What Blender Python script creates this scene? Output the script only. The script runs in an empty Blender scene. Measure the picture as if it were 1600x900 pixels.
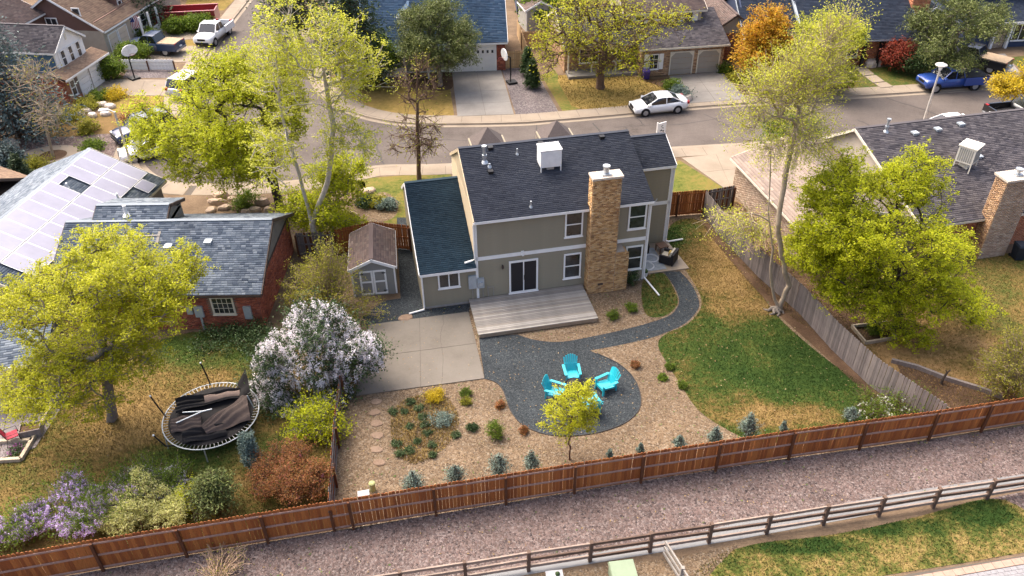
# Aerial view of a suburban back yard: house, yard, fences, street and neighbours (metres, camera above the origin).
import bpy, math, random
import numpy as np
from mathutils import Matrix, Vector

scene = bpy.context.scene
COL = scene.collection
# ---------------------------------------------------------------- camera
cam = bpy.data.cameras.new('camera')
cam.sensor_width = 36.0
cam.lens = 28.352
cam.clip_end = 2000.0
camo = bpy.data.objects.new('camera', cam)
COL.objects.link(camo)
TH, RO, CH = 0.636772, 0.012666, 27.536
R_ = Vector((1, 0, 0)); U_ = Vector((0, math.sin(TH), math.cos(TH))); F_ = Vector((0, math.cos(TH), -math.sin(TH)))
X_ = R_ * math.cos(RO) - U_ * math.sin(RO); Y_ = R_ * math.sin(RO) + U_ * math.cos(RO)
mw = Matrix((X_, Y_, -F_)).transposed().to_4x4()
mw.translation = (0, 0, CH)
camo.matrix_world = mw
scene.camera = camo
# ---------------------------------------------------------------- sky, sun, exposure
SUN_AZ, SUN_EL = math.radians(-48), math.radians(56)      # azimuth from +y towards +x
world = bpy.data.worlds.new('World')
scene.world = world
world.use_nodes = True
wn = world.node_tree
bg = wn.nodes['Background']
sky = wn.nodes.new('ShaderNodeTexSky')
sky.sky_type = 'NISHITA'
sky.sun_disc = False
sky.sun_elevation = SUN_EL
sky.sun_rotation = SUN_AZ
sky.dust_density = 7.0
sky.air_density = 0.7
sky.ozone_density = 0.6
wn.links.new(sky.outputs[0], bg.inputs[0])
bg.inputs[1].default_value = 0.15
sl = bpy.data.lights.new('sun', 'SUN')
sl.energy = 1.05
sl.angle = math.radians(55)
sl.color = (1.0, 0.91, 0.78)
so = bpy.data.objects.new('sun', sl)
COL.objects.link(so)
sdir = Vector((math.sin(SUN_AZ) * math.cos(SUN_EL), math.cos(SUN_AZ) * math.cos(SUN_EL), math.sin(SUN_EL)))
so.rotation_euler = (-sdir).to_track_quat('-Z', 'Y').to_euler()
so.location = (-30, 30, 40)
vs = scene.view_settings
vs.view_transform = 'Standard'
vs.look = 'None'
vs.gamma = 1.0
vs.use_curve_mapping = False
vs.exposure = 1.62
scene.cycles.max_bounces = 6
scene.cycles.transparent_max_bounces = 6

# ---------------------------------------------------------------- materials
MATS = {}
def new_mat(name):
    m = bpy.data.materials.new(name); m.use_nodes = True
    nt = m.node_tree; MATS[name] = m
    return m, nt, nt.nodes['Principled BSDF'], nt.nodes.new, nt.links.new

def rgb(c): return (c[0], c[1], c[2], 1.0)
def sc_(c, k): return tuple(min(1, x * k) for x in c)

def M(name, base, rough=0.8, var=0.18, scale=3.0, bump=0.0, bscale=40.0, metal=0.0, spec=0.3, stretch=None):
    """plain surface: colour with two scales of noise, optional fine relief"""
    m, nt, b, N, L = new_mat(name)
    b.inputs['Roughness'].default_value = rough
    b.inputs['Metallic'].default_value = metal
    b.inputs['Specular IOR Level'].default_value = spec
    tc = N('ShaderNodeTexCoord'); src = tc.outputs['Object']
    if stretch:
        mp = N('ShaderNodeMapping'); mp.inputs['Scale'].default_value = stretch
        L(src, mp.inputs[0]); src = mp.outputs[0]
    n = N('ShaderNodeTexNoise'); n.inputs['Scale'].default_value = scale; n.inputs['Detail'].default_value = 6; n.inputs['Roughness'].default_value = .65
    L(src, n.inputs['Vector'])
    r = N('ShaderNodeValToRGB'); e = r.color_ramp.elements
    e[0].position = .3; e[0].color = rgb(sc_(base, 1 - var)); e[1].position = .7; e[1].color = rgb(sc_(base, 1 + var))
    L(n.outputs[0], r.inputs[0]); L(r.outputs[0], b.inputs['Base Color'])
    if bump:
        n2 = N('ShaderNodeTexNoise'); n2.inputs['Scale'].default_value = bscale; n2.inputs['Detail'].default_value = 4
        L(src, n2.inputs['Vector'])
        bp = N('ShaderNodeBump'); bp.inputs['Strength'].default_value = bump; bp.inputs['Distance'].default_value = .02
        L(n2.outputs[0], bp.inputs['Height']); L(bp.outputs[0], b.inputs['Normal'])
    return m

def MI(name, cols, rough=0.8, noise=0.25, scale=1.2, transl=0.0, spec=0.25):
    """a mass of small pieces: each loose piece takes its own colour from the list"""
    m, nt, b, N, L = new_mat(name)
    b.inputs['Roughness'].default_value = rough
    b.inputs['Specular IOR Level'].default_value = spec
    ge = N('ShaderNodeNewGeometry')
    r = N('ShaderNodeValToRGB'); e = r.color_ramp.elements
    k = len(cols)
    while len(e) < k: e.new(.5)
    for i, c in enumerate(cols):
        e[i].position = i / max(1, k - 1); e[i].color = rgb(c)
    L(ge.outputs['Random Per Island'], r.inputs[0])
    n = N('ShaderNodeTexNoise'); n.inputs['Scale'].default_value = scale; n.inputs['Detail'].default_value = 3
    L(ge.outputs['Position'], n.inputs['Vector'])
    mr = N('ShaderNodeMapRange'); mr.inputs[1].default_value = .3; mr.inputs[2].default_value = .7
    mr.inputs[3].default_value = 1 - noise; mr.inputs[4].default_value = 1 + noise
    L(n.outputs[0], mr.inputs[0])
    mx = N('ShaderNodeMix'); mx.data_type = 'RGBA'; mx.blend_type = 'MULTIPLY'; mx.inputs[0].default_value = 1
    L(r.outputs[0], mx.inputs[6]); L(mr.outputs[0], mx.inputs[7])
    L(mx.outputs[2], b.inputs['Base Color'])
    if transl:
        t = N('ShaderNodeBsdfTranslucent'); L(mx.outputs[2], t.inputs[0])
        ms = N('ShaderNodeMixShader'); ms.inputs[0].default_value = transl
        L(b.outputs[0], ms.inputs[1]); L(t.outputs[0], ms.inputs[2])
        L(ms.outputs[0], nt.nodes['Material Output'].inputs[0])
    return m

def MG(name, stops, scale=0.35, patches=(), bump=.6, bscale=25, fine=9.0, fine_amt=.35, rough=.95, island=False):
    """ground cover by world position: a ramp driven by broad noise + named patches (x, y, rx, ry, amount)"""
    m, nt, b, N, L = new_mat(name)
    b.inputs['Roughness'].default_value = rough; b.inputs['Specular IOR Level'].default_value = .1
    ge = N('ShaderNodeNewGeometry'); pos = ge.outputs['Position']
    flat = N('ShaderNodeVectorMath'); flat.operation = 'MULTIPLY'; flat.inputs[1].default_value = (1, 1, 0)
    L(pos, flat.inputs[0]); pos = flat.outputs[0]
    n = N('ShaderNodeTexNoise'); n.inputs['Scale'].default_value = scale; n.inputs['Detail'].default_value = 8; n.inputs['Roughness'].default_value = .7
    L(pos, n.inputs['Vector']); cur = n.outputs[0]
    f = N('ShaderNodeTexNoise'); f.inputs['Scale'].default_value = fine; f.inputs['Detail'].default_value = 5; f.inputs['Roughness'].default_value = .7
    L(pos, f.inputs['Vector'])
    a = N('ShaderNodeMath'); a.operation = 'MULTIPLY_ADD'; a.inputs[1].default_value = fine_amt; L(f.outputs[0], a.inputs[0])
    s0 = N('ShaderNodeMath'); s0.operation = 'SUBTRACT'; s0.inputs[1].default_value = fine_amt * .5; L(cur, s0.inputs[0])
    L(s0.outputs[0], a.inputs[2]); cur = a.outputs[0]
    for (x, y, rx, ry, amt) in patches:
        s = N('ShaderNodeVectorMath'); s.operation = 'SUBTRACT'; s.inputs[1].default_value = (x, y, 0); L(pos, s.inputs[0])
        d = N('ShaderNodeVectorMath'); d.operation = 'MULTIPLY'; d.inputs[1].default_value = (1 / rx, 1 / ry, 0); L(s.outputs[0], d.inputs[0])
        ln = N('ShaderNodeVectorMath'); ln.operation = 'LENGTH'; L(d.outputs[0], ln.inputs[0])
        mr = N('ShaderNodeMapRange'); mr.interpolation_type = 'SMOOTHSTEP'
        mr.inputs[1].default_value = 1.3; mr.inputs[2].default_value = .5; mr.inputs[3].default_value = 0; mr.inputs[4].default_value = amt
        L(ln.outputs['Value'], mr.inputs[0])
        ad = N('ShaderNodeMath'); ad.operation = 'ADD'; L(cur, ad.inputs[0]); L(mr.outputs[0], ad.inputs[1]); cur = ad.outputs[0]
    r = N('ShaderNodeValToRGB'); e = r.color_ramp.elements
    while len(e) < len(stops): e.new(.5)
    for i, (p, c) in enumerate(stops): e[i].position = p; e[i].color = rgb(c)
    if island:
        ri = N('ShaderNodeMath'); ri.operation = 'MULTIPLY_ADD'; ri.inputs[1].default_value = .30; L(ge.outputs['Random Per Island'], ri.inputs[0])
        rs = N('ShaderNodeMath'); rs.operation = 'SUBTRACT'; rs.inputs[1].default_value = .13; L(cur, rs.inputs[0]); L(rs.outputs[0], ri.inputs[2]); cur = ri.outputs[0]; bump = 0
    L(cur, r.inputs[0]); L(r.outputs[0], b.inputs['Base Color'])
    if bump:
        n2 = N('ShaderNodeTexNoise'); n2.inputs['Scale'].default_value = bscale; n2.inputs['Detail'].default_value = 4; L(pos, n2.inputs['Vector'])
        bp = N('ShaderNodeBump'); bp.inputs['Strength'].default_value = bump; bp.inputs['Distance'].default_value = .04
        L(n2.outputs[0], bp.inputs['Height']); L(bp.outputs[0], b.inputs['Normal'])
    if name.startswith(('lawn', 'ground_cover')) and not island: MG(name + '_blade', stops, scale, patches, 0, bscale, fine, fine_amt, rough, True)
    return m

def MV(name, cols, scale=14.0, bump=.8, rough=.9):
    """stony ground: voronoi cells, each with its own colour"""
    m, nt, b, N, L = new_mat(name)
    b.inputs['Roughness'].default_value = rough; b.inputs['Specular IOR Level'].default_value = .2
    ge = N('ShaderNodeNewGeometry')
    v = N('ShaderNodeTexVoronoi'); v.inputs['Scale'].default_value = scale; L(ge.outputs['Position'], v.inputs['Vector'])
    sx = N('ShaderNodeSeparateColor'); L(v.outputs['Color'], sx.inputs[0])
    r = N('ShaderNodeValToRGB'); e = r.color_ramp.elements
    while len(e) < len(cols): e.new(.5)
    for i, c in enumerate(cols): e[i].position = i / (len(cols) - 1); e[i].color = rgb(c)
    L(sx.outputs[0], r.inputs[0])
    n = N('ShaderNodeTexNoise'); n.inputs['Scale'].default_value = .5; n.inputs['Detail'].default_value = 5; L(ge.outputs['Position'], n.inputs['Vector'])
    mr = N('ShaderNodeMapRange'); mr.inputs[1].default_value = .3; mr.inputs[2].default_value = .7; mr.inputs[3].default_value = .8; mr.inputs[4].default_value = 1.2; L(n.outputs[0], mr.inputs[0])
    mx = N('ShaderNodeMix'); mx.data_type = 'RGBA'; mx.blend_type = 'MULTIPLY'; mx.inputs[0].default_value = 1
    L(r.outputs[0], mx.inputs[6]); L(mr.outputs[0], mx.inputs[7]); L(mx.outputs[2], b.inputs['Base Color'])
    bp = N('ShaderNodeBump'); bp.inputs['Strength'].default_value = bump; bp.inputs['Distance'].default_value = .03; bp.invert = True
    L(v.outputs['Distance'], bp.inputs['Height']); L(bp.outputs[0], b.inputs['Normal'])
    return m

# ---------------------------------------------------------------- mesh helpers
def mesh_np(name, verts, faces, mats, smooth=False):
    """verts (n,3) array, faces (m,k) array -> mesh"""
    verts = np.asarray(verts, np.float32); faces = np.asarray(faces, np.int32)
    me = bpy.data.meshes.new(name)
    m, k = faces.shape
    me.vertices.add(len(verts)); me.vertices.foreach_set('co', verts.ravel())
    me.loops.add(m * k); me.loops.foreach_set('vertex_index', faces.ravel())
    me.polygons.add(m); me.polygons.foreach_set('loop_start', np.arange(0, m * k, k, dtype=np.int32))
    if smooth: me.polygons.foreach_set('use_smooth', np.ones(m, bool))
    me.update(calc_edges=True)
    for q in (mats if isinstance(mats, (list, tuple)) else [mats]): me.materials.append(MATS[q] if isinstance(q, str) else q)
    return me

def link(name, data, parent=None, loc=(0, 0, 0), rz=0.0, kind=None):
    o = bpy.data.objects.new(name, data); COL.objects.link(o)
    o.parent = parent; o.location = loc; o.rotation_euler = (0, 0, rz)
    if kind: o['kind'] = kind
    return o

def tag(o, label, cat, group=None):
    o['label'] = label; o['category'] = cat
    if group: o['group'] = group
    return o

def thing(name, label, cat, loc=(0, 0, 0), rz=0.0, group=None):
    if len(loc) == 2: loc = (loc[0], loc[1], 0)
    o = link(name, None, None, loc, rz); o.empty_display_size = .3
    return tag(o, label, cat, group)

def copy_tree(o, parent=None):
    c = o.copy(); COL.objects.link(c); c.parent = parent
    for ch in list(o.children): copy_tree(ch, c)
    return c

class MB:
    """collects faces of one part; T maps (a, b, c) to the part's local space"""
    def __init__(s, T=None): s.v = []; s.f = []; s.m = []; s.T = T; s.k = 0
    def add(s, vs, fs):
        n = len(s.v)
        s.v += [tuple(s.T(*p)) for p in vs] if s.T else [tuple(p) for p in vs]
        s.f += [tuple(i + n for i in f) for f in fs]; s.m += [s.k] * len(fs)
        return s
    def box(s, x0, x1, y0, y1, z0, z1):
        return s.add([(x0, y0, z0), (x1, y0, z0), (x1, y1, z0), (x0, y1, z0), (x0, y0, z1), (x1, y0, z1), (x1, y1, z1), (x0, y1, z1)],
                     [(3, 2, 1, 0), (4, 5, 6, 7), (0, 1, 5, 4), (1, 2, 6, 5), (2, 3, 7, 6), (3, 0, 4, 7)])
    def bar(s, p, q, w, h, up=(0, 0, 1)):
        """box beam from p to q"""
        p = Vector(p); q = Vector(q); d = (q - p).normalized(); u = Vector(up)
        a = d.cross(u)
        if a.length < 1e-4: a = d.cross(Vector((1, 0, 0)))
        a.normalize(); b = a.cross(d).normalized()
        a = a * (w / 2); b = b * (h / 2)
        return s.add([p - a - b, p + a - b, p + a + b, p - a + b, q - a - b, q + a - b, q + a + b, q - a + b],
                     [(0, 1, 2, 3), (7, 6, 5, 4), (4, 5, 1, 0), (5, 6, 2, 1), (6, 7, 3, 2), (7, 4, 0, 3)])
    def tube(s, pts, r, n=8, cap=True):
        pts = [Vector(p) for p in pts]; rs = r if isinstance(r, (list, tuple)) else [r] * len(pts)
        vs = []; fs = []
        for i, p in enumerate(pts):
            d = (pts[min(i + 1, len(pts) - 1)] - pts[max(i - 1, 0)]).normalized()
            a = d.cross(Vector((0, 0, 1)) if abs(d.z) < .95 else Vector((1, 0, 0))).normalized(); b = a.cross(d)
            vs += [p + (a * math.cos(t) + b * math.sin(t)) * rs[i] for t in [2 * math.pi * k / n for k in range(n)]]
        for i in range(len(pts) - 1):
            for k in range(n):
                fs.append((i * n + k, i * n + (k + 1) % n, (i + 1) * n + (k + 1) % n, (i + 1) * n + k))
        if cap: fs += [tuple(range(n))[::-1], tuple(range((len(pts) - 1) * n, len(pts) * n))]
        return s.add(vs, fs)
    def prism(s, poly, z0, z1):
        n = len(poly)
        return s.add([(x, y, z0) for x, y in poly] + [(x, y, z1) for x, y in poly],
                     [tuple(range(n))[::-1], tuple(range(n, 2 * n))] + [(i, (i + 1) % n, n + (i + 1) % n, n + i) for i in range(n)])
    def extr(s, prof, a0, a1):
        """profile of (b, c) pairs pulled along a"""
        n = len(prof)
        return s.add([(a0, b, c) for b, c in prof] + [(a1, b, c) for b, c in prof],
                     [tuple(range(n)), tuple(range(n, 2 * n))[::-1]] + [((i + 1) % n, i, n + i, n + (i + 1) % n) for i in range(n)])
    def loft(s, rings, cap=True):
        n = len(rings[0]); vs = [p for r in rings for p in r]; fs = []
        for i in range(len(rings) - 1):
            for k in range(n): fs.append((i * n + k, i * n + (k + 1) % n, (i + 1) * n + (k + 1) % n, (i + 1) * n + k))
        if cap: fs += [tuple(range(n))[::-1], tuple(range((len(rings) - 1) * n, len(rings) * n))]
        return s.add(vs, fs)
    def ball(s, c, r, nu=8, nv=5):
        r = r if isinstance(r, (tuple, list)) else (r, r, r); vs = [(c[0], c[1], c[2] - r[2])]; fs = []
        for j in range(1, nv):
            p = math.pi * j / nv
            for i in range(nu):
                t = 2 * math.pi * i / nu; vs.append((c[0] + r[0] * math.sin(p) * math.cos(t), c[1] + r[1] * math.sin(p) * math.sin(t), c[2] - r[2] * math.cos(p)))
        vs.append((c[0], c[1], c[2] + r[2])); l = len(vs) - 1
        for i in range(nu): fs.append((0, 1 + (i + 1) % nu, 1 + i)); fs.append((l, l - nu + i, l - nu + (i + 1) % nu))
        for j in range(nv - 2):
            for i in range(nu): fs.append((1 + j * nu + i, 1 + j * nu + (i + 1) % nu, 1 + (j + 1) * nu + (i + 1) % nu, 1 + (j + 1) * nu + i))
        return s.add(vs, fs)
    def mesh(s, name, mats, smooth=False):
        me = bpy.data.meshes.new(name); me.from_pydata(s.v, [], s.f)
        for q in (mats if isinstance(mats, (list, tuple)) else [mats]): me.materials.append(MATS[q])
        if s.k or any(s.m): me.polygons.foreach_set('material_index', s.m)
        if smooth: me.polygons.foreach_set('use_smooth', [True] * len(me.polygons))
        me.update(); return me
    def build(s, name, mats, parent=None, loc=(0, 0, 0), rz=0.0, smooth=False, kind=None):
        return link(name, s.mesh(name, mats, smooth), parent, loc, rz, kind)

def smooth_poly(pts, n=6, closed=True):
    """Catmull-Rom through pts"""
    out = []; k = len(pts); P = [np.array(p, float) for p in pts]
    for i in range(k if closed else k - 1):
        if closed: a, b, c, d = P[i - 1], P[i], P[(i + 1) % k], P[(i + 2) % k]
        else: a, b, c, d = P[max(i - 1, 0)], P[i], P[i + 1], P[min(i + 2, k - 1)]
        for j in range(n):
            t = j / n
            out.append(tuple(.5 * ((2 * b) + (c - a) * t + (2 * a - 5 * b + 4 * c - d) * t * t + (3 * b - a - 3 * c + d) * t ** 3)))
    if not closed: out.append(tuple(P[-1]))
    return out

def sheet(name, poly, z, mat, parent=None, kind='structure', thick=0.0):
    """flat sheet of a polygon (its own triangulation), optionally with a skirt down by thick"""
    from mathutils.geometry import tessellate_polygon
    tri = tessellate_polygon([[Vector((x, y, 0)) for x, y in poly]])
    n = len(poly); vs = [(x, y, z) for x, y in poly]; fs = []
    for t in tri:
        a, b, c = [Vector(vs[i]) for i in t]
        fs.append(tuple(t) if (b - a).cross(c - a).z > 0 else tuple(t)[::-1])
    if thick:
        vs += [(x, y, z - thick) for x, y in poly]; fs += [(i, (i + 1) % n, n + (i + 1) % n, n + i) for i in range(n)]
    me = bpy.data.meshes.new(name); me.from_pydata(vs, [], fs); me.materials.append(MATS[mat]); me.update()
    return link(name, me, parent, kind=kind if parent is None else None)

def ribbon(pts, w0, w1):
    """offset polyline to both sides: returns left, right lists"""
    P = [np.array(p, float) for p in pts]; l = []; r = []
    for i, p in enumerate(P):
        d = P[min(i + 1, len(P) - 1)] - P[max(i - 1, 0)]; d /= np.linalg.norm(d); nrm = np.array([-d[1], d[0]])
        l.append(tuple(p + nrm * w0)); r.append(tuple(p + nrm * w1))
    return l, r

def inside(pts, poly):
    x, y = pts[:, 0], pts[:, 1]; res = np.zeros(len(pts), bool); j = len(poly) - 1
    for i in range(len(poly)):
        xi, yi = poly[i]; xj, yj = poly[j]
        if yi != yj:
            res ^= ((yi > y) != (yj > y)) & (x < (xj - xi) * (y - yi) / (yj - yi) + xi)
        j = i
    return res

def scatter(poly, n, rng, holes=()):
    P = np.array(poly); lo, hi = P.min(0), P.max(0)
    q = rng.uniform(lo, hi, (int(n), 2)); k = inside(q, poly)
    for hpoly in holes: k &= ~inside(q, hpoly)
    return q[k]

def pebbles(name, poly, per_m2, size, mat, z, holes=(), seed=1, parent=None):
    """loose stones as squat four-sided lumps in one mesh"""
    rng = np.random.default_rng(seed); P = np.array(poly); lo, hi = P.min(0), P.max(0)
    q = scatter(poly, per_m2 * np.prod(hi - lo), rng, holes); n = len(q)
    a = rng.uniform(0, 6.28, n); s = size * rng.uniform(.55, 1.35, n); asp = rng.uniform(.6, 1, n)
    V = np.zeros((n, 5, 3))
    for k in range(4):
        t = a + k * math.pi / 2 + rng.normal(0, .2, n); rr = s * (asp if k % 2 else 1)
        V[:, k, 0] = q[:, 0] + rr * np.cos(t); V[:, k, 1] = q[:, 1] + rr * np.sin(t); V[:, k, 2] = z - .005
    V[:, 4, 0] = q[:, 0] + rng.normal(0, .25, n) * s; V[:, 4, 1] = q[:, 1] + rng.normal(0, .25, n) * s; V[:, 4, 2] = z + s * rng.uniform(.35, .8, n)
    b = np.arange(n)[:, None] * 5
    F = np.concatenate([b + np.array([[k, (k + 1) % 4, 4]]) for k in range(4)])
    return link(name, mesh_np(name, V.reshape(-1, 3), F, mat), parent, kind='stuff')

def blades(name, poly, per_m2, hgt, wid, mat, z, holes=(), seed=1, lean=.5):
    """grass as single triangles"""
    rng = np.random.default_rng(seed); P = np.array(poly); lo, hi = P.min(0), P.max(0)
    q = scatter(poly, per_m2 * np.prod(hi - lo), rng, holes); n = len(q)
    a = rng.uniform(0, 6.28, n); h = hgt * rng.uniform(.5, 1.3, n); w = wid * rng.uniform(.6, 1.3, n)
    V = np.zeros((n, 3, 3)); V[:, :, :2] = q[:, None]; V[:, :2, 2] = z; V[:, 2, 2] = z + h
    dx = np.stack([np.cos(a), np.sin(a)], 1) * w[:, None] / 2
    V[:, 0, :2] -= dx; V[:, 1, :2] += dx; V[:, 2, :2] += rng.normal(0, lean, (n, 2)) * h[:, None]
    return link(name, mesh_np(name, V.reshape(-1, 3), np.arange(3 * n).reshape(-1, 3), mat), kind='stuff')

# ---------------------------------------------------------------- ground materials
TANS = [(0.123, 0.0838, 0.0488), (0.171, 0.12, 0.0734), (0.098, 0.0639, 0.0384), (0.212, 0.159, 0.105), (0.147, 0.0995, 0.0591), (0.0653, 0.0438, 0.0279), (0.237, 0.191, 0.139)]
PINKS = [(0.0918, 0.0638, 0.0566), (0.152, 0.105, 0.0918), (0.0551, 0.0409, 0.0391), (0.194, 0.146, 0.13), (0.119, 0.0822, 0.0721), (0.0368, 0.0283, 0.0284), (0.23, 0.187, 0.171), (0.101, 0.0773, 0.0739)]
BLACKS = [(0.0177, 0.0228, 0.0266), (0.0325, 0.0392, 0.0443), (0.0118, 0.0145, 0.0177), (0.0502, 0.0581, 0.0633), (0.0236, 0.0291, 0.0329), (0.0768, 0.0881, 0.0918)]
GREYS = [(0.102, 0.0803, 0.0803), (0.15, 0.123, 0.123), (0.06, 0.0523, 0.0554), (0.198, 0.173, 0.166), (0.126, 0.104, 0.101)]
MI('tan_stone', TANS, noise=.22, scale=.7); MI('pink_stone', PINKS, noise=.15, scale=.5); MI('black_stone', BLACKS, noise=.15); MI('grey_stone', GREYS)
MV('tan_bed', TANS, 13); MV('pink_bed', PINKS, 12); MV('black_bed', BLACKS, 22, .5); MV('grey_bed', GREYS, 13)
G_DK, G_MD, G_OL = (.024, .048, .010), (.046, .074, .015), (.090, .085, .022)
G_DRY, G_STR, G_DIRT = (.165, .112, .038), (.235, .155, .062), (.15, .09, .05)
MG('lawn_back', [(.22, G_DK), (.42, G_MD), (.55, G_OL), (.68, G_DRY), (.85, G_STR)], .45, fine=4.5, fine_amt=.8,
   patches=[(12.63, 39.54, 2.8, 6.0, .30), (14.18, 30.88, 5.0, 3.4, -.17), (11.18, 42.02, 1.6, 2.2, -.2), (16.61, 28.94, 4, 3, -.10), (12.27, 26.84, 3.2, .9, .22), (10.42, 32.48, 1.6, 2.2, -.06)])
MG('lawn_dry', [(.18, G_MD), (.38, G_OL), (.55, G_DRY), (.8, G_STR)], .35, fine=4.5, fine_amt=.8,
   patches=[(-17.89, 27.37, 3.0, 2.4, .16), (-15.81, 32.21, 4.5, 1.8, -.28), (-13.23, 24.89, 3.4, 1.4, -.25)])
MG('lawn_right', [(.2, G_MD), (.4, G_OL), (.58, G_DRY), (.8, (.33, .205, .09))], .4, fine=4.5, fine_amt=.7,
   patches=[(21.8, 30.74, 4, 3, .22), (28.25, 37.88, 4.5, 4, -.05), (23.79, 28.81, 2, 2.6, -.12)])
MG('lawn_front', [(.2, G_DK), (.4, (.10, .115, .024)), (.55, (.17, .14, .038)), (.75, G_DRY), (.9, G_STR)], .3, fine=3, fine_amt=.7)
MG('lawn_gold', [(.15, (0.078, 0.0819, 0.0203)), (.35, (0.148, 0.113, 0.0312)), (.55, (0.234, 0.16, 0.0484)), (.8, (0.296, 0.211, 0.078))], .35, fine=3, fine_amt=.7)
MG('lawn_near', [(.25, G_DK), (.45, (.085, .095, .022)), (.58, (.20, .15, .05)), (.8, (.31, .215, .09))], .6, fine=4.5, fine_amt=.8,
   patches=[(19.25, 21.21, 1.5, .8, -.25), (15.51, 20.47, 2.4, .5, -.2), (11.37, 19.68, 2.4, .5, -.2)])
MG('soil', [(.25, (.085, .060, .040)), (.5, (.15, .105, .068)), (.75, (.23, .165, .105))], .4, fine_amt=.4)
MG('mulch', [(.25, (.045, .028, .018)), (.5, (.085, .052, .032)), (.75, (.14, .09, .055))], .8, fine=14, fine_amt=.6)
MG('scrub', [(.2, (.07, .07, .022)), (.4, (.14, .095, .035)), (.6, (.20, .125, .055)), (.8, (.26, .18, .09))], .5, fine_amt=.5)
MG('asphalt', [(.25, (.060, .050, .045)), (.45, (.105, .089, .079)), (.6, (.125, .106, .094)), (.8, (.155, .133, .118))], .22, bump=.25, bscale=60, fine=7, fine_amt=.5, rough=.9)
MG('concrete', [(.25, (0.212, 0.172, 0.13)), (.5, (0.26, 0.214, 0.163)), (.75, (0.301, 0.253, 0.197))], .5, bump=.15, bscale=50, fine=12, fine_amt=.3, rough=.85)
MG('concrete_pad', [(.25, (0.122, 0.108, 0.0889)), (.5, (0.156, 0.138, 0.116)), (.75, (0.178, 0.16, 0.136))], .45, bump=.15, bscale=50, fine=9, fine_amt=.3, rough=.85)
MG('concrete_grey', [(.25, (0.158, 0.148, 0.134)), (.5, (0.209, 0.194, 0.176)), (.75, (0.252, 0.238, 0.215))], .5, bump=.15, bscale=50, fine=12, fine_amt=.3, rough=.85)
MG('concrete_cool', [(.25, (0.165, 0.165, 0.165)), (.5, (0.198, 0.198, 0.198)), (.75, (0.227, 0.227, 0.227))], .5, bump=.15, bscale=50, fine=12, fine_amt=.3, rough=.85)
M('tar', (.045, .040, .038), .7, .3, 5)
M('edging', (.03, .03, .032), .6)
M('joint', (.10, .085, .07), .95)

# ---------------------------------------------------------------- terrain, street, kerbs
sheet('ground', [(-900, -300), (900, -300), (900, 1500), (-900, 1500)], -.30, 'scrub')
K_NEAR = smooth_poly([(57.1,60.74),(40.51,58.68),(24.82,56.5),(19.32,55.35),(12.09,54.59),(3.89,53.48),(-4.53,52.4),(-9.16,52.33),(-10.93,51.7),(-13.47,50.53),(-17.84,49.91),(-22.33,49.93),(-24.53,50.45),(-26.48,52.11),(-27.96,54.24)], 4, False)
K_WEST = smooth_poly([(-27.96,54.24),(-28.47,56.7),(-27.49,59.15),(-27.11,62.55),(-28.05,65.47),(-28.14,68.56),(-28.92,77.06),(-29.24,94.14),(-29.84,108.28),(-32.7,138.56)], 4, False)
K_FAR = smooth_poly([(62.63,68.53),(41.22,65.32),(34.67,64.43),(27.12,63.51),(20.16,62.64),(14.18,61.8),(10.34,60.91),(3.75,59.77),(0.17,59.32),(-6.6,59.37),(-10.26,60.19),(-13.24,62.13),(-16.0,65.77),(-18.54,71.73),(-21.41,80.41),(-24.69,92.05),(-29.01,108.24),(-35.78,138.74)], 4, False)
sheet('street', [(K_NEAR[0][0] + 40, K_NEAR[0][1] - 4)] + K_NEAR + K_WEST[1:] + K_FAR[::-1] + [(K_FAR[0][0] + 40, K_FAR[0][1] + 6)], -.125, 'asphalt')
sheet('terrain', K_NEAR + K_WEST[1:] + [(-140, 260), (-250, 100), (-120, -60), (120, -60), (200, 40)], 0, 'soil', thick=.2)
sheet('terrain', K_FAR[::-1] + [(220, 130), (220, 400), (-120, 400)], 0, 'soil', thick=.2)

def pavement(K, side, w=1.25, dw=.0, step=1.6, mat='concrete'):
    """kerb with gutter plus a walk of separate slabs along the kerb line"""
    a, b = ribbon(K, side * .02, side * .22)
    kb = MB(); n = len(a)
    vs = [(x, y, .012) for x, y in a] + [(x, y, .016) for x, y in b] + [(x, y, -.118) for x, y in ribbon(K, -side * .06, 0)[0]] + [(x, y, -.116) for x, y in ribbon(K, -side * .40, 0)[0]]
    fs = []
    for i in range(n - 1):
        for s, t in ((0, 1), (0, 2), (2, 3)):
            fs.append((s * n + i, s * n + i + 1, t * n + i + 1, t * n + i))
    kb.add(vs, fs); kb.build('kerb', 'concrete', kind='structure')
    i0, o0 = ribbon(K, side * .23, side * (.25 + w))
    base = sheet('sidewalk', [tuple(p) for p in i0] + [tuple(p) for p in o0[::-1]], .006, 'joint')
    # resample along the line and lay slabs
    P = np.array(K); d = np.r_[0, np.cumsum(np.linalg.norm(np.diff(P, axis=0), axis=1))]
    t = 0
    I, O = np.array(i0), np.array(o0)
    while t + step < d[-1]:
        q = []
        for A, tt in ((I, t + .012), (I, t + step - .012), (O, t + step - .012), (O, t + .012)):
            q.append((np.interp(tt, d, A[:, 0]), np.interp(tt, d, A[:, 1])))
        MB().add([(x, y, .018) for x, y in q], [(0, 1, 2, 3) if side < 0 else (3, 2, 1, 0)]).build('slab', mat, base)
        t += step
    return base
pavement(K_NEAR[:45], 1); pavement(K_FAR[:64], -1); pavement(K_NEAR[44:] + K_WEST[1:], 1)

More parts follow.
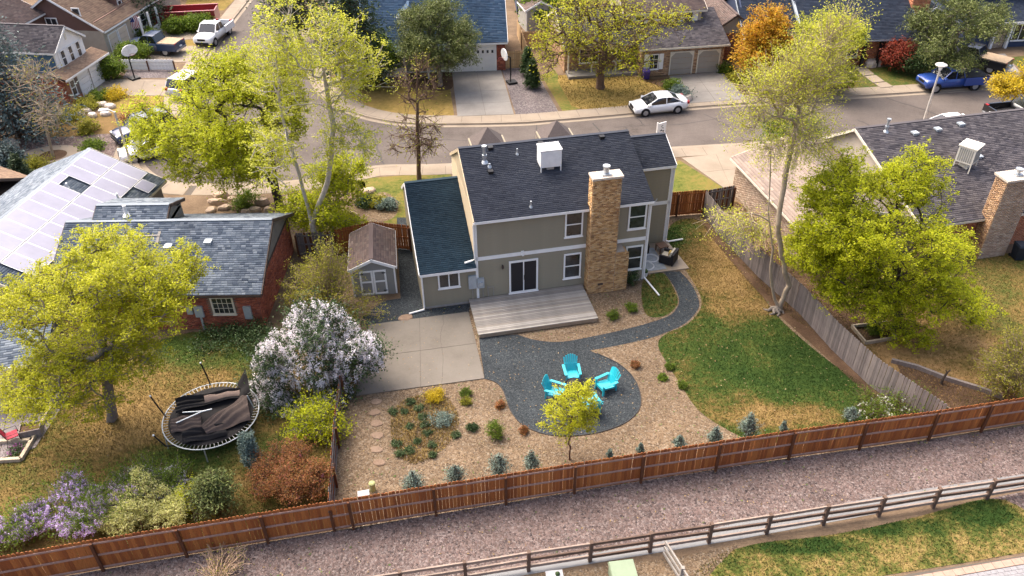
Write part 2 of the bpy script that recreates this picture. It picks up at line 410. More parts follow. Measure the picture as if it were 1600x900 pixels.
def slabs(name, quad, nu, nv, z, mat, gap=.012, label=None):
    """drive or pad of nu x nv cast slabs between joints"""
    A, B, C, D = [np.array(p, float) for p in quad]
    base = sheet(name, [tuple(A), tuple(B), tuple(C), tuple(D)], z - .012, 'joint')
    f = lambda s, t: (A * (1 - s) + B * s) * (1 - t) + (D * (1 - s) + C * s) * t
    lu = np.linalg.norm(B - A); lv = np.linalg.norm(D - A)
    for i in range(nu):
        for j in range(nv):
            s0, s1 = i / nu + (gap / lu if i else 0), (i + 1) / nu - (gap / lu if i < nu - 1 else 0)
            t0, t1 = j / nv + (gap / lv if j else 0), (j + 1) / nv - (gap / lv if j < nv - 1 else 0)
            MB().prism([tuple(f(s0, t0)), tuple(f(s1, t0)), tuple(f(s1, t1)), tuple(f(s0, t1))], z - .08, z).build('slab', mat, base)
    return base
slabs('driveway', [(-4.22,60.61),(0.33,60.85),(-0.79,70.81),(-5.19,70.35)], 2, 4, .034, 'concrete_grey')
slabs('driveway', [(14.48,62.55),(19.74,63.3),(18.97,69.39),(14.18,68.5)], 2, 3, .034, 'concrete_grey')
slabs('driveway', [(12.51,52.94),(17.76,53.92),(15.6,48.68),(14.62,48.44)], 2, 2, .03, 'concrete')
slabs('driveway', [(-36.26,65.86),(-29.49,65.51),(-30.47,69.08),(-36.54,69.43)], 3, 1, .034, 'concrete')
slabs('driveway', [(-33.7,73.36),(-29.64,73.38),(-29.96,77.62),(-34.77,77.79)], 2, 1, .034, 'concrete')
slabs('driveway', [(39.26,65.81),(44.85,67.05),(46.08,72.88),(41.54,72.06)], 2, 2, .034, 'concrete_grey')
slabs('driveway', [(-34.19,78.85),(-29.18,80.13),(-29.95,85.66),(-36.37,84.28)], 2, 1, .034, 'concrete')
pad = slabs('patio_slab', [(-7.68,28.53),(-1.43,29.64),(-2.42,35.03),(-7.73,34.01)], 2, 2, .05, 'concrete_pad')
def seam(name, pts, w, z, mat, parent=None, jag=0.0, seed=0):
    rng = random.Random(seed); p = [(x + rng.uniform(-jag, jag), y + rng.uniform(-jag, jag)) for x, y in smooth_poly(pts, 5, False)]
    ws = [w * rng.uniform(.6, 1.3) for _ in p]
    l = ribbon(p, w / 2, 0)[0]; r = ribbon(p, -w / 2, 0)[0]; n = len(p)
    return MB().add([(x, y, z) for x, y in l] + [(x, y, z) for x, y in r], [(n + i, n + i + 1, i + 1, i) for i in range(n - 1)]).build(name, mat, parent, kind=None if parent else 'structure')
for k, q in enumerate([[(6.57,59.33),(6.92,58.15),(7.18,57.23),(7.9,56.55)], [(15.71,60.75),(16.88,59.03),(17.49,57.28),(18.12,55.38)], [(10.2,60.18),(10.47,59.22),(10.26,58.75),(8.22,58.58)], [(31.54,63.46),(32.77,61.99),(34.15,60.32),(34.19,58.52)], [(38.12,63.92),(38.55,63.11),(38.72,62.58)],
                       [(10.26,58.75),(13.31,58.9),(17.09,59.98)], [(27.62,59.3),(28.13,58.46),(28.57,56.96)], [(2.1,59.23),(2.15,57.72),(2.41,56.7)], [(-9.1,55.83),(-5.76,56.71),(-2.8,56.41)], [(-10.68,58.67),(-10.01,55.32),(-9.2,52.63)], [(32.19,59.29),(35.91,59.66),(39.05,59.8)], [(9.02,58.55),(9.35,57.51),(9.69,56.72)], [(-20.31,66.6),(-21.45,74.24),(-24.49,85.45)], [(-27.22,71.24),(-24.19,70.83),(-20.81,71.33)], [(-27.91,77.9),(-24.66,77.43),(-21.59,77.68)], [(-7.97,59.29),(-7.58,57.89),(-6.75,56.85)]]):
    seam('tar_seam', q, .07 if k % 3 else .11, -.120, 'tar', bpy.data.objects['street'], .06, k)

# ---------------------------------------------------------------- back yard surfaces
YARD = [(-8.52,35.15),(-5.71,35.44),(-2.35,35.95),(7.59,37.89),(9.63,42.27),(10.52,44.69),(12.34,44.65),(13.29,40.76),(14.63,34.56),(16.66,30.01),(18.82,26.64),(18.81,25.35),(11.23,24.03),(5.43,23.05),(-0.65,21.91),(-3.29,21.46),(-6.42,20.77),(-7.46,20.66),(-8.43,27.63),(-7.69,28.62)]
sheet('rock_bed', YARD, .004, 'tan_bed')
LAWN = smooth_poly([(9.71,42.27),(10.6,44.22),(12.24,44.18),(13.03,40.48),(14.07,36.21),(14.64,33.73),(16.16,30.45),(17.84,28.03),(18.83,26.52),(18.26,26.0),(15.45,25.57),(13.0,25.22),(10.97,25.25),(9.71,26.15),(8.75,27.32),(8.29,28.87),(7.89,30.42),(7.58,32.01),(8.13,32.94),(9.35,33.67),(10.37,34.99),(10.62,36.28),(10.41,37.89),(10.15,39.32)], 3)
sheet('lawn', LAWN, .010, 'lawn_back')
FSTRIP = [(12.45,44.8),(13.02,42.79),(14.42,37.99),(15.76,34.6),(16.57,31.48),(17.55,28.74),(18.81,26.48),(18.21,26.24),(17.05,28.39),(15.96,31.05),(14.72,34.0),(13.56,37.82),(12.49,42.21),(12.14,44.49)]
sheet('soil_strip', FSTRIP, .014, 'mulch')
PATCH = smooth_poly([(7.54,37.57),(8.02,38.32),(8.87,38.5),(9.2,37.29),(9.3,35.95),(9.03,35.19),(8.31,34.47),(7.4,34.49),(7.27,35.87)], 3)
sheet('lawn', PATCH, .010, 'lawn_back')
PATH = smooth_poly([(-1.77,32.87),(-1.71,31.94),(-1.55,30.69),(-1.43,29.74)], 3, False)[:-1] + smooth_poly([(-1.43,29.64),(-0.85,29.36),(-0.47,28.71),(-0.17,27.48),(0.37,26.51),(1.24,25.93),(1.97,25.76),(2.86,25.74),(4.05,25.96),(5.15,26.47),(5.84,27.16),(6.12,27.89),(6.13,28.91),(5.87,29.84),(5.32,30.66),(4.57,31.26),(3.98,31.68)], 3, False)[:-1] + smooth_poly([(3.98,31.68),(5.48,32.05),(7.2,32.59),(8.15,33.05),(9.3,33.78),(10.17,34.88),(10.46,35.81),(10.32,37.39),(9.88,38.67)], 4, False) + smooth_poly([(8.93,38.63),(9.27,37.28),(9.37,35.95),(9.09,35.13),(8.36,34.35),(6.15,33.41),(3.69,32.66),(2.66,32.42),(1.82,32.44),(0.98,32.66),(0.24,33.05)], 4, False)
sheet('gravel_path', PATH, .016, 'black_bed')
EDGE = PATH[10:]
l, r = ribbon(EDGE[:46], .02, -.02)
eb = MB()
for i in range(len(l) - 1):
    eb.add([(l[i][0], l[i][1], .012), (l[i + 1][0], l[i + 1][1], .012), (r[i + 1][0], r[i + 1][1], .012), (r[i][0], r[i][1], .012)] + [(l[i][0], l[i][1], .05), (l[i + 1][0], l[i + 1][1], .05), (r[i + 1][0], r[i + 1][1], .05), (r[i][0], r[i][1], .05)],
           [(4, 5, 6, 7), (0, 1, 5, 4), (2, 3, 7, 6)])
eb.build('path_edging', 'edging', kind='structure')
SIDE = [(-8.35,34.03),(-7.79,34.46),(-5.69,35.21),(-2.37,35.72),(-2.13,34.91),(-6.3,34.26),(-8.3,33.64)]
GAP = [(-7.46,45.12),(-6.29,45.1),(-5.56,38.62),(-4.92,35.31),(-2.34,35.84),(-2.38,35.03),(-5.62,34.47),(-7.82,33.96),(-8.42,34.47),(-7.22,36.17),(-6.31,36.39),(-6.91,40.66)]
sheet('gravel_strip', GAP, .010, 'black_bed')
YEL = smooth_poly([(-5.78,27.16),(-5.04,28.35),(-3.5,28.5),(-2.76,27.53),(-2.59,26.36),(-3.14,25.1),(-4.36,24.18),(-5.36,24.95)], 4)
MG('ground_cover', [(.3, (.14, .12, .05)), (.45, (.32, .22, .075)), (.7, (.42, .31, .12))], 1.5, fine=14, fine_amt=.6)
# foreground strip of gravel and the bits beyond the low fence
STRIP = [(-22.56,17.81),(-16.14,18.99),(-3.29,21.43),(8.32,23.64),(18.75,25.2),(26.88,26.58),(27.1,24.03),(22.1,23.13),(9.29,20.85),(6.05,19.97),(-1.93,18.56),(-5.94,17.47),(-21.03,15.18)]
sheet('gravel_strip', STRIP, .004, 'pink_bed')
WALK = [(-5.93,17.36),(2.37,18.87),(8.97,20.01),(16.95,21.57),(21.77,22.51),(27.98,23.65),(28.46,24.38),(22.12,23.17),(17.66,22.47),(9.3,20.88),(6.05,20.0),(-1.93,18.53),(-5.98,17.74)]
sheet('footpath', WALK, .010, 'concrete_cool')
FRONTBED = [(-2.6,18.1),(5.91,19.14),(8.9,19.74),(7.86,18.79),(7.07,17.96),(-0.15,16.86)]
sheet('rock_bed', FRONTBED, .014, 'tan_bed')
NLAWN = smooth_poly([(6.77,17.69),(7.39,18.94),(9.61,19.79),(12.8,20.17),(16.79,21.05),(19.97,21.89),(21.22,21.18),(21.3,19.62),(18.98,19.06),(15.74,18.53),(13.37,18.15),(9.49,17.38)], 3)
sheet('lawn', NLAWN, .012, 'lawn_near')
sheet('rock_bed', [(19.97,21.89),(22.86,22.49),(23.68,20.19),(21.3,19.62),(21.22,21.18)], .010, 'pink_bed')
M('paver_pink', (.34, .23, .175), .85, .15, 6, .2)
M('paver_grey', (.24, .23, .235), .85, .2, 8, .2)
pv = sheet('pavement', [(12.69,17.61),(15.17,18.34),(20.01,19.1),(23.39,19.71),(22.94,17.33),(13.64,15.67)], .008, 'joint')
e0, e1 = np.array((12.76, 17.8)), np.array((21.36, 19.26))
dd = (e1 - e0) / np.linalg.norm(e1 - e0); nn = np.array([dd[1], -dd[0]])
for i in range(24):
    a = e0 + dd * .42 * i; b = a + dd * .405
    MB().prism([tuple(a), tuple(a + nn * .28), tuple(b + nn * .28), tuple(b)], .0, .035).build('paver', 'paver_pink', pv)
for j in range(5):
    for i in range(36):
        a = e0 + dd * (.28 * i + .14 * (j % 2)) + nn * (.31 + .16 * j); b = a + dd * .27
        MB().prism([tuple(a), tuple(a + nn * .15), tuple(b + nn * .15), tuple(b)], .0, .03).build('paver', 'paver_grey', pv)
# neighbours' yards
BLAWN = [(-21.94,19.37),(-24.25,24.69),(-22.85,27.88),(-22.58,31.58),(-17.25,33.61),(-13.83,33.7),(-11.45,33.87),(-9.12,35.63),(-7.69,28.62),(-8.43,27.63),(-7.47,20.72),(-16.16,19.05)]
sheet('lawn', BLAWN, .004, 'lawn_dry')
CLAWN = [(20.45,40.04),(29.39,40.18),(32.25,39.77),(27.12,27.0),(23.7,26.23),(20.48,25.68),(19.03,27.92),(15.02,34.44),(13.22,40.48),(12.44,44.33),(13.28,46.41),(14.7,47.05)]
sheet('lawn', CLAWN, .004, 'lawn_right')
sheet('planting_bed', [(12.87,45.43),(15.01,46.54),(17.83,42.97),(19.77,38.07),(19.99,32.81),(17.61,31.82),(15.08,34.67)], .008, 'mulch')
sheet('planting_bed', [(19.44,30.54),(21.18,29.32),(22.6,28.29),(23.94,27.27),(21.73,26.47),(19.51,26.51),(19.03,27.92)], .008, 'mulch')
sheet('lawn', [(-10.91,50.37),(-4.47,51.33),(-3.34,48.37),(-6.54,44.16),(-8.22,44.51),(-9.57,46.81)], .004, 'lawn_front')
sheet('rock_bed', smooth_poly([(-9.66,47.49),(-8.7,48.51),(-7.57,46.93),(-7.67,45.13),(-8.85,44.53),(-9.7,45.58)], 3), .008, 'tan_bed')
sheet('lawn', [(12.28,52.64),(14.62,48.44),(13.07,47.95),(10.83,47.58),(11.57,51.48)], .004, 'lawn_front')
sheet('rock_garden', smooth_poly([(-21.23,47.78),(-17.59,48.91),(-14.63,49.55),(-10.79,50.74),(-9.79,46.82),(-10.43,42.74),(-14.94,44.91),(-19.72,45.58)], 3), .004, 'soil')
# across the street
sheet('lawn', [(-13.75,63.69),(-10.24,61.29),(-6.68,60.45),(-4.47,60.5),(-5.27,67.53),(-11.05,68.01),(-14.88,70.82)], .004, 'lawn_gold')
sheet('planting_bed', smooth_poly([(-8.22,67.92),(-5.24,70.2),(-4.89,66.81),(-5.84,65.86),(-8.62,66.23)], 3), .008, 'mulch')
EG = [(-0.68,70.66),(2.13,71.5),(4.02,60.98),(0.49,60.84)]
sheet('rock_bed', EG, .004, 'grey_bed')
sheet('lawn', [(2.86,69.02),(4.08,70.5),(5.69,61.8),(4.34,61.1)], .004, 'lawn_front')
FL = smooth_poly([(4.34,68.97),(7.02,68.29),(9.64,68.95),(12.59,67.67),(14.03,66.2),(13.4,63.11),(10.18,62.05),(5.69,61.8),(4.8,64.43)], 3)
sheet('lawn', FL, .006, 'lawn_gold')
sheet('planting_bed', [(11.49,67.85),(14.17,68.06),(14.42,62.81),(13.53,62.58),(13.69,65.51)], .010, 'mulch')
sheet('planting_bed', [(19.14,69.38),(31.09,70.82),(29.92,64.31),(19.75,62.91)], .004, 'mulch')
sheet('lawn', [(30.01,69.02),(32.37,69.54),(37.66,71.23),(40.97,70.8),(39.49,66.08),(35.34,65.65),(28.9,64.48)], .006, 'lawn_back')
sheet('lawn', [(45.72,71.91),(52.87,73.3),(50.77,68.62),(45.63,67.9)], .006, 'lawn_back')
for q in ([(31.05,70.2),(32.08,70.32),(32.22,68.2),(31.17,67.94)], [(31.23,67.79),(32.28,68.05),(32.51,66.59),(31.42,66.34)], [(31.48,66.2),(32.57,66.45),(32.8,65.46),(31.67,65.21)]):
    MB().prism(q, 0, .06).build('paving_slab', 'concrete', None, kind='structure')
sheet('lawn', smooth_poly([(-34.82,64.07),(-34.03,66.2),(-29.67,66.06),(-28.37,62.21),(-28.89,60.99),(-31.28,60.45)], 3), .006, 'lawn_gold')
sheet('lawn', smooth_poly([(-34.01,77.77),(-31.95,80.8),(-30.39,82.08),(-29.7,80.15),(-30.26,76.58),(-32.69,77.19)], 3), .006, 'lawn_gold')
sheet('lawn', [(-35.22,87.98),(-30.93,88.68),(-30.79,92.3),(-31.05,97.19),(-37.14,97.45)], .006, 'lawn_gold')
sheet('rock_bed', smooth_poly([(-38.18,56.64),(-36.36,58.03),(-30.89,58.1),(-29.77,56.73),(-29.56,54.19),(-31.02,51.37),(-34.96,51.95)], 3), .004, 'pink_bed')
sheet('rock_bed', [(-34.68,69.66),(-30.62,69.53),(-30.5,71.97),(-35.15,72.13)], .004, 'grey_bed')
sheet('scrub_bank', smooth_poly([(-37.52,59.45),(-33.98,62.0),(-28.67,61.84),(-28.07,60.12),(-31.02,58.45),(-35.75,57.79)], 3), .008, 'scrub')
# loose stone and grass you can see the grain of
pebbles('gravel', STRIP, 430, .030, 'pink_stone', .004, seed=3)
pebbles('gravel', YARD, 230, .036, 'tan_stone', .004, holes=[LAWN, FSTRIP, PATH, PATCH, GAP, [(-7.68,28.53),(-1.43,29.64),(-2.42,35.03),(-7.73,34.01)]], seed=4)
pebbles('gravel', PATH, 260, .025, 'black_stone', .016, seed=5)
pebbles('gravel', GAP, 160, .03, 'black_stone', .010, seed=6)
pebbles('gravel', FRONTBED, 200, .045, 'tan_stone', .014, seed=7)
pebbles('gravel', EG, 40, .06, 'grey_stone', .004, seed=8)
blades('grass', LAWN, 480, .07, .03, 'lawn_back_blade', .010, seed=11)
blades('grass', PATCH, 264, 0.0825, 0.045, 'lawn_back_blade', .010, seed=12)
blades('grass', NLAWN, 336, 0.075, 0.045, 'lawn_near_blade', .012, seed=13)
blades('grass', BLAWN, 330, .075, .032, 'lawn_dry_blade', .004, seed=14)
blades('grass', CLAWN, 220, .075, .034, 'lawn_right_blade', .004, seed=15)
blades('grass', YEL, 700, 0.105, 0.045, 'ground_cover_blade', .010, seed=16)
blades('grass', FL, 48, 0.105, 0.075, 'lawn_gold_blade', .006, seed=17)

def litter(name, poly, n, mat, z, seed, size=.045, holes=()):
    """fallen leaves and bits lying flat"""
    rng = np.random.default_rng(seed); P = np.array(poly); q = scatter(poly, n * 2, rng, holes)[:n]; m = len(q)
    C = np.c_[q, np.full(m, z) + rng.uniform(.005, .02, m)]; a = rng.uniform(0, 6.28, m); s = size * rng.uniform(.5, 1.3, m); u = np.c_[np.cos(a), np.sin(a), rng.normal(0, .25, m)] * s[:, None]; v = np.c_[-np.sin(a), np.cos(a), rng.normal(0, .25, m)] * s[:, None] * .6
    V = np.stack([C - u, C + v, C + u, C - v], 1); return link(name, mesh_np(name, V.reshape(-1, 3), np.arange(4 * m).reshape(-1, 4), mat), kind='stuff')
MI('dead_leaf', [(.20, .13, .06), (.30, .21, .10), (.12, .075, .04), (.36, .28, .16)], .9)
MI('weed_leaf', [(.05, .09, .02), (.09, .13, .03), (.12, .14, .04)], .8)
litter('leaf_litter', LAWN, 160, 'dead_leaf', .03, 31); litter('leaf_litter', PATH, 160, 'dead_leaf', .03, 32, .03); litter('leaf_litter', YARD, 900, 'dead_leaf', .03, 33); litter('leaf_litter', STRIP, 700, 'dead_leaf', .03, 34); litter('leaf_litter', BLAWN, 350, 'dead_leaf', .05, 35, .05)
litter('leaf_litter', [(-7.68,28.53),(-1.43,29.64),(-2.42,35.03),(-7.73,34.01)], 120, 'dead_leaf', .05, 36, .03); litter('weeds', YARD, 700, 'weed_leaf', .03, 37, .05, [LAWN, PATH]); litter('weeds', STRIP, 350, 'weed_leaf', .03, 38, .05)
seam('slab_crack', [(-3.83,34.94),(-3.74,34.1),(-3.81,33.55),(-3.83,32.76),(-3.71,31.98),(-3.6,31.22),(-3.55,29.31)], .02, .054, 'joint', bpy.data.objects['patio_slab'], .03, 3)

# ---------------------------------------------------------------- building materials
M('siding', (.265, .233, .165), .75, .07, 1.5); M('siding_sunlit', (.52, .42, .28), .75, .08, 1.5)  # second tone is the same siding with warm sunlight put into its colour
M('white_trim', (.78, .77, .74), .5, .05, 2); M('cream_trim', (.60, .55, .45), .6, .08, 2)
M('grey_taupe', (.20, .185, .165), .75, .1, 1.5); M('dark_brown', (.075, .052, .042), .7, .15, 2)
M('found', (.30, .28, .25), .9, .15, 4)
M('roof_deck', (.03, .03, .033), .9)
MI('shingle_dark', [(.026, .030, .041), (.034, .039, .052), (.043, .048, .061), (.030, .035, .048), (.050, .055, .067)], .9, .12, .6)
MI('shingle_teal', [(.010, .024, .036), (.014, .031, .045), (.018, .038, .054), (.012, .028, .042)], .9, .12, .6)
MI('shingle_slate', [(.10, .125, .155), (.17, .20, .235), (.075, .095, .125), (.23, .26, .29), (.13, .155, .19), (.055, .072, .10)], .9, .12, .5)
MI('shingle_brown', [(.12, .085, .075), (.16, .115, .10), (.095, .07, .065), (.18, .14, .12)], .9, .12, .6)
MI('shingle_plum', [(.078, .070, .074), (.118, .104, .106), (.050, .046, .053), (.155, .138, .136), (.092, .083, .092)], .9, .15, .5)
MI('shingle_tan', [(.25, .165, .11), (.32, .215, .14), (.20, .13, .09), (.28, .19, .125)], .9, .12, .6)
MI('shingle_taupe', [(.22, .17, .14), (.26, .205, .17), (.18, .14, .12), (.30, .24, .20)], .9, .1, .6)
MI('shingle_blue', [(.045, .085, .14), (.065, .11, .17), (.035, .065, .11), (.085, .13, .19)], .9, .15, .5)
MI('shingle_navy', [(.030, .040, .060), (.042, .054, .078), (.024, .032, .05), (.055, .066, .09)], .9, .12, .5)
MI('brick_tan', [(.54, .33, .14), (.64, .42, .21), (.44, .25, .10), (.32, .17, .075), (.58, .38, .18), (.22, .115, .055), (.70, .50, .28)], .85, .12, .8)
MI('brick_red', [(0.297, 0.0837, 0.0486), (0.392, 0.115, 0.0648), (0.23, 0.0648, 0.0432), (0.459, 0.162, 0.101), (0.176, 0.054, 0.0405), (0.338, 0.101, 0.0607)], .85, .15, .8)
MI('brick_orange', [(.42, .16, .08), (.50, .22, .12), (.36, .13, .065), (.46, .20, .11)], .85, .15, .8)
MI('brick_sand', [(.36, .26, .18), (.44, .33, .24), (.30, .21, .15), (.50, .40, .30), (.26, .19, .14)], .85, .15, .8)
MI('brick_buff', [(.40, .25, .14), (.50, .33, .19), (.33, .19, .10), (.26, .16, .10), (.46, .31, .2)], .85, .15, .8)
M('mortar', (.34, .29, .24), .95); M('mortar_dark', (.20, .15, .12), .95)
M('glass', (.030, .032, .034), .05, .75, 1.6, spec=.7)  # uneven colour paints in reflections and hints of the interior
M('screen', (.022, .020, .022), .55, .25, 30); M('metal_grey', (.36, .40, .43), .45, .1, 4, metal=.2); M('galv', (.46, .49, .51), .4, .15, 6, metal=.6)
M('cooler_white', (.74, .74, .73), .5, .08, 3); M('cooler_cream', (.70, .66, .56), .5, .08, 3); M('louver', (.30, .29, .26), .7, .1, 5)
M('black', (.012, .012, .013), .5); M('cap_stone', (.52, .45, .37), .9, .15, 5, .3, 30)
M('white_paint', (.80, .79, .76), .6, .05, 2); M('blue_siding', (.055, .12, .19), .75, .08, 2); M('brown_siding', (.155, .085, .065), .75, .1, 2)
M('grey_siding', (.33, .315, .28), .75, .06, 2); M('tan_siding', (.40, .35, .28), .75, .08, 2); M('navy_siding', (.040, .055, .10), .75, .08, 2); M('taupe_door', (.30, .275, .235), .6, .05, 1)
M('garage_white', (.74, .73, .71), .6, .05, 1); M('garage_cream', (.62, .52, .40), .6, .06, 1); M('shed_grey', (.24, .235, .215), .8, .08, 2)

def jbox(V, F, P, axes, ext):
    """append a box (5 faces, no back) given origin P, axes (along, up, out) and ext (l, h, d)"""
    n = len(V); a, u, o = axes[0] * ext[0], axes[1] * ext[1], axes[2] * ext[2]
    V += [P, P + a, P + a + u, P + u, P + o, P + a + o, P + a + u + o, P + u + o]
    F += [(n + 4, n + 5, n + 6, n + 7), (n, n + 1, n + 5, n + 4), (n + 1, n + 2, n + 6, n + 5), (n + 2, n + 3, n + 7, n + 6), (n + 3, n, n + 4, n + 7)]

def shingles(parent, P, along, up, L, S, mat, course=.145, tab=.30, seed=0, clip=None):
    """lapped roof tabs over a rectangle: P lower-left corner, along and up-slope unit vectors"""
    rng = random.Random(seed); P = np.array(P, float); a = np.array(along, float); u = np.array(up, float); nrm = np.cross(a, u); nrm = nrm / np.linalg.norm(nrm)
    if nrm[2] < 0: nrm = -nrm
    V = []; F = []; rows = int(S / course)
    course = S / rows
    for r in range(rows):
        x = -rng.random() * tab
        while x < L:
            w = tab * rng.uniform(.6, 1.3); x0 = max(x, 0); x1 = min(x + w, L); x += w
            if x1 - x0 < .03: continue
            if clip and not clip((x0 + x1) / 2, (r + .5) * course): continue
            t = .012 + rng.random() * .010; n = len(V); y0 = r * course; y1 = min(y0 + course * 1.15, S)
            A = P + a * (x0 + .004) + u * y0; B = P + a * (x1 - .004) + u * y0; C = P + a * (x1 - .004) + u * y1; D = P + a * (x0 + .004) + u * y1
            V += [A, B, A + nrm * t, B + nrm * t, C + nrm * .003, D + nrm * .003]
            F += [(n, n + 1, n + 3, n + 2), (n + 2, n + 3, n + 4, n + 5)]
    return link('shingles', mesh_np('shingles', V, F, mat), parent, kind='stuff')

def bricks(parent, P, along, out, L, H, mat, mortar='mortar', bl=.21, bh=.072, seed=0, holes=(), top=None, name='brick_face', proud=.012):
    """brick wall face: a mortar backing sheet with every brick proud of it; top(x) gives a sloping top"""
    rng = random.Random(seed); P = np.array(P, float); a = np.array(along, float); o = np.array(out, float); u = np.array([0, 0, 1.])
    V = []; F = []; rows = int(H / bh)
    for r in range(rows):
        x = -(r % 2) * bl / 2; z = r * bh
        while x < L:
            x0, x1 = max(x, 0) + .006, min(x + bl, L) - .006; x += bl
            if x1 - x0 < .02: continue
            if top and z + bh > top((x0 + x1) / 2): continue
            if any(h[0] < x1 and h[1] > x0 and h[2] < z + bh and h[3] > z for h in holes): continue
            jbox(V, F, P + a * x0 + u * (z + .005), (a, u, o), (x1 - x0, bh - .010, proud * rng.uniform(.5, 1.6)))
    return link(name, mesh_np(name, V, F, mat), parent, kind='stuff')

def slab_between(mb, A, B, C, D, t):
    """thick sheet from quad A B C D with thickness t along its normal (downwards)"""
    A, B, C, D = [Vector(p) for p in (A, B, C, D)]; n = (B - A).cross(D - A).normalized()
    if n.z < 0: n = -n
    lo = [p - n * t for p in (A, B, C, D)]
    mb.add([A, B, C, D] + lo, [(0, 1, 2, 3), (7, 6, 5, 4), (0, 4, 5, 1), (1, 5, 6, 2), (2, 6, 7, 3), (3, 7, 4, 0)])

def gable_roof(root, u0, u1, w0, w1, ze, zr, axis, shing, ov=.3, gov=.2, trim='white_trim', seed=0, slopes=(0, 1), deck='roof_deck', tab=.30, course=.145, ridge_at=None, ze2=None, rakes=(1, 1), rake_mat=None):
    """two roof slopes (each its own part with shingles and fascia) over walls u0..u1 x w0..w1; eave height is at the drip edge"""
    res = []
    if axis == 'u':
        mid = (w0 + w1) / 2 if ridge_at is None else ridge_at
        lines = [((u0 - gov, w0 - ov), (u1 + gov, w0 - ov), (u1 + gov, mid), (u0 - gov, mid)), ((u1 + gov, w1 + ov), (u0 - gov, w1 + ov), (u0 - gov, mid), (u1 + gov, mid))]
    else:
        mid = (u0 + u1) / 2 if ridge_at is None else ridge_at
        lines = [((u1 + ov, w0 - gov), (u1 + ov, w1 + gov), (mid, w1 + gov), (mid, w0 - gov)), ((u0 - ov, w1 + gov), (u0 - ov, w0 - gov), (mid, w0 - gov), (mid, w1 + gov))]
    for k in slopes:
        a, b, c, d = lines[k]
        zk = ze if (k == 0 or ze2 is None) else ze2
        A, B, C, D = Vector((*a, zk)), Vector((*b, zk)), Vector((*c, zr)), Vector((*d, zr))
        mb = MB(); slab_between(mb, A, B, C, D, .10)
        sl = mb.build('roof_slope', deck, root)
        al = (B - A).normalized(); up = (D - A).normalized(); nr = al.cross(up)
        shingles(sl, A + nr * .002 - up * .03, al, up, (B - A).length, (D - A).length + .03, shing, seed=seed + k, tab=tab, course=course)
        MB().bar(A - Vector((0, 0, .10)) - up * .02, B - Vector((0, 0, .10)) - up * .02, .07, .14).build('gutter', trim, sl)
        for j, (p, q, s) in enumerate(((A, D, -1), (B, C, 1))):
            if not rakes[j if k == 0 else 1 - j]: continue
            MB().bar(p + al * s * .02 - nr * .09, q + al * s * .02 - nr * .09, .045, .17, up=nr).build('rake_board', rake_mat or trim, sl)
        res.append(sl)
    mb = MB()
    p, q = (Vector((lines[0][3][0], lines[0][3][1], zr + .012)), Vector((lines[0][2][0], lines[0][2][1], zr + .012)))
    mb.bar(p, q, .24, .03); mb.build('ridge_cap', shing, root)
    return res

def wall_T(P, along, out):
    P = Vector(P); a = Vector(along); o = Vector(out)
    return lambda x, y, z: P + a * x + o * y + Vector((0, 0, z))

def window(parent, T, x0, x1, z0, z1, kind='hung', trim='white_trim', fw=.085, d=.06, base=0.0, pane='glass'):
    """framed window proud of the wall: frame, sill, then the panes (sub-parts)"""
    f = MB(T)
    f.box(x0, x1, base, d, z0, z0 + fw); f.box(x0, x1, base, d, z1 - fw, z1); f.box(x0, x0 + fw, base, d, z0 + fw, z1 - fw); f.box(x1 - fw, x1, base, d, z0 + fw, z1 - fw)
    f.box(x0 - .04, x1 + .04, base, d + .03, z0 - .05, z0 - .002)
    xi0, xi1, zi0, zi1 = x0 + fw, x1 - fw, z0 + fw, z1 - fw; rects = []
    if kind == 'hung':
        zm = (zi0 + zi1) / 2; f.box(xi0, xi1, base, d - .01, zm - .03, zm + .03); rects = [(xi0, xi1, zi0, zm - .03), (xi0, xi1, zm + .03, zi1)]
    elif kind == 'slider':
        xm = (xi0 + xi1) / 2; f.box(xm - .03, xm + .03, base, d - .01, zi0, zi1); rects = [(xi0, xm - .03, zi0, zi1), (xm + .03, xi1, zi0, zi1)]
    elif kind.startswith('grid'):
        nx, nz = int(kind[4]), int(kind[5])
        for i in range(1, nx): x = xi0 + (xi1 - xi0) * i / nx; f.box(x - .014, x + .014, base, d - .02, zi0, zi1)
        for j in range(1, nz): z = zi0 + (zi1 - zi0) * j / nz; f.box(xi0, xi1, base, d - .022, z - .014, z + .014)
        rects = [(xi0 + (xi1 - xi0) * i / nx + .014, xi0 + (xi1 - xi0) * (i + 1) / nx - .014, zi0 + (zi1 - zi0) * j / nz + .014, zi0 + (zi1 - zi0) * (j + 1) / nz - .014) for i in range(nx) for j in range(nz)]
    else: rects = [(xi0, xi1, zi0, zi1)]
    o = f.build('window', trim, parent)
    for a, b, c, e in rects: MB(T).box(a, b, base, d - .03, c, e).build('pane', pane, o)
    return o

def siding(parent, T, L, z0, z1, mat, h=.19, holes=()):
    """lap boards, one object each, sharing one mesh per length"""
    n = max(1, round((z1 - z0) / h)); h = (z1 - z0) / n; me = None
    prof = [(.004, 0), (.040, 0), (.010, h - .001), (.004, h - .001)]
    b = MB(T); b.extr([(y, z) for y, z in prof], 0, L); me = b.mesh('siding_board', mat)
    for i in range(n): link('siding_board', me, parent, (0, 0, z0 + i * h))

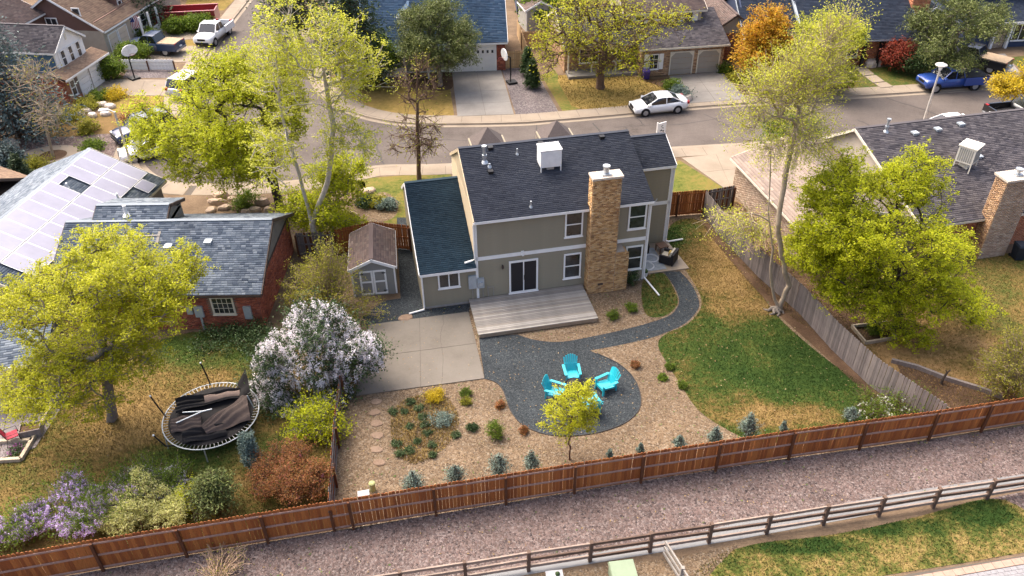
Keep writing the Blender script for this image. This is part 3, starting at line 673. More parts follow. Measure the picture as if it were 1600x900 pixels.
def garage_door(parent, T, x0, x1, z1, mat, rows=4, lights=False, frame='white_trim'):
    """sectional door: every panel row proud of the next joint"""
    f = MB(T); f.box(x0 - .1, x0, 0, .06, 0, z1 + .1); f.box(x1, x1 + .1, 0, .06, 0, z1 + .1); f.box(x0, x1, 0, .06, z1, z1 + .1)
    o = f.build('garage_door', frame, parent)
    for r in range(rows):
        a, b = z1 * r / rows + .012, z1 * (r + 1) / rows - .012
        p = MB(T).box(x0 + .01, x1 - .01, 0, .035, a, b).build('door_panel', mat, o)
        if lights and r == rows - 1:
            for i in range(4):
                w = (x1 - x0) / 4; MB(T).box(x0 + w * i + .12, x0 + w * (i + 1) - .12, .03, .042, a + .12, b - .1).build('pane', 'glass', o)
    return o

def block(root, u0, u1, w0, w1, z1, mat, name='wall', z0=0.0):
    return MB().box(u0, u1, w0, w1, z0, z1).build(name, mat, root)

def gable_wall(root, u0, u1, w0, w1, ze, zr, axis, mat, t=.15, ends=(0, 1), name='gable', ridge_at=None):
    for k in ends:
        if axis == 'u':
            x = u0 if k == 0 else u1 - t; mid = (w0 + w1) / 2 if ridge_at is None else ridge_at
            b = MB(); b.add([(x, w0, ze), (x, w1, ze), (x, mid, zr), (x + t, w0, ze), (x + t, w1, ze), (x + t, mid, zr)], [(0, 2, 1), (3, 4, 5), (0, 1, 4, 3), (1, 2, 5, 4), (2, 0, 3, 5)])
        else:
            y = w0 if k == 0 else w1 - t; mid = (u0 + u1) / 2 if ridge_at is None else ridge_at
            b = MB(); b.add([(u0, y, ze), (u1, y, ze), (mid, y, zr), (u0, y + t, ze), (u1, y + t, ze), (mid, y + t, zr)], [(0, 1, 2), (3, 5, 4), (0, 3, 4, 1), (1, 4, 5, 2), (2, 5, 3, 0)])
        b.build(name, mat, root)

def roof_vent(root, u, w, z, s=.22, mat='black', name='roof_vent'):
    b = MB(); b.box(u - s / 2, u + s / 2, w - s / 2, w + s / 2, z - .1, z + .06); b.box(u - s * .65, u + s * .65, w - s * .65, w + s * .65, z + .06, z + .15)
    return b.build(name, mat, root)
def pipe_vent(root, u, w, z, r=.04, h=.35, cap=False, mat='galv'):
    b = MB(); b.tube([(u, w, z - .1), (u, w, z + h)], r, 10); b.tube([(u, w, z - .05), (u, w, z + .1)], [r * 2.6, r * 1.1], 10)
    if cap: b.tube([(u, w, z + h), (u, w, z + h + .12)], r * 1.6, 12); b.tube([(u, w, z + h * .35), (u, w, z + h * .5)], r * 1.5, 12)
    return b.build('vent_pipe', mat, root)

# ---------------------------------------------------------------- main house
H = thing('house', 'grey-green two-storey house with dark shingle roof and tall tan brick chimney', 'house', (-1.923, 35.988, 0), .1986)
L1, D1 = 9.72, 8.2
block(H, 0, L1, 0, D1, 5.0, 'siding'); block(H, .01, L1 - .01, .002, 4.5, 5.33, 'siding', z0=4.9); gable_wall(H, 0, L1, 0, D1, 4.95, 7.10, 'u', 'siding_sunlit', ridge_at=4.55)
block(H, -3.07, -.004, 0, 9.3, 2.45, 'siding', 'garage_wall'); gable_wall(H, -3.07, -.004, 0, 9.3, 2.45, 4.62, 'u', 'siding', ends=(0,), ridge_at=5.78)
block(H, L1 + .004, 12.30, 3.44, 6.9, 5.42, 'siding', 'wing_wall'); gable_wall(H, L1 + .004, 12.30, 3.44, 6.9, 5.42, 6.40, 'u', 'siding', ends=(1,), ridge_at=5.34)
T0 = wall_T((0, 0, 0), (1, 0, 0), (0, -1, 0))
siding(H, T0, L1, .15, 2.78, 'siding'); siding(H, T0, L1, 3.03, 5.30, 'siding')
siding(H, wall_T((-3.07, 0, 0), (1, 0, 0), (0, -1, 0)), 3.06, .15, 2.40, 'siding')
siding(H, wall_T((L1 + .01, 3.44, 0), (1, 0, 0), (0, -1, 0)), 2.58, .12, 2.78, 'siding'); siding(H, wall_T((L1 + .01, 3.44, 0), (1, 0, 0), (0, -1, 0)), 2.58, 3.03, 5.38, 'siding')
siding(H, wall_T((0, D1, 0), (0, -1, 0), (-1, 0, 0)), D1, 2.6, 5.30, 'siding_sunlit')  # left wall boards in the painted sunlit tone
MB(T0).box(-3.1, L1 + .03, .005, .035, 0, .15).build('foundation', 'found', H)
MB(T0).box(-.03, L1 + .03, .005, .05, 2.79, 3.02).build('trim_band', 'white_trim', H)
MB(wall_T((0, 3.44, 0), (1, 0, 0), (0, -1, 0))).box(L1 + .02, 12.33, .005, .05, 2.79, 3.02).build('trim_band', 'white_trim', H)
for x, y, z1 in ((.02, -.03, 5.33), (L1 - .04, -.03, 5.33), (12.25, 3.41, 5.42)):
    MB().box(x - .07, x + .07, y - .02, y + .05, .1, z1).build('corner_board', 'white_trim', H)
mr = gable_roof(H, 0, L1, 0, D1, 5.435, 7.28, 'u', 'shingle_dark', .283, .06, seed=1, tab=.28, course=.125, ridge_at=4.55, ze2=5.05, rakes=(1, 0), rake_mat='siding_sunlit')
gable_roof(H, -3.07, -.10, 0, 9.3, 2.52, 4.82, 'u', 'shingle_teal', .26, .06, seed=3, tab=.26, course=.13, ridge_at=5.78, rakes=(1, 0))
gable_roof(H, L1 + .16, 12.30, 3.44, 6.9, 5.50, 6.46, 'u', 'shingle_dark', .25, .08, seed=5, ridge_at=5.34, tab=.28, course=.125, ze2=5.3, rakes=(0, 1))
M('bay_shingle', (.105, .085, .078), .9, .15, 9, .6, 12)
# peaks of the two street-side bays, seen past the ridge
for cu in (2.37, 6.70):
    fb = block(H, cu - 1.1, cu + 1.1, 7.9, 9.9, 5.2, 'siding', 'front_bay', 2.6)
    b = MB(); z0, z1 = 5.05, 6.25
    b.add([(cu - 1.15, 7.85, z0), (cu + 1.15, 7.85, z0), (cu + 1.15, 10.2, z0), (cu - 1.15, 10.2, z0), (cu, 9.0, z1)], [(0, 1, 4), (1, 2, 4), (2, 3, 4), (3, 0, 4), (3, 2, 1, 0)])
    pk = b.build('bay_roof', 'bay_shingle', H)
window(H, T0, -2.15, -.95, 1.28, 2.38, 'slider', base=.045, d=.105)
window(H, T0, 4.90, 5.90, 3.62, 5.20, 'hung', base=.045, d=.105); window(H, T0, 4.90, 5.90, .85, 2.52, 'hung', base=.045, d=.105)
window(H, T0, 8.47, 9.50, 3.62, 5.20, 'hung', base=.045, d=.105); window(H, T0, 8.50, 9.50, .88, 2.50, 'hung', base=.045, d=.105)
dr = window(H, T0, 1.79, 3.43, .33, 2.50, 'slider', base=.045, d=.115, fw=.10, pane='screen'); dr.name = 'sliding_door'
MB(T0).box(3.02 - .40, 3.02 - .36, .1, .14, 1.2, 1.5).build('handle', 'black', dr)
# chimney
CHM = link('chimney', None, H)
block(CHM, 6.17, 7.70, -.68, -.03, 7.30, 'mortar', 'stack'); block(CHM, 7.69, 8.46, -.672, -.035, 2.30, 'mortar', 'firebox')
def shoulder(x): return 2.72 if x < .95 else 2.72 - .35 * (x - .95)
bricks(CHM, (6.17, -.68, 0), (1, 0, 0), (0, -1, 0), 1.53, 7.28, 'brick_tan', seed=1, bl=.2, bh=.068, proud=.02)
bricks(CHM, (7.70, -.672, 0), (1, 0, 0), (0, -1, 0), .76, 2.62, 'brick_tan', seed=2, bl=.2, bh=.068, proud=.02)
bricks(CHM, (6.17, .02, 0), (0, -1, 0), (-1, 0, 0), .70, 7.28, 'brick_tan', seed=3, bl=.2, bh=.068, proud=.02)
bricks(CHM, (7.70, -.68, 2.7), (0, 1, 0), (1, 0, 0), .65, 4.58, 'brick_tan', seed=4, bl=.2, bh=.068, proud=.02)
bricks(CHM, (8.46, -.672, 0), (0, 1, 0), (1, 0, 0), .64, 2.3, 'brick_tan', seed=5, bl=.2, bh=.068, proud=.02)
MB().extr([(-.68, 2.62), (-.03, 2.62), (-.03, 2.70), (-.68, 2.70)], 7.70, 8.2).build('shoulder', 'mortar', CHM)
b = MB(); b.add([(7.70, -.68, 2.30), (8.47, -.68, 2.30), (8.47, -.03, 2.30), (7.70, -.03, 2.30), (7.70, -.66, 2.72), (8.40, -.66, 2.52), (8.40, -.04, 2.52), (7.70, -.04, 2.72)], [(3, 2, 1, 0), (4, 5, 6, 7), (0, 1, 5, 4), (1, 2, 6, 5), (2, 3, 7, 6), (3, 0, 4, 7)]); b.build('shoulder', 'brick_tan', CHM)
MB().box(6.10, 7.78, -.76, .02, 7.30, 7.42).build('crown_cap', 'cap_stone', CHM)
b = MB(); b.box(6.68, 7.18, -.58, -.14, 7.42, 7.50); b.tube([(6.93, -.36, 7.5), (6.93, -.36, 7.84)], .15, 12); b.tube([(6.93, -.36, 7.84), (6.93, -.36, 7.92)], .20, 12); b.build('flue', 'galv', CHM)
MB().box(6.75, 7.05, -.715, -.69, .55, .68).build('ash_door', 'dark_brown', CHM)
# roof fittings
rz = lambda w: 5.435 + .3815 * (w + .283)
EC = link('swamp_cooler', None, H, (4.68, 2.75, rz(2.75)))
EC['label'] = 'white rooftop cooler box standing on four legs'
b = MB(); b.box(-.58, .58, -.45, .45, .12, 1.10); b.build('cabinet', 'cooler_white', EC)
MB().box(-.61, .61, -.48, .48, 1.10, 1.15).build('lid', 'cooler_white', EC)
for sx in (-.55, .55):
    for sy in (-.43, .43): MB().box(sx - .025, sx + .025, sy - .025, sy + .025, -.32 if sy < 0 else 0, .13).build('leg', 'cooler_white', EC)
for sx in (-.3, .3): MB().box(sx - .2, sx + .2, -.462, -.452, .25, 1.0).build('pad_panel', 'cooler_white', EC)
MB().box(-.2, .2, -.3, .3, -.2, .12).build('duct', 'galv', EC)
pipe_vent(H, 1.22, 3.45, rz(3.45), .09, .85, True); pipe_vent(H, 1.42, 3.10, rz(3.1), .06, .18)
pipe_vent(H, 3.1, 3.72, rz(3.72), .045, .35); pipe_vent(H, 3.08, .22, rz(.22), .045, .35)
for u, w in ((1.4, 2.65), (1.7, 4.25), (4.54, 4.2), (8.1, 4.2)): roof_vent(H, u, w, rz(w) + .02)
# gutters, downspouts, meters, lamp
def spout(root, pts, name='downspout'): return MB().tube(pts, .05, 6).build(name, 'white_trim', root)
spout(H, [(L1 - .02, -.28, 5.30), (L1 - .02, -.12, 5.05), (L1 - .02, -.12, .3), (L1 + .1, -.25, .15), (L1 + .35, -1.75, .08)])
spout(H, [(-.08, -.26, 5.32), (-.08, -.08, 5.1), (-.08, -.08, 2.95), (-.25, -.05, 2.86), (-.62, .02, 2.72)])
spout(H, [(-3.02, -.28, 2.40), (-3.02, -.10, 2.25), (-3.02, -.10, .2), (-3.05, -.2, .1), (-3.9, -.35, .08)])
spout(H, [(12.36, 3.2, 5.35), (12.36, 3.36, 5.1), (12.36, 3.36, .2), (12.5, 3.3, .12), (13.5, 3.4, .10)])
mt = MB().box(-.49, -.06, -.16, -.03, 1.05, 1.90).build('breaker_box', 'metal_grey', H)
mt = MB().box(0, .38, -.16, -.03, 1.02, 1.66).build('electric_meter', 'metal_grey', H); MB().tube([(.19, -.16, 1.34), (.19, -.26, 1.34)], .11, 12).build('dial', 'galv', mt)
b = MB()
for u in (.30, .58, -.28): MB().tube([(u, -.08, 1.05), (u, -.08, .1)], .025, 6).build('conduit', 'found', H)
MB().tube([(.62, -.08, .95), (.9, -.08, .95), (.9, -.08, .3)], .02, 6).build('gas_pipe', 'found', H)
b = MB(); b.ball((1.44, -.14, 2.20), (.07, .07, .11)); b.box(1.40, 1.48, -.10, -.02, 2.2, 2.32); b.build('wall_lamp', 'dark_brown', H)
b = MB(); b.ball((2.56, -.14, 2.90), .09); b.box(2.48, 2.64, -.08, -.02, 2.84, 3.08); b.ball((2.56, -.2, 3.0), .05); b.build('flood_lamp', 'white_trim', H)
b = MB(); b.tube([(10.35, 3.3, 3.1), (10.8, 3.0, 2.95), (11.2, 3.0, 3.3)], .02, 6); b.tube([(10.8, 3.0, 2.95), (11.1, 2.75, 3.4), (11.3, 2.9, 3.55)], .02, 6); b.build('antenna_bracket', 'metal_grey', H)
# deck: separate boards on a rim
for k_, c_ in enumerate([(.26, .24, .215), (.20, .185, .168), (.235, .21, .18), (.30, .28, .25)]): M('deck_wood_%d' % k_, c_, .85, .3, 2.0, .3, 25, stretch=(.6, 8, 1))
M('deck_rim', (.30, .225, .15), .85, .15, 3)
DK = thing('deck', 'low weathered grey timber deck outside the sliding glass door', 'deck', (-1.923, 35.988, 0), .1986)
MB().box(-.48, 5.98, -3.22, -.10, .05, .26).build('rim_joist', 'deck_rim', DK)
for i in range(23):
    me = MB().box(-.53, 6.03, -.138 * .5 + .009, .138 * .5 - .009, 0, .035).mesh('deck_board', 'deck_wood_%d' % random.Random(i + 5).randrange(4))
    o = link('deck_board', me, DK, (random.Random(i).uniform(-.008, .008), -.12 - .138 * i - .01, .268))
b = MB(); rng = random.Random(3)
for u in (-.3, 2.8, 5.75): b.box(u - .05, u + .05, -3.2, -3.1, 0, .25)
b.build('post', 'deck_rim', DK)
# corner patio
HT = lambda u, w: (-1.923 + math.cos(.1986) * u - math.sin(.1986) * w, 35.988 + math.sin(.1986) * u + math.cos(.1986) * w)
slabs('patio_slab', [HT(9.75, .40), HT(12.72, .40), HT(12.5, 3.42), HT(9.75, 3.42)], 1, 1, .08, 'concrete')
# ---------------------------------------------------------------- brick neighbour with solar panels
MG('solar_cell', [(.3, (.19, .19, .25)), (.6, (.23, .23, .30)), (.8, (.27, .27, .34))], .8, bump=0, fine=3, fine_amt=.2, rough=.3)  # pale lavender base has the sky's reflection mixed into it
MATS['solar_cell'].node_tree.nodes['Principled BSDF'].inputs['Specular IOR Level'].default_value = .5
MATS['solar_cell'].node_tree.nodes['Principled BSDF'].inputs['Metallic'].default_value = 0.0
M('panel_frame', (.62, .62, .63), .4, .05, 3, metal=.4)
B = thing('house', 'red brick bungalow with slate-grey shingles and rows of solar panels', 'house', (-24.0, 33.85, 0), 0.0)
block(B, 0, 10.6, .02, 7.6, 2.40, 'mortar_dark'); TB = wall_T((0, .02, 0), (1, 0, 0), (0, -1, 0)); TR = wall_T((10.6, .02, 0), (0, 1, 0), (1, 0, 0))
gable_wall(B, 0, 10.6, .02, 7.6, 2.40, 4.30, 'u', 'grey_taupe', ends=(1,), t=.2, ridge_at=3.95)
bricks(B, (0, .02, 0), (1, 0, 0), (0, -1, 0), 10.6, 2.40, 'brick_red', 'mortar_dark', seed=11, holes=[(8.05, 9.35, .95, 2.2)])
bricks(B, (10.6, .02, 0), (0, 1, 0), (1, 0, 0), 7.58, 2.40, 'brick_red', 'mortar_dark', seed=12)
gable_roof(B, 0, 10.6, .02, 7.6, 2.50, 4.48, 'u', 'shingle_slate', .28, .35, trim='dark_brown', seed=20, ridge_at=3.95, tab=.29, course=.135)
MB(wall_T((10.62, 0, 0), (0, 1, 0), (1, 0, 0))).box(-.05, 7.6, .0, .03, 2.36, 2.46).build('frieze_board', 'dark_brown', B)
b = MB(TR); b.box(3.2, 3.75, 0, .04, 3.1, 3.65)
for k in range(4): b.box(3.25, 3.7, .04, .05, 3.15 + .12 * k, 3.22 + .12 * k)
b.build('gable_vent', 'dark_brown', B)
window(B, TB, 8.1, 9.3, 1.0, 2.15, 'grid43', 'cream_trim')
for x0, x1, z0, z1 in ((6.75, 7.05, 1.1, 1.7), (7.15, 7.6, .9, 1.6), (9.75, 10.15, .75, 1.55)): MB(TB).box(x0, x1, .02, .14, z0, z1).build('meter_box', 'metal_grey', B)
MB(TB).box(7.33, 7.43, .03, .09, 0, .9).build('conduit', 'metal_grey', B)
for u, w in ((5.6, 2.35), (7.7, 2.6), (3.7, 2.1)): roof_vent(B, u, w, 2.5 + .468 * (w + .28), .3, 'metal_grey')
# taller cross part
block(B, 1.2, 5.0, 3.0, 6.5, 4.1, 'grey_taupe', 'upper_wall'); gable_wall(B, 1.2, 5.0, 2.6, 6.5, 3.9, 4.86, 'u', 'grey_taupe', ends=(1,), ridge_at=4.9)
gable_roof(B, 1.2, 5.0, 1.9, 6.6, 3.25, 4.95, 'u', 'shingle_slate', .28, .12, trim='dark_brown', seed=24, ridge_at=4.9, tab=.3, course=.135, ze2=4.2)
pipe_vent(B, 2.9, 4.3, 4.65, .09, .6, mat='cooler_white')
# solar wing, turned a little
SW = link('solar_wing', None, B, (1.85, 12.1, 0), -.165)
block(SW, -9.0, -.25, -12.5, -.35, 2.5, 'grey_taupe'); gable_wall(SW, -9.0, -.25, -12.5, -.35, 2.45, 4.25, 'w', 'grey_taupe', ends=(1,))
gable_roof(SW, -9.0, -.25, -12.5, -.35, 2.55, 4.48, 'w', 'shingle_slate', .25, .35, trim='cream_trim', seed=28, tab=.30, course=.14)
sl_ = math.hypot(4.625, 1.93); up_ = Vector((-4.625 / sl_, 0, 1.93 / sl_)); nr_ = Vector((1.93 / sl_, 0, 4.625 / sl_))
def panel(w, s0, s1):
    """one framed module lying on the slope, w along the ridge, s0..s1 up from the eave"""
    P0 = Vector((0, w, 2.55)) + nr_ * .10; b = MB()
    T = lambda a, c, h: P0 + Vector((0, 1, 0)) * a + up_ * c + nr_ * h
    p = MB(T).box(0, 1.02, s0, s1, 0, .035).build('solar_panel', 'panel_frame', SW)
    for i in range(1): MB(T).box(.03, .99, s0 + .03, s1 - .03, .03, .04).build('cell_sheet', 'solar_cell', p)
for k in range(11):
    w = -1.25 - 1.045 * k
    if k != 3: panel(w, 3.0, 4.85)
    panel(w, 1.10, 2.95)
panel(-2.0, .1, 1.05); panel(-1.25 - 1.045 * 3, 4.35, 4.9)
pipe_vent(SW, -1.0, -3.6, 3.0, .07, .5, mat='cooler_white'); pipe_vent(SW, -3.6, -4.2, 4.0, .06, .35, mat='cooler_white')

# ---------------------------------------------------------------- right-hand neighbour
C = thing('house', 'long low house with plum-grey shingles, pale cooler and brick chimney behind maple', 'house', (15.0, 48.0, 0), .21)
block(C, 0, 6.8, -9.2, -.1, 2.42, 'mortar', 'garage_wall'); gable_wall(C, 0, 6.8, -9.2, -.1, 2.42, 3.55, 'w', 'tan_siding')
bricks(C, (0, -.1, 0), (0, -1, 0), (-1, 0, 0), 9.1, 2.42, 'brick_sand', seed=31); bricks(C, (0, -9.2, 0), (1, 0, 0), (0, -1, 0), 6.8, 2.42, 'brick_sand', seed=32)
gable_roof(C, 0, 6.8, -9.2, -.1, 2.52, 3.62, 'w', 'shingle_taupe', .32, .3, trim='cream_trim', seed=33, tab=.6, course=.2)
block(C, 6.9, 22, -10.0, .9, 2.45, 'mortar', 'main_wall'); bricks(C, (6.9, -10.0, 0), (1, 0, 0), (0, -1, 0), 15.1, 2.42, 'brick_orange', seed=34, holes=[(9.0, 10.2, .8, 2.2)])
gable_wall(C, 6.9, 22, -10.0, .9, 2.45, 4.85, 'u', 'tan_siding', ends=(0,), ridge_at=-2.35)
gable_roof(C, 6.9, 22, -10.0, .9, 2.55, 5.0, 'u', 'shingle_plum', .4, .3, trim='cream_trim', seed=36, ridge_at=-2.35, tab=.34, course=.15)
window(C, wall_T((6.9, -10, 0), (1, 0, 0), (0, -1, 0)), 9.0, 10.2, .85, 2.2, 'hung', base=.02, d=.1)
CC = link('chimney', None, C)
u0, u1, w0, w1 = 10.75, 12.6, -10.95, -10.03
b = MB(); b.box(u0, u1, w0, w1, 0, 5.2); b.build('stack', 'mortar', CC)
bricks(CC, (u0, w0, 0), (1, 0, 0), (0, -1, 0), u1 - u0, 5.18, 'brick_sand', seed=41); bricks(CC, (u0, w1, 0), (0, -1, 0), (-1, 0, 0), w1 - w0, 5.18, 'brick_buff', seed=42)  # one stack, two brick colours: shaded tone in front, sunlit tone on left
MB().box(u0 - .1, u1 + .1, w0 - .1, w1 + .1, 5.2, 5.32).build('crown_cap', 'cap_stone', CC)
b = MB(); b.box(11.45, 11.9, -10.7, -10.3, 5.32, 5.40); b.tube([(11.68, -10.5, 5.4), (11.68, -10.5, 5.62)], .1, 10); b.tube([(11.68, -10.5, 5.62), (11.68, -10.5, 5.72)], .22, 12); b.build('flue', 'galv', CC)
cz = lambda w: 2.55 + (2.45 / 8.05) * (w + 10.4)
C2 = link('swamp_cooler', None, C, (11.9, -6.4, cz(-6.4)), .55)
MB().box(-.55, .55, -.5, .5, .38, 1.38).build('cabinet', 'cooler_cream', C2); MB().box(-.6, .6, -.55, .55, 1.38, 1.46).build('lid', 'cooler_cream', C2)
for f, T in enumerate((wall_T((-.55, -.5, 0), (1, 0, 0), (0, -1, 0)), wall_T((-.55, .5, 0), (0, -1, 0), (-1, 0, 0)))):
    W = 1.1 if f == 0 else 1.0
    for k in range(7): MB(T).box(.08 + (W - .16) / 7 * k + .02, .08 + (W - .16) / 7 * (k + 1) - .02, .0, .012, .48, 1.28).build('louvre', 'louver', C2)
for sx in (-.52, .52):
    for sy in (-.47, .47): MB().box(sx - .03, sx + .03, sy - .03, sy + .03, -.25 if sy < 0 else .0, .4).build('leg', 'cooler_cream', C2)
MB().box(-.25, .25, -.25, .3, -.1, .38).build('duct', 'cooler_cream', C2)
for u, w in ((10.2, -3.4), (11.9, -3.3), (13.7, -3.1), (13.2, -5.9)): roof_vent(C, u, w, cz(w), .3, 'metal_grey')
pipe_vent(C, 8.45, -2.9, cz(-2.9), .08, .75, True)

# ---------------------------------------------------------------- street of houses behind (left side of the upper road)
Dh = thing('house', 'house with white front gable, blue side wall and brick garage storey', 'house', (-36.9, 63.0, 0), 1.42)
TD = wall_T((0, 0, 0), (1, 0, 0), (0, -1, 0))
block(Dh, .9, 6.6, 0, 7.5, 2.25, 'mortar_dark'); bricks(Dh, (.9, 0, 0), (1, 0, 0), (0, -1, 0), 5.7, 2.25, 'brick_orange', seed=51, bl=.3, bh=.12, holes=[(2.55, 6.0, 0, 1.95), (1.3, 2.2, .4, 1.9)])
bricks(Dh, (.9, 7.5, 0), (0, -1, 0), (-1, 0, 0), 7.5, 2.25, 'brick_red', seed=52, bl=.3, bh=.12)  # side wall's shade is painted: redder, darker brick than the lit front
window(Dh, TD, 1.4, 2.1, .5, 1.85, 'hung'); garage_door(Dh, TD, 2.7, 4.1, 1.85, 'garage_white'); garage_door(Dh, TD, 4.45, 5.85, 1.85, 'garage_white')
b = MB(); slab_between(b, (.5, -.5, 2.3), (7.0, -.5, 2.3), (7.0, 1.0, 2.75), (.5, 1.0, 2.75), .12); sk = b.build('porch_roof', 'roof_deck', Dh)
shingles(sk, (.5, -.52, 2.31), (1, 0, 0), (0, .958, .287), 6.5, 1.56, 'shingle_tan', seed=53)
MB().bar((.5, -.52, 2.22), (7.0, -.52, 2.22), .08, .16).build('gutter', 'white_trim', Dh)
block(Dh, 1.9, 5.9, .8, 7.0, 4.1, 'white_paint', 'upper_front', 2.2); block(Dh, 1.86, 5.94, .95, 7.02, 4.08, 'blue_siding', 'upper_side', 2.3)
gable_wall(Dh, 1.9, 5.9, .8, 7.0, 4.1, 5.5, 'w', 'white_paint', ends=(0,)); TDu = wall_T((0, .8, 0), (1, 0, 0), (0, -1, 0))
gable_roof(Dh, 1.9, 5.9, .8, 7.0, 4.12, 5.64, 'w', 'shingle_plum', .2, .25, seed=55)
for x in (2.55, 3.62, 4.7):
    window(Dh, TDu, x, x + .62, 2.62, 3.95, 'hung', d=.07)
    for k in (-.26, .66): MB(TDu).box(x + k, x + k + .22, .0, .05, 2.62, 3.95).build('shutter', 'white_paint', Dh)
MB(TDu).box(3.8, 4.0, 0, .05, 4.5, 5.0).build('gable_vent', 'cooler_cream', Dh)

D2 = thing('house', 'brown two-storey house with tan shingles, dormers and cream garage', 'house', (-37.6, 75.0, 0), 1.42)
block(D2, -.5, 14, 0, 9, 2.6, 'tan_siding'); block(D2, -.45, 13.9, .6, 9, 3.4, 'brown_siding', 'upper_wall', 2.5)
gable_wall(D2, -.5, 14, 0, 9, 2.6, 5.6, 'u', 'brown_siding', ends=(0,)); TG = wall_T((-.5, 9, 0), (0, -1, 0), (-1, 0, 0)); T2 = wall_T((0, 0, 0), (1, 0, 0), (0, -1, 0))
gable_roof(D2, -.5, 14, 0, 9, 2.7, 5.75, 'u', 'shingle_tan', .4, .3, seed=57, tab=.5, course=.2)
garage_door(D2, T2, .1, 1.5, 2.0, 'garage_cream'); garage_door(D2, T2, 1.8, 3.2, 2.0, 'garage_cream')
window(D2, T2, 4.3, 5.2, .8, 2.1, 'hung'); window(D2, T2, 5.9, 6.8, .8, 2.1, 'hung'); window(D2, TG, 3.6, 4.8, 2.9, 3.7, 'slider'); window(D2, TG, 6.6, 7.4, 4.0, 4.7, 'plain')
for x in (4.0, 5.6, 7.2): MB().box(x - .08, x + .08, -1.2, -1.04, 0, 2.5).build('porch_post', 'white_trim', D2)
for k in range(2): MB().box(4.1 + 1.6 * k, 5.5 + 1.6 * k, -1.16, -1.08, .2, .9).build('porch_rail', 'white_trim', D2)
for k in range(2):
    x = 4.0 + 3.2 * k; dm = link('dormer', None, D2)
    block(dm, x, x + 1.3, .9, 3.6, 4.35, 'brown_siding', z0=3.2); gable_wall(dm, x, x + 1.3, .9, 3.6, 4.35, 4.9, 'w', 'white_paint', ends=(0,))
    gable_roof(dm, x, x + 1.3, .9, 3.6, 4.35, 4.95, 'w', 'shingle_brown', .12, .12, seed=60 + k); window(dm, wall_T((x, .9, 0), (1, 0, 0), (0, -1, 0)), .3, 1.0, 3.35, 4.35, 'hung')
block(D2, -6.0, -.52, 5.5, 10.5, 4.1, 'brown_siding', 'rear_wing'); gable_roof(D2, -6.0, -.6, 5.5, 10.5, 4.15, 5.6, 'u', 'shingle_brown', .3, .2, seed=66)
gable_wall(D2, -6.0, -.52, 5.5, 10.5, 4.1, 5.5, 'u', 'brown_siding', ends=(0,)); window(D2, wall_T((-6, 10.5, 0), (0, -1, 0), (-1, 0, 0)), 2.8, 4.0, 2.8, 3.8, 'slider')
block(D2, -3.0, -2.2, 10.0, 10.8, 6.6, 'cap_stone', 'chimney', 3.0)
D3 = thing('house', 'pale grey house corner with white porch beyond the red skip', 'house', (-33.5, 93.5, 0), 1.45)
block(D3, 0, 9, 0, 7, 2.6, 'grey_siding'); gable_roof(D3, 0, 9, 0, 7, 2.65, 4.8, 'u', 'shingle_brown', .4, .3, seed=70); window(D3, wall_T((0, 0, 0), (1, 0, 0), (0, -1, 0)), 1, 2.2, .8, 2.1, 'slider')
for x in (.3, 2.6, 5.2): MB().box(x - .08, x + .08, -1.3, -1.14, 0, 2.55).build('porch_post', 'white_trim', D3)
MB().box(.3, 5.2, -1.26, -1.18, .75, .85).build('porch_rail', 'white_trim', D3)

# ---------------------------------------------------------------- houses on the far side of the street
E_ = thing('house', 'house with bright blue roof, white double garage and picket porch', 'house', (-15.6, 69.55, 0), .055)
TE = wall_T((0, 0, 0), (1, 0, 0), (0, -1, 0))
block(E_, 0, 15.3, .02, 8.2, 2.6, 'grey_siding'); gable_wall(E_, 0, 15.3, .02, 8.2, 2.6, 5.6, 'u', 'grey_siding')
gable_roof(E_, 0, 15.3, .02, 8.2, 2.70, 5.75, 'u', 'shingle_blue', .35, .2, seed=72, tab=.4, course=.17)
MB(TE).box(10.2, 14.5, .0, .05, 0, 2.6).build('garage_front', 'white_paint', E_)
for x in (10.6, 12.65): garage_door(E_, wall_T((0, -.05, 0), (1, 0, 0), (0, -1, 0)), x, x + 1.7, 2.05, 'garage_white', 4, True)
bricks(E_, (14.5, 0, 0), (1, 0, 0), (0, -1, 0), .8, 2.5, 'brick_red', seed=73, bl=.3, bh=.11)
MB().box(4.0, 9.9, -.06, .0, .1, .2).build('porch_floor', 'white_trim', E_)
for x in (4.4, 6.4, 8.4): MB().box(x - .08, x + .08, -1.4, -1.25, 0, 2.5).build('porch_post', 'white_trim', E_)
b = MB(); slab_between(b, (4.0, -1.6, 2.5), (10.0, -1.6, 2.5), (10.0, .0, 2.75), (4.0, .0, 2.75), .1); b.build('porch_roof', 'shingle_blue', E_)
for k in range(22): MB().box(4.5 + .085 * k, 4.55 + .085 * k, -1.35, -1.31, .25, .95).build('picket', 'white_trim', E_)
MB().box(4.4, 6.4, -1.37, -1.29, .95, 1.02).build('porch_rail', 'white_trim', E_)
window(E_, TE, 4.9, 5.9, .9, 2.0, 'hung'); window(E_, TE, 7.1, 8.0, .9, 2.0, 'hung')
for x in (1.8, 6.0, 8.6):
    dm = link('dormer', None, E_); block(dm, x, x + 1.6, 1.6, 4.2, 4.6, 'white_paint', z0=3.0); gable_wall(dm, x, x + 1.6, 1.6, 4.2, 4.6, 5.3, 'w', 'white_paint', ends=(0,))
    gable_roof(dm, x, x + 1.6, 1.6, 4.2, 4.6, 5.35, 'w', 'shingle_blue', .15, .15, seed=75); window(dm, wall_T((x, 1.6, 0), (1, 0, 0), (0, -1, 0)), .4, 1.2, 3.4, 4.5, 'hung')

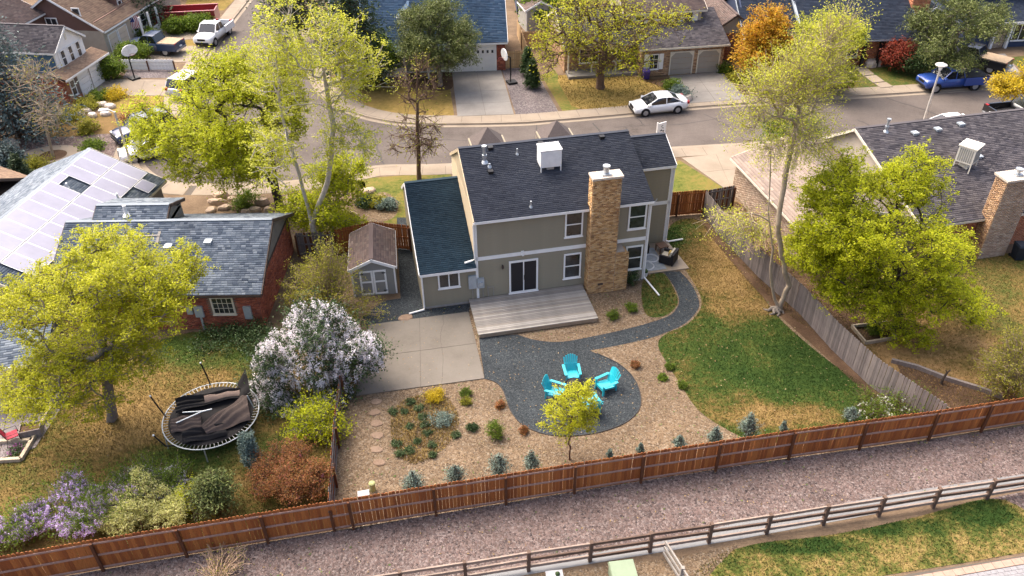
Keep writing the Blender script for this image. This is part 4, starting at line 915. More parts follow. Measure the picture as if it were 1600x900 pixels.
Fh = thing('house', 'tan brick two-storey house with two arched taupe garage doors', 'house', (4.3, 67.45, 0), .135)
TF = wall_T((0, 0, 0), (1, 0, 0), (0, -1, 0)); TF0 = wall_T((0, 2.0, 0), (1, 0, 0), (0, -1, 0))
block(Fh, .9, 7.3, 2.0, 9, 2.6, 'mortar'); block(Fh, 7.3, 14.8, 0, 9, 2.6, 'mortar', 'garage_wall')
bricks(Fh, (7.3, 0, 0), (1, 0, 0), (0, -1, 0), 7.5, 2.5, 'brick_buff', seed=81, bl=.3, bh=.11, holes=[(9.9, 12.05, 0, 2.1), (12.4, 14.5, 0, 2.1), (7.7, 9.2, .5, 2.1)]); bricks(Fh, (.9, 9, 0), (0, -1, 0), (-1, 0, 0), 7, 2.5, 'brick_buff', seed=82, bl=.3, bh=.11)
bricks(Fh, (7.3, 2, 0), (0, -1, 0), (-1, 0, 0), 2, 2.5, 'brick_buff', seed=83, bl=.3, bh=.11); bricks(Fh, (.9, 2, 0), (1, 0, 0), (0, -1, 0), 6.4, 2.5, 'brick_buff', seed=84, bl=.3, bh=.11)
gable_wall(Fh, .9, 7.3, 2.0, 9, 2.6, 4.5, 'u', 'tan_siding', ends=(0,)); gable_roof(Fh, .9, 7.3, 2.0, 9, 2.65, 4.6, 'u', 'shingle_plum', .8, .25, trim='cream_trim', seed=85)
b = MB(); slab_between(b, (7.0, -.45, 2.62), (15.1, -.45, 2.62), (15.1, 4.6, 4.3), (7.0, 4.6, 4.3), .12); gr = b.build('garage_roof', 'roof_deck', Fh)
shingles(gr, (7.0, -.47, 2.63), (1, 0, 0), (0, .9488, .3158), 8.1, 5.3, 'shingle_plum', seed=86); MB().bar((7.0, -.47, 2.55), (15.1, -.47, 2.55), .08, .15).build('gutter', 'cream_trim', Fh)
block(Fh, 6.6, 13.4, 2.9, 9, 4.75, 'tan_siding', 'upper_wall', 2.6); gable_wall(Fh, 6.6, 13.4, 2.9, 9, 4.75, 6.1, 'u', 'tan_siding'); gable_roof(Fh, 6.6, 13.4, 2.9, 9, 4.8, 6.2, 'u', 'shingle_brown', .4, .35, trim='cream_trim', seed=87)
TFu = wall_T((0, 2.9, 0), (1, 0, 0), (0, -1, 0))
for x in (7.3, 9.5, 11.7):
    window(Fh, TFu, x, x + .95, 3.45, 4.6, 'hung')
    for k in (-.42, .99): MB(TFu).box(x + k, x + k + .38, 0, .05, 3.45, 4.6).build('shutter', 'white_paint', Fh)
garage_door(Fh, TF, 10.0, 11.95, 2.0, 'taupe_door', 4, frame='cream_trim'); garage_door(Fh, TF, 12.5, 14.4, 2.0, 'taupe_door', 4, frame='cream_trim')
for x0, x1 in ((10.0, 11.95), (12.5, 14.4)):
    for s in (0, 1):
        xa = x0 if s == 0 else x1; d = .35 if s == 0 else -.35
        b = MB(TF); b.add([(xa, .062, 2.0), (xa + d, .062, 2.0), (xa, .062, 1.65), (xa, .02, 2.0), (xa + d, .02, 2.0), (xa, .02, 1.65)], [(0, 1, 2), (3, 5, 4), (0, 3, 4, 1), (1, 4, 5, 2), (2, 5, 3, 0)]); b.build('arch_corner', 'cream_trim', Fh)
window(Fh, TF, 8.0, 8.9, .6, 2.0, 'grid23')
for k in (-.42, .94): MB(TF).box(8.0 + k, 8.38 + k, 0, .05, .6, 2.0).build('shutter', 'white_paint', Fh)
window(Fh, TF0, 2.2, 4.0, .8, 2.1, 'slider'); window(Fh, TF0, 5.2, 6.2, .8, 2.1, 'hung')
MB().box(1.0, 7.2, .4, 2.0, 0, .25).build('porch_floor', 'concrete_grey', Fh)
for x in (1.1, 3.2, 5.4): MB().box(x - .06, x + .06, 1.2, 1.32, .25, 2.6).build('porch_post', 'cream_trim', Fh)

Gh = thing('house', 'red brick house under a wide navy shingle roof', 'house', (21.0, 70.3, 0), .03)
TGh = wall_T((0, 0, 0), (1, 0, 0), (0, -1, 0))
block(Gh, 0, 14.9, 0, 9.5, 2.5, 'mortar_dark'); bricks(Gh, (4.6, 0, 0), (1, 0, 0), (0, -1, 0), 10.3, 2.5, 'brick_orange', seed=91, bl=.3, bh=.11); gable_wall(Gh, 0, 14.9, 0, 9.5, 2.5, 5.4, 'u', 'navy_siding')
gable_roof(Gh, 5.0, 15.2, 0, 9.5, 2.65, 5.6, 'u', 'shingle_navy', .9, .2, trim='metal_grey', seed=92, tab=.4, course=.17); gable_roof(Gh, -.1, 4.7, .6, 9.5, 2.6, 5.4, 'u', 'shingle_navy', .9, .1, trim='metal_grey', seed=94, tab=.4, course=.17)
MB().bar((4.85, -.9, 2.62), (4.85, 5.0, 5.6), .18, .2).build('valley_flashing', 'metal_grey', Gh)
for x in (10.6, 12.0): MB().box(x - .12, x + .12, -.75, -.5, 0, 2.5).build('porch_post', 'black', Gh)
window(Gh, TGh, 9.3, 10.3, .7, 2.1, 'plain', base=.02); window(Gh, TGh, 12.7, 13.8, .6, 2.2, 'plain', base=.02); window(Gh, TGh, 1.0, 3.6, .2, 2.2, 'slider', 'black')
Gc = link('chimney', None, Gh); block(Gc, 15.3, 16.9, 2.2, 3.4, 5.6, 'mortar', 'stack'); bricks(Gc, (15.3, 2.2, 0), (1, 0, 0), (0, -1, 0), 1.6, 5.6, 'brick_orange', seed=95, bl=.3, bh=.11); bricks(Gc, (15.3, 3.4, 0), (0, -1, 0), (-1, 0, 0), 1.2, 5.6, 'brick_orange', seed=96, bl=.3, bh=.11)
block(Gh, 15.0, 20.0, 2.5, 9.5, 3.0, 'navy_siding', 'side_wing'); gable_wall(Gh, 15.4, 19.6, 2.2, 9.5, 3.0, 4.4, 'w', 'navy_siding', ends=(0,)); gable_roof(Gh, 15.4, 19.6, 2.2, 9.5, 3.0, 4.5, 'w', 'shingle_navy', .4, .3, trim='white_trim', seed=97)
G2 = thing('house', 'low brick cottage end with grey-brown roof beside the orange tree', 'house', (18.3, 72.2, 0), .12)
block(G2, 0, 4.2, 0, 8, 2.5, 'mortar'); bricks(G2, (0, 0, 0), (1, 0, 0), (0, -1, 0), 4.2, 2.45, 'brick_orange', seed=98, bl=.3, bh=.11); gable_roof(G2, 0, 4.2, 0, 8, 2.55, 4.2, 'w', 'shingle_brown', .35, .35, trim='dark_brown', seed=99)
gable_wall(G2, 0, 4.2, 0, 8, 2.5, 4.1, 'w', 'tan_siding')
Hh = thing('house', 'navy two-storey house with white trimmed porch and windows', 'house', (42.4, 74.2, 0), .08)
THh = wall_T((0, 0, 0), (1, 0, 0), (0, -1, 0))
block(Hh, 0, 16, 0, 9, 2.6, 'navy_siding'); block(Hh, .02, 16, 2.6, 9, 5.0, 'navy_siding', 'upper_wall', 2.5); gable_roof(Hh, 0, 16, 2.6, 9, 5.0, 6.6, 'u', 'shingle_navy', .4, .3, seed=101)
b = MB(); slab_between(b, (-.3, -.6, 2.6), (16.3, -.6, 2.6), (16.3, 2.6, 3.7), (-.3, 2.6, 3.7), .12); hr = b.build('porch_roof', 'roof_deck', Hh); shingles(hr, (-.3, -.62, 2.61), (1, 0, 0), (0, .9456, .325), 16.6, 3.36, 'shingle_navy', seed=102)
MB().bar((-.3, -.62, 2.5), (16.3, -.62, 2.5), .1, .2).build('gutter', 'white_trim', Hh)
bricks(Hh, (3.0, -.03, 0), (1, 0, 0), (0, -1, 0), 1.2, 2.3, 'brick_sand', seed=103, bl=.3, bh=.11)
for x in (2.9, 4.4, 6.6): MB(THh).box(x - .1, x + .1, 0, .3, 0, 2.5).build('porch_post', 'white_trim', Hh)
window(Hh, THh, 4.8, 6.2, .6, 2.2, 'slider', base=.02); window(Hh, wall_T((0, 2.6, 0), (1, 0, 0), (0, -1, 0)), 2.0, 6.0, 3.9, 4.8, 'grid41')
FB = thing('house', 'grey house end behind the small shed and fence', 'house', (.9, 86.0, 0), .05)
block(FB, 0, 7, 0, 7, 2.6, 'navy_siding'); gable_roof(FB, 0, 7, 0, 7, 2.7, 4.6, 'u', 'shingle_navy', .4, .3, seed=105); window(FB, wall_T((0, 0, 0), (1, 0, 0), (0, -1, 0)), 1, 2.4, .6, 2.2, 'slider', base=.02)

# ---------------------------------------------------------------- sheds
def shed(label, loc, rz, L, W, ze, zr, wall, shing, trim, doors=True):
    s = thing('garden_shed', label, 'shed', loc, rz)
    block(s, 0, L, 0, W, ze, wall); gable_wall(s, 0, L, 0, W, ze, zr - .06, 'w', wall); gable_roof(s, 0, L, 0, W, ze, zr, 'w', shing, .08, .1, trim=trim, seed=110, tab=.3)
    T = wall_T((0, 0, 0), (1, 0, 0), (0, -1, 0))
    for x in (.0, L - .09): MB(T).box(x, x + .09, .002, .03, .05, ze).build('corner_board', trim, s)
    if doors:
        for k in range(2):
            x0 = .45 + .75 * k; d = MB(T); z1 = 1.72
            d.box(x0, x0 + .1, 0, .04, .1, z1); d.box(x0 + .63, x0 + .73, 0, .04, .1, z1); d.box(x0 + .1, x0 + .63, 0, .04, .1, .2); d.box(x0 + .1, x0 + .63, 0, .04, .92, 1.02); d.box(x0 + .1, x0 + .63, 0, .04, z1 - .1, z1)
            do = d.build('door', trim, s); MB(T).box(x0 + .1, x0 + .63, .0, .02, .2, z1 - .1).build('door_panel', wall, do)
            for z in (.3, 1.5): MB(T).box(x0 + (.02 if k == 0 else .5), x0 + (.22 if k == 0 else .7), .04, .05, z, z + .06).build('hinge', 'black', do)
    return s
shed('grey garden shed with white trimmed double doors and brown shingle roof', (-8.95, 36.55, 0), .13, 2.45, 3.6, 1.95, 2.55, 'shed_grey', 'shingle_brown', 'white_trim')
shed('small grey shed behind the timber fence across the street', (1.75, 80.4, 0), .25, 3.0, 3.0, 2.2, 3.0, 'grey_siding', 'shingle_brown', 'white_trim', False)

# ---------------------------------------------------------------- fences
M('cedar_a', (.27, .085, .022), .7, .35, 4, .3, 30, stretch=(3, 3, .4)); M('cedar_b', (.22, .066, .018), .7, .35, 4, .3, 30, stretch=(3, 3, .4)); M('cedar_c', (.33, .115, .030), .7, .35, 4, .3, 30, stretch=(3, 3, .4))
M('cedar_top', (.30, .19, .15), .8, .2, 4); M('post_dark', (.095, .036, .016), .75, .25, 4)
M('grey_a', (.175, .148, .135), .9, .25, 4, .3, 30, stretch=(3, 3, .4)); M('grey_b', (.14, .12, .11), .9, .25, 4, .3, 30, stretch=(3, 3, .4)); M('grey_c', (.21, .178, .16), .9, .25, 4, .3, 30, stretch=(3, 3, .4))
M('pale_a', (.50, .33, .17), .85, .2, 4); M('pale_b', (.43, .28, .14), .85, .2, 4); M('pale_c', (.56, .39, .21), .85, .2, 4)
M('rail_a', (.27, .205, .165), .85, .25, 3, .3, 20); M('rail_b', (.115, .075, .055), .85, .25, 3, .3, 20)
def fence(label, pts, h, mats, top=None, rails='front', post='post_dark', pitch=.15, seed=0, spacing=2.4, name='picket_fence', group=None, z0=.05):
    """boarded fence along a polyline: every picket, rail and post is a part; rails face the right-hand side of travel"""
    f = thing(name, label, 'fence', (*pts[0], 0)); rng = random.Random(seed); O = Vector((*pts[0], 0))
    meshes = [[MB().add([(-pitch / 2 + .005, -.012, 0), (pitch / 2 - .005, -.012, 0), (pitch / 2 - .005, .012, 0), (-pitch / 2 + .005, .012, 0), (-pitch / 2 + .005, -.012, h - .05), (pitch / 2 - .005, -.012, h - .05), (pitch / 2 - .005, .012, h - .05), (-pitch / 2 + .005, .012, h - .05),
                        (-pitch / 4, -.012, h), (pitch / 4, -.012, h), (pitch / 4, .012, h), (-pitch / 4, .012, h)], [(0, 1, 5, 4), (1, 2, 6, 5), (2, 3, 7, 6), (3, 0, 4, 7), (4, 5, 9, 8), (5, 6, 10, 9), (6, 7, 11, 10), (7, 4, 8, 11), (8, 9, 10, 11)]).mesh('picket', m) for m in mats]][0]
    for a, b in zip(pts[:-1], pts[1:]):
        a = Vector((*a, 0)); b = Vector((*b, 0)); d = b - a; L = d.length; d /= L; ang = math.atan2(d.y, d.x); n = Vector((d.y, -d.x, 0))
        k = int(L / pitch)
        for i in range(k):
            p = a + d * (i + .5) * (L / k) - O; o = link('picket', rng.choice(meshes), f, (p.x, p.y, z0 + rng.uniform(-.012, .012)), ang); o.rotation_euler = (rng.uniform(-.008, .008), rng.uniform(-.010, .010), ang)
        m = max(1, round(L / spacing)); s = L / m
        for i in range(m):
            p, q = a + d * s * i - O, a + d * s * (i + 1) - O
            if rails:
                for z in (.14, h * .5, h - .20): 
                    off = n * .035; MB().bar(p + off + Vector((0, 0, z0 + z)), q + off + Vector((0, 0, z0 + z)), .04, .085).build('rail', mats[i % 3] if not top else top, f)
        if rails:
            for i in range(m + 1):
                p = a + d * s * i - O + n * .10; t = rng.uniform(-.02, .02)
                MB().bar((p.x, p.y, 0), (p.x + d.x * t, p.y + d.y * t, h - .06), .10, .10, up=(d.x, d.y, 0)).build('post', post, f)
    return f
CED = ['cedar_a', 'cedar_b', 'cedar_c']; GRY = ['grey_a', 'grey_b', 'grey_c']; PAL = ['pale_a', 'pale_b', 'pale_c']
FB_ = fence('long red-brown cedar fence with three rails between gravel strip and back yards', [(-20.07,18.18),(-16.15,19.02),(-9.97,20.21),(-3.29,21.46),(5.43,23.05),(12.14,24.24),(18.78,25.28),(24.0,26.22)], 1.78, CED, top='cedar_top', seed=1, spacing=2.75)
b = MB(); rng = random.Random(77); O_ = FB_.location          # where the fence runs on past both ends
for (p, q) in (((24.0, 26.22), (32.03, 27.55)), ((-24.15, 17.25), (-20.07, 18.18))):
    p = Vector((*p, 0)) - O_; q = Vector((*q, 0)) - O_; k = int((q - p).length / .15); d = (q - p).normalized()
    for i in range(k):
        c = p + d * (i + .5) * .15; z = rng.uniform(.04, .06); b.bar((c.x - d.x * .07, c.y - d.y * .07, z + .89), (c.x + d.x * .07, c.y + d.y * .07, z + .89), .024, 1.78)
b.build('pickets', 'cedar_a', FB_, kind='stuff')
fence('weathered grey board fence between green lawn and maple yard', [(19.35,25.66),(18.77,26.52),(17.47,28.7),(16.48,31.44),(15.68,34.54),(14.33,37.93),(12.92,42.71),(12.48,44.96)], 1.75, GRY, top=None, rails=None, seed=2)
fence('short cedar fence closing the side yard beside the house wing', [HT(12.35, 6.4), (12.51, 45.12)], 1.75, CED, top='cedar_a', seed=3)
fence('cedar fence behind the garden shed beside the garage wing', [(-10.6, 40.88), (-8.49, 41.75), HT(-3.1, 6.0)], 1.75, CED, top='cedar_a', seed=4)
fence('dark weathered fence behind the pale-trunked tree', [(-12.93, 40.79), (-10.6, 40.88)], 1.6, ['grey_b', 'post_dark', 'grey_b'], top='grey_b', seed=5)
fence('dark timber fence between the trampoline lawn and rock bed', [(-7.48, 20.66), (-8.03, 25.18), (-8.26, 28.28), (-8.77, 33.38)], 1.35, ['post_dark', 'grey_b', 'cedar_b'], top='grey_b', seed=6)
fence('dark fence stub from the grey fence towards the brick garage', [(12.51, 45.12), (14.49, 45.72)], 1.7, ['grey_b', 'grey_b', 'post_dark'], top='grey_b', seed=7)
fence('pale timber side fence beside the white garage across the street', [(-0.45, 70.65), (1.77, 70.88), (0.83, 79.4)], 1.6, PAL, top='pale_b', seed=8)
fence('pale timber fence between the far shed and the tan brick house', [(1.21, 75.81), (3.49, 76.07)], 1.6, PAL, top='pale_b', seed=9)
fence('low white boarded fence beside the basketball hoop', [(-35.33, 71.51), (-30.47, 71.35)], 1.0, ['white_paint', 'white_trim', 'white_paint'], top='white_trim', seed=10, pitch=.3)
# split-rail fence at the bottom, with its wire
sr = thing('split_rail_fence', 'low three-rail timber fence between footpath and near lawn', 'fence', (0, 0, 0))
q = [np.array(p) for p in [(-4.98,17.45),(-1.92,18.36),(0.61,18.75),(3.11,18.77),(5.7,19.08),(8.9,19.71),(11.24,20.13),(14.08,20.71),(16.82,21.25),(19.49,21.73),(22.34,22.29)]]
pa, pb = np.array((-1.92, 18.31)), np.array((21.6, 22.17)); pd = (pb - pa) / np.linalg.norm(pb - pa)
posts = [pa + pd * t for t in np.arange(-4.9, 28, 2.45)]
rng = random.Random(5)
for i, p in enumerate(posts):
    MB().bar((p[0], p[1], 0), (p[0] + rng.uniform(-.03, .03), p[1], 1.22), .16, .13, up=(pd[0], pd[1], 0)).build('post', 'rail_b', sr)
    if i:
        o = posts[i - 1]
        for z in (.28, .68, 1.08): MB().bar((o[0], o[1], z + rng.uniform(-.03, .03)), (p[0], p[1], z + rng.uniform(-.03, .03)), .06, .15).build('rail', 'rail_a' if (z > 1 and rng.random() < .75) or rng.random() < .3 else 'rail_b', sr)
wb = MB()
for i in range(1, len(posts)):
    o, p = posts[i - 1], posts[i]
    for t in np.arange(0, 1, .06): x = o + (p - o) * t; wb.add([(x[0] - .0025, x[1] + .04, .1), (x[0] + .0025, x[1] + .04, .1), (x[0] + .0025, x[1] + .04, 1.1), (x[0] - .0025, x[1] + .04, 1.1)], [(0, 1, 2, 3)])
    for z in np.arange(.15, 1.1, .15): wb.add([(o[0], o[1] + .04, z), (p[0], p[1] + .04, z), (p[0], p[1] + .04, z + .004), (o[0], o[1] + .04, z + .004)], [(0, 1, 2, 3)])
wb.build('wire_mesh', 'metal_grey', sr, kind='stuff')
s2 = thing('split_rail_fence', 'pale grey rail fence running down from the low fence', 'fence', (0, 0, 0))
a, b2 = np.array((5.8, 19.2)), np.array((6.72, 16.77))
M('rail_pale', (.26, .235, .205), .9, .2, 4, .3, 20)
for z in (.35, .7, 1.05): MB().bar((a[0], a[1], z), (b2[0], b2[1], z), .06, .13).build('rail', 'rail_pale', s2)
for t in (.5, 1): p = a + (b2 - a) * t; MB().box(p[0] - .07, p[0] + .07, p[1] - .07, p[1] + .07, 0, 1.15).build('post', 'rail_pale', s2)

# ---------------------------------------------------------------- plants
def leafmat(name, cols, transl=.5, noise=.25, rough=.55): return MI(name, cols, rough, noise, .9, transl, .25)
leafmat('leaf_gold', [(.32, .34, .013), (.50, .51, .020), (.41, .42, .016), (.61, .59, .04), (.21, .24, .010)])
leafmat('leaf_lime', [(.33, .38, .009), (.51, .54, .016), (.41, .45, .011), (.62, .61, .035), (.20, .26, .008)])
leafmat('leaf_spring', [(.38, .41, .03), (.54, .55, .05), (.44, .47, .035), (.64, .63, .10), (.30, .33, .02)])
leafmat('leaf_green', [(0.0875, 0.144, 0.0175), (0.15, 0.225, 0.0225), (0.112, 0.175, 0.02), (0.213, 0.288, 0.0312), (0.0625, 0.1, 0.015)])
leafmat('leaf_yellow', [(0.468, 0.351, 0.0195), (0.65, 0.494, 0.0325), (0.572, 0.429, 0.026), (0.364, 0.273, 0.0182)])
leafmat('leaf_orange', [(0.45, 0.25, 0.0187), (0.6, 0.375, 0.025), (0.35, 0.213, 0.0225), (0.5, 0.213, 0.025), (0.65, 0.45, 0.0375)])
leafmat('leaf_olive', [(.25, .245, .03), (.37, .36, .045), (.19, .19, .025), (.46, .43, .065)])
leafmat('leaf_dark', [(0.0286, 0.0585, 0.0208), (0.0494, 0.0858, 0.026), (0.039, 0.0715, 0.0234), (0.0715, 0.111, 0.0338)], .2)
leafmat('leaf_sedum', [(.05, .085, .03), (.08, .12, .04), (.10, .14, .06), (.04, .07, .025)], .2)
leafmat('leaf_cream', [(0.48, 0.48, 0.156), (0.624, 0.6, 0.24), (0.36, 0.384, 0.096), (0.72, 0.696, 0.36)])
leafmat('leaf_rust', [(0.28, 0.119, 0.042), (0.392, 0.182, 0.063), (0.21, 0.126, 0.042), (0.42, 0.14, 0.084), (0.182, 0.168, 0.042)])
leafmat('leaf_red', [(0.2, 0.035, 0.022), (0.28, 0.055, 0.03), (0.14, 0.03, 0.02), (0.32, 0.09, 0.05)])
leafmat('needle_olive', [(0.112, 0.143, 0.039), (0.173, 0.203, 0.054), (0.0825, 0.108, 0.033), (0.225, 0.247, 0.075)], .15)
leafmat('needle_green', [(0.039, 0.0676, 0.0312), (0.0585, 0.0936, 0.039), (0.0312, 0.0546, 0.026), (0.0845, 0.12, 0.052)], .15)
leafmat('needle_blue', [(0.084, 0.126, 0.123), (0.133, 0.182, 0.175), (0.063, 0.101, 0.101), (0.196, 0.252, 0.231)], .15)
leafmat('needle_juniper', [(.13, .185, .15), (.19, .25, .205), (.10, .145, .12), (.24, .30, .25)], .15)
leafmat('bloom_white', [(.85, .80, .83), (.88, .85, .86), (.78, .70, .77), (.88, .87, .87)], .25, .1)
leafmat('bloom_lilac', [(.50, .36, .64), (.64, .50, .74), (.42, .27, .56), (.76, .66, .82)], .25, .1)
leafmat('bloom_pink', [(0.48, 0.14, 0.18), (0.58, 0.24, 0.24), (0.38, 0.1, 0.14)], .25, .1)
leafmat('bloom_magenta', [(.42, .06, .34), (.52, .12, .44), (.36, .05, .28)], .2, .1)
leafmat('petal_white', [(0.78, 0.77, 0.72), (0.7, 0.68, 0.62)], .2, .05)
M('bark_grey', (.175, .15, .125), .9, .3, 6, .5, 20); M('bark_pale', (.42, .375, .315), .85, .25, 6, .4, 20); M('bark_dark', (.060, .045, .036), .9, .3, 6, .5, 20)
M('bark_straw', (.33, .265, .19), .9, .2, 6, .3, 20); M('bark_tan', (.24, .175, .12), .9, .3, 6, .4, 20); M('twig_tan', (.36, .25, .165), .9, .2, 6); M('bark_brown', (.12, .075, .05), .9, .3, 6, .4, 20)

def edges_mesh(name, P, par, rad, mat, sides=5):
    """branch skeleton -> tapered tubes, one frustum per edge"""
    P = np.asarray(P, float); par = np.asarray(par); rad = np.asarray(rad, float)
    k = np.where(par >= 0)[0]; A, Bp = P[par[k]], P[k]; ra, rb = np.minimum(rad[par[k]], rad[k] * 1.6), rad[k]
    d = Bp - A; ln = np.linalg.norm(d, axis=1, keepdims=True) + 1e-9; d = d / ln
    ref = np.where(np.abs(d[:, 2:3]) < .9, np.array([[0, 0, 1.]]), np.array([[1., 0, 0]]))
    u = np.cross(d, ref); u /= np.linalg.norm(u, axis=1, keepdims=True); v = np.cross(d, u)
    A2 = A - d * ra[:, None] * .3; n = len(k); V = np.zeros((n, 2 * sides, 3))
    for s in range(sides):
        t = 2 * math.pi * s / sides; o = u * math.cos(t) + v * math.sin(t)
        V[:, s] = A2 + o * ra[:, None]; V[:, sides + s] = Bp + o * rb[:, None]
    b = np.arange(n)[:, None] * 2 * sides
    F = np.concatenate([b + np.array([[s, (s + 1) % sides, sides + (s + 1) % sides, sides + s]]) for s in range(sides)])
    return mesh_np(name, V.reshape(-1, 3), F, mat, True)

def leaf_mesh(name, C, size, mat, rng, aspect=.6, up=.4, axis=None, droop=0.0):
    """quads (diamond leaves) at points C; axis gives a preferred long direction"""
    n = len(C); nrm = rng.normal(0, 1, (n, 3)); nrm[:, 2] += up * 2; nrm /= np.linalg.norm(nrm, axis=1, keepdims=True)
    a = rng.normal(0, 1, (n, 3)) if axis is None else axis + rng.normal(0, .45, (n, 3))
    a[:, 2] -= droop
    a -= nrm * np.sum(a * nrm, 1, keepdims=True); a /= np.linalg.norm(a, axis=1, keepdims=True) + 1e-9; b = np.cross(nrm, a)
    s = (size * rng.uniform(.6, 1.35, n))[:, None] / 2; fold = nrm * s * .25
    V = np.stack([C - a * s, C + b * s * aspect + fold, C + a * s, C - b * s * aspect + fold], 1)
    return mesh_np(name, V.reshape(-1, 3), np.arange(4 * n).reshape(-1, 4), mat)

def clumpy(lobes, rng, k=7, amt=.48):
    """break each big lobe into uneven knots of foliage so that the outline is ragged"""
    out = []
    for l in lobes:
        l = np.array(l); out.append((*l[:3], *(l[3:6] * .70)))
        for _ in range(k):
            d = rng.normal(0, 1, 3); d[2] = abs(d[2]) * .8 - .32; d /= np.linalg.norm(d); s = amt * rng.uniform(.55, 1.15)
            out.append((*(l[:3] + d * l[3:6] * rng.uniform(.66, .92)), *(l[3:6] * s)))
    return out

def sample_lobes(lobes, n, rng, shell=.5):
    L = np.array(lobes); vol = (L[:, 3] * L[:, 4] * L[:, 5]) ** .7; i = rng.choice(len(L), n, p=vol / vol.sum())
    d = rng.normal(0, 1, (n, 3)); d /= np.linalg.norm(d, axis=1, keepdims=True)
    return L[i, :3] + d * (rng.random(n) ** shell)[:, None] * L[i, 3:6], i

def plant(name, label, cat, base, lobes, leaf, bark, n=300, per=30, size=.16, spread=.32, r0=.22, seed=0, trunk=None, twigs=2, twig_len=.6, aspect=.6, bare=0.0,
          shell=.42, stems=False, group=None, zmin=.3, rtip=.012, up=.4, bloom=None, nbloom=0, bsize=.09, bspread=.12, droop=0.0, rexp=.42, twig_mat=None, fork=None, knots=0):
    rng = np.random.default_rng(seed); bx, by = base[0], base[1]
    lobes = [(l[0] - bx, l[1] - by, *l[2:]) for l in lobes]
    if knots: lobes = clumpy(lobes, rng, knots)
    t = thing(name, label, cat, (bx, by, 0), 0, group)
    T, li = sample_lobes(lobes, n, rng, shell); T[:, 2] = np.maximum(T[:, 2], zmin * rng.uniform(.7, 1.6, n))
    L = np.array(lobes); cz = L[:, 2].min(); ctr = (L[:, :3] * L[:, 3:4]).sum(0) / L[:, 3].sum()
    if stems:
        P = [np.zeros(3)]; par = [-1]
        for p in T:
            s0 = rng.normal(0, .12, 3) * (1, 1, 0); k = len(P); P.append(s0); par.append(0)
            mid = np.array([p[0] * .35, p[1] * .35, p[2] * .62]) + rng.normal(0, .05, 3); P.append(mid); par.append(k); P.append(mid * .35 + p * .65 + (0, 0, .06)); par.append(k + 1); P.append(p); par.append(k + 2)
        tips = [i for i in range(len(P)) if i % 4 == 0 and i > 0]
    else:
        if trunk is None:
            top = np.array([ctr[0] * .55, ctr[1] * .55, max(ctr[2] * .8, .8)])
            trunk = [[(0, 0, 0), top * .3 + rng.normal(0, .06, 3) * (1, 1, 0), top * .65 + rng.normal(0, .08, 3) * (1, 1, 0), top]]
        else: trunk = [[(x - bx, y - by, z) for x, y, z in c] for c in trunk]
        P = [np.zeros(3)]; par = [-1]
        for c in trunk:
            c = [np.array(p, float) for p in c]; prev = int(np.argmin([np.linalg.norm(q - c[0]) for q in P])); 
            for a_, b_ in zip(c[:-1], c[1:]):
                for s in (.25, .5, .75, 1.0): P.append(a_ * (1 - s) + b_ * s + rng.normal(0, .02, 3)); par.append(prev); prev = len(P) - 1
        tz = min(fork if fork is not None else cz * .35, max(p[2] for p in P) * .8)
        order = np.argsort(np.linalg.norm(T - ctr, axis=1)); tips = []
        for j in order:
            p = T[j]; A = np.array(P); d = np.linalg.norm(A - p, axis=1) + 1.3 * np.maximum(0, A[:, 2] - p[2] + .1) + 3.0 * np.maximum(0, tz - A[:, 2])
            k = int(np.argmin(d)); q = A[k]; dist = np.linalg.norm(p - q); din = q - A[par[k]] if par[k] >= 0 else np.array([0, 0, 1.])
            din = din / (np.linalg.norm(din) + 1e-9); c = (q + p) / 2 + din * dist * .18 + rng.normal(0, .05, 3) * dist
            prev = k
            m = 3 if dist > .5 else 2
            for s in range(1, m + 1):
                f = s / m; P.append((1 - f) ** 2 * q + 2 * f * (1 - f) * c + f * f * p); par.append(prev); prev = len(P) - 1
            tips.append(prev)
    cnt = np.zeros(len(P))
    for i in tips: cnt[i] += 1
    for i in range(len(P) - 1, 0, -1): cnt[par[i]] += cnt[i]
    rad = rtip * np.maximum(cnt, 1) ** rexp
    if not stems and rad[0] > 0:
        rad = rtip + (rad - rtip) * (r0 - rtip) / max(rad[0] - rtip, 1e-6); rad[0] = r0 * 1.25; o = 1
        for c in trunk:          # the drawn stems keep a believable girth along their length
            m = 4 * (len(c) - 1)
            for i in range(m): rad[o + i] = max(rad[o + i], r0 * .62 * (1 - .8 * i / m))
            o += m
    P = np.array(P); par = np.array(par); tipP = P[tips]
    tw_b = np.repeat(np.array(tips), twigs)
    if len(tw_b):
        out = P[tw_b] - ctr; out /= np.linalg.norm(out, axis=1, keepdims=True) + 1e-9; dv = out * .7 + rng.normal(0, .6, (len(tw_b), 3)); dv[:, 2] += .25
        dv /= np.linalg.norm(dv, axis=1, keepdims=True); Q = P[tw_b] + dv * (twig_len * rng.uniform(.4, 1.2, len(tw_b)))[:, None]
        P2 = np.concatenate([P, Q]); par2 = np.concatenate([par, tw_b]); rad2 = np.concatenate([rad, np.full(len(Q), rtip * .55)])
    else: P2, par2, rad2 = P, par, rad; Q = np.zeros((0, 3))
    link('trunk', edges_mesh('trunk', P2, par2, rad2, bark), t)
    if leaf and per:
        src = np.concatenate([tipP, Q]) if len(Q) else tipP
        if stems: src = np.concatenate([src, P[np.arange(3, len(P), 4)], P[np.arange(2, len(P), 4)][::2]])
        src = src[rng.random(len(src)) > bare]; k = max(1, int(per * n / max(len(src), 1)))
        C = np.repeat(src, k, 0) + rng.normal(0, 1, (len(src) * k, 3)) * spread * np.repeat(rng.uniform(.5, 1.2, len(src)), k)[:, None] * (1, 1, .75)
        C[:, 2] = np.maximum(C[:, 2], .05)
        link('crown', leaf_mesh('crown', C, size, leaf, rng, aspect, up, droop=droop), t)
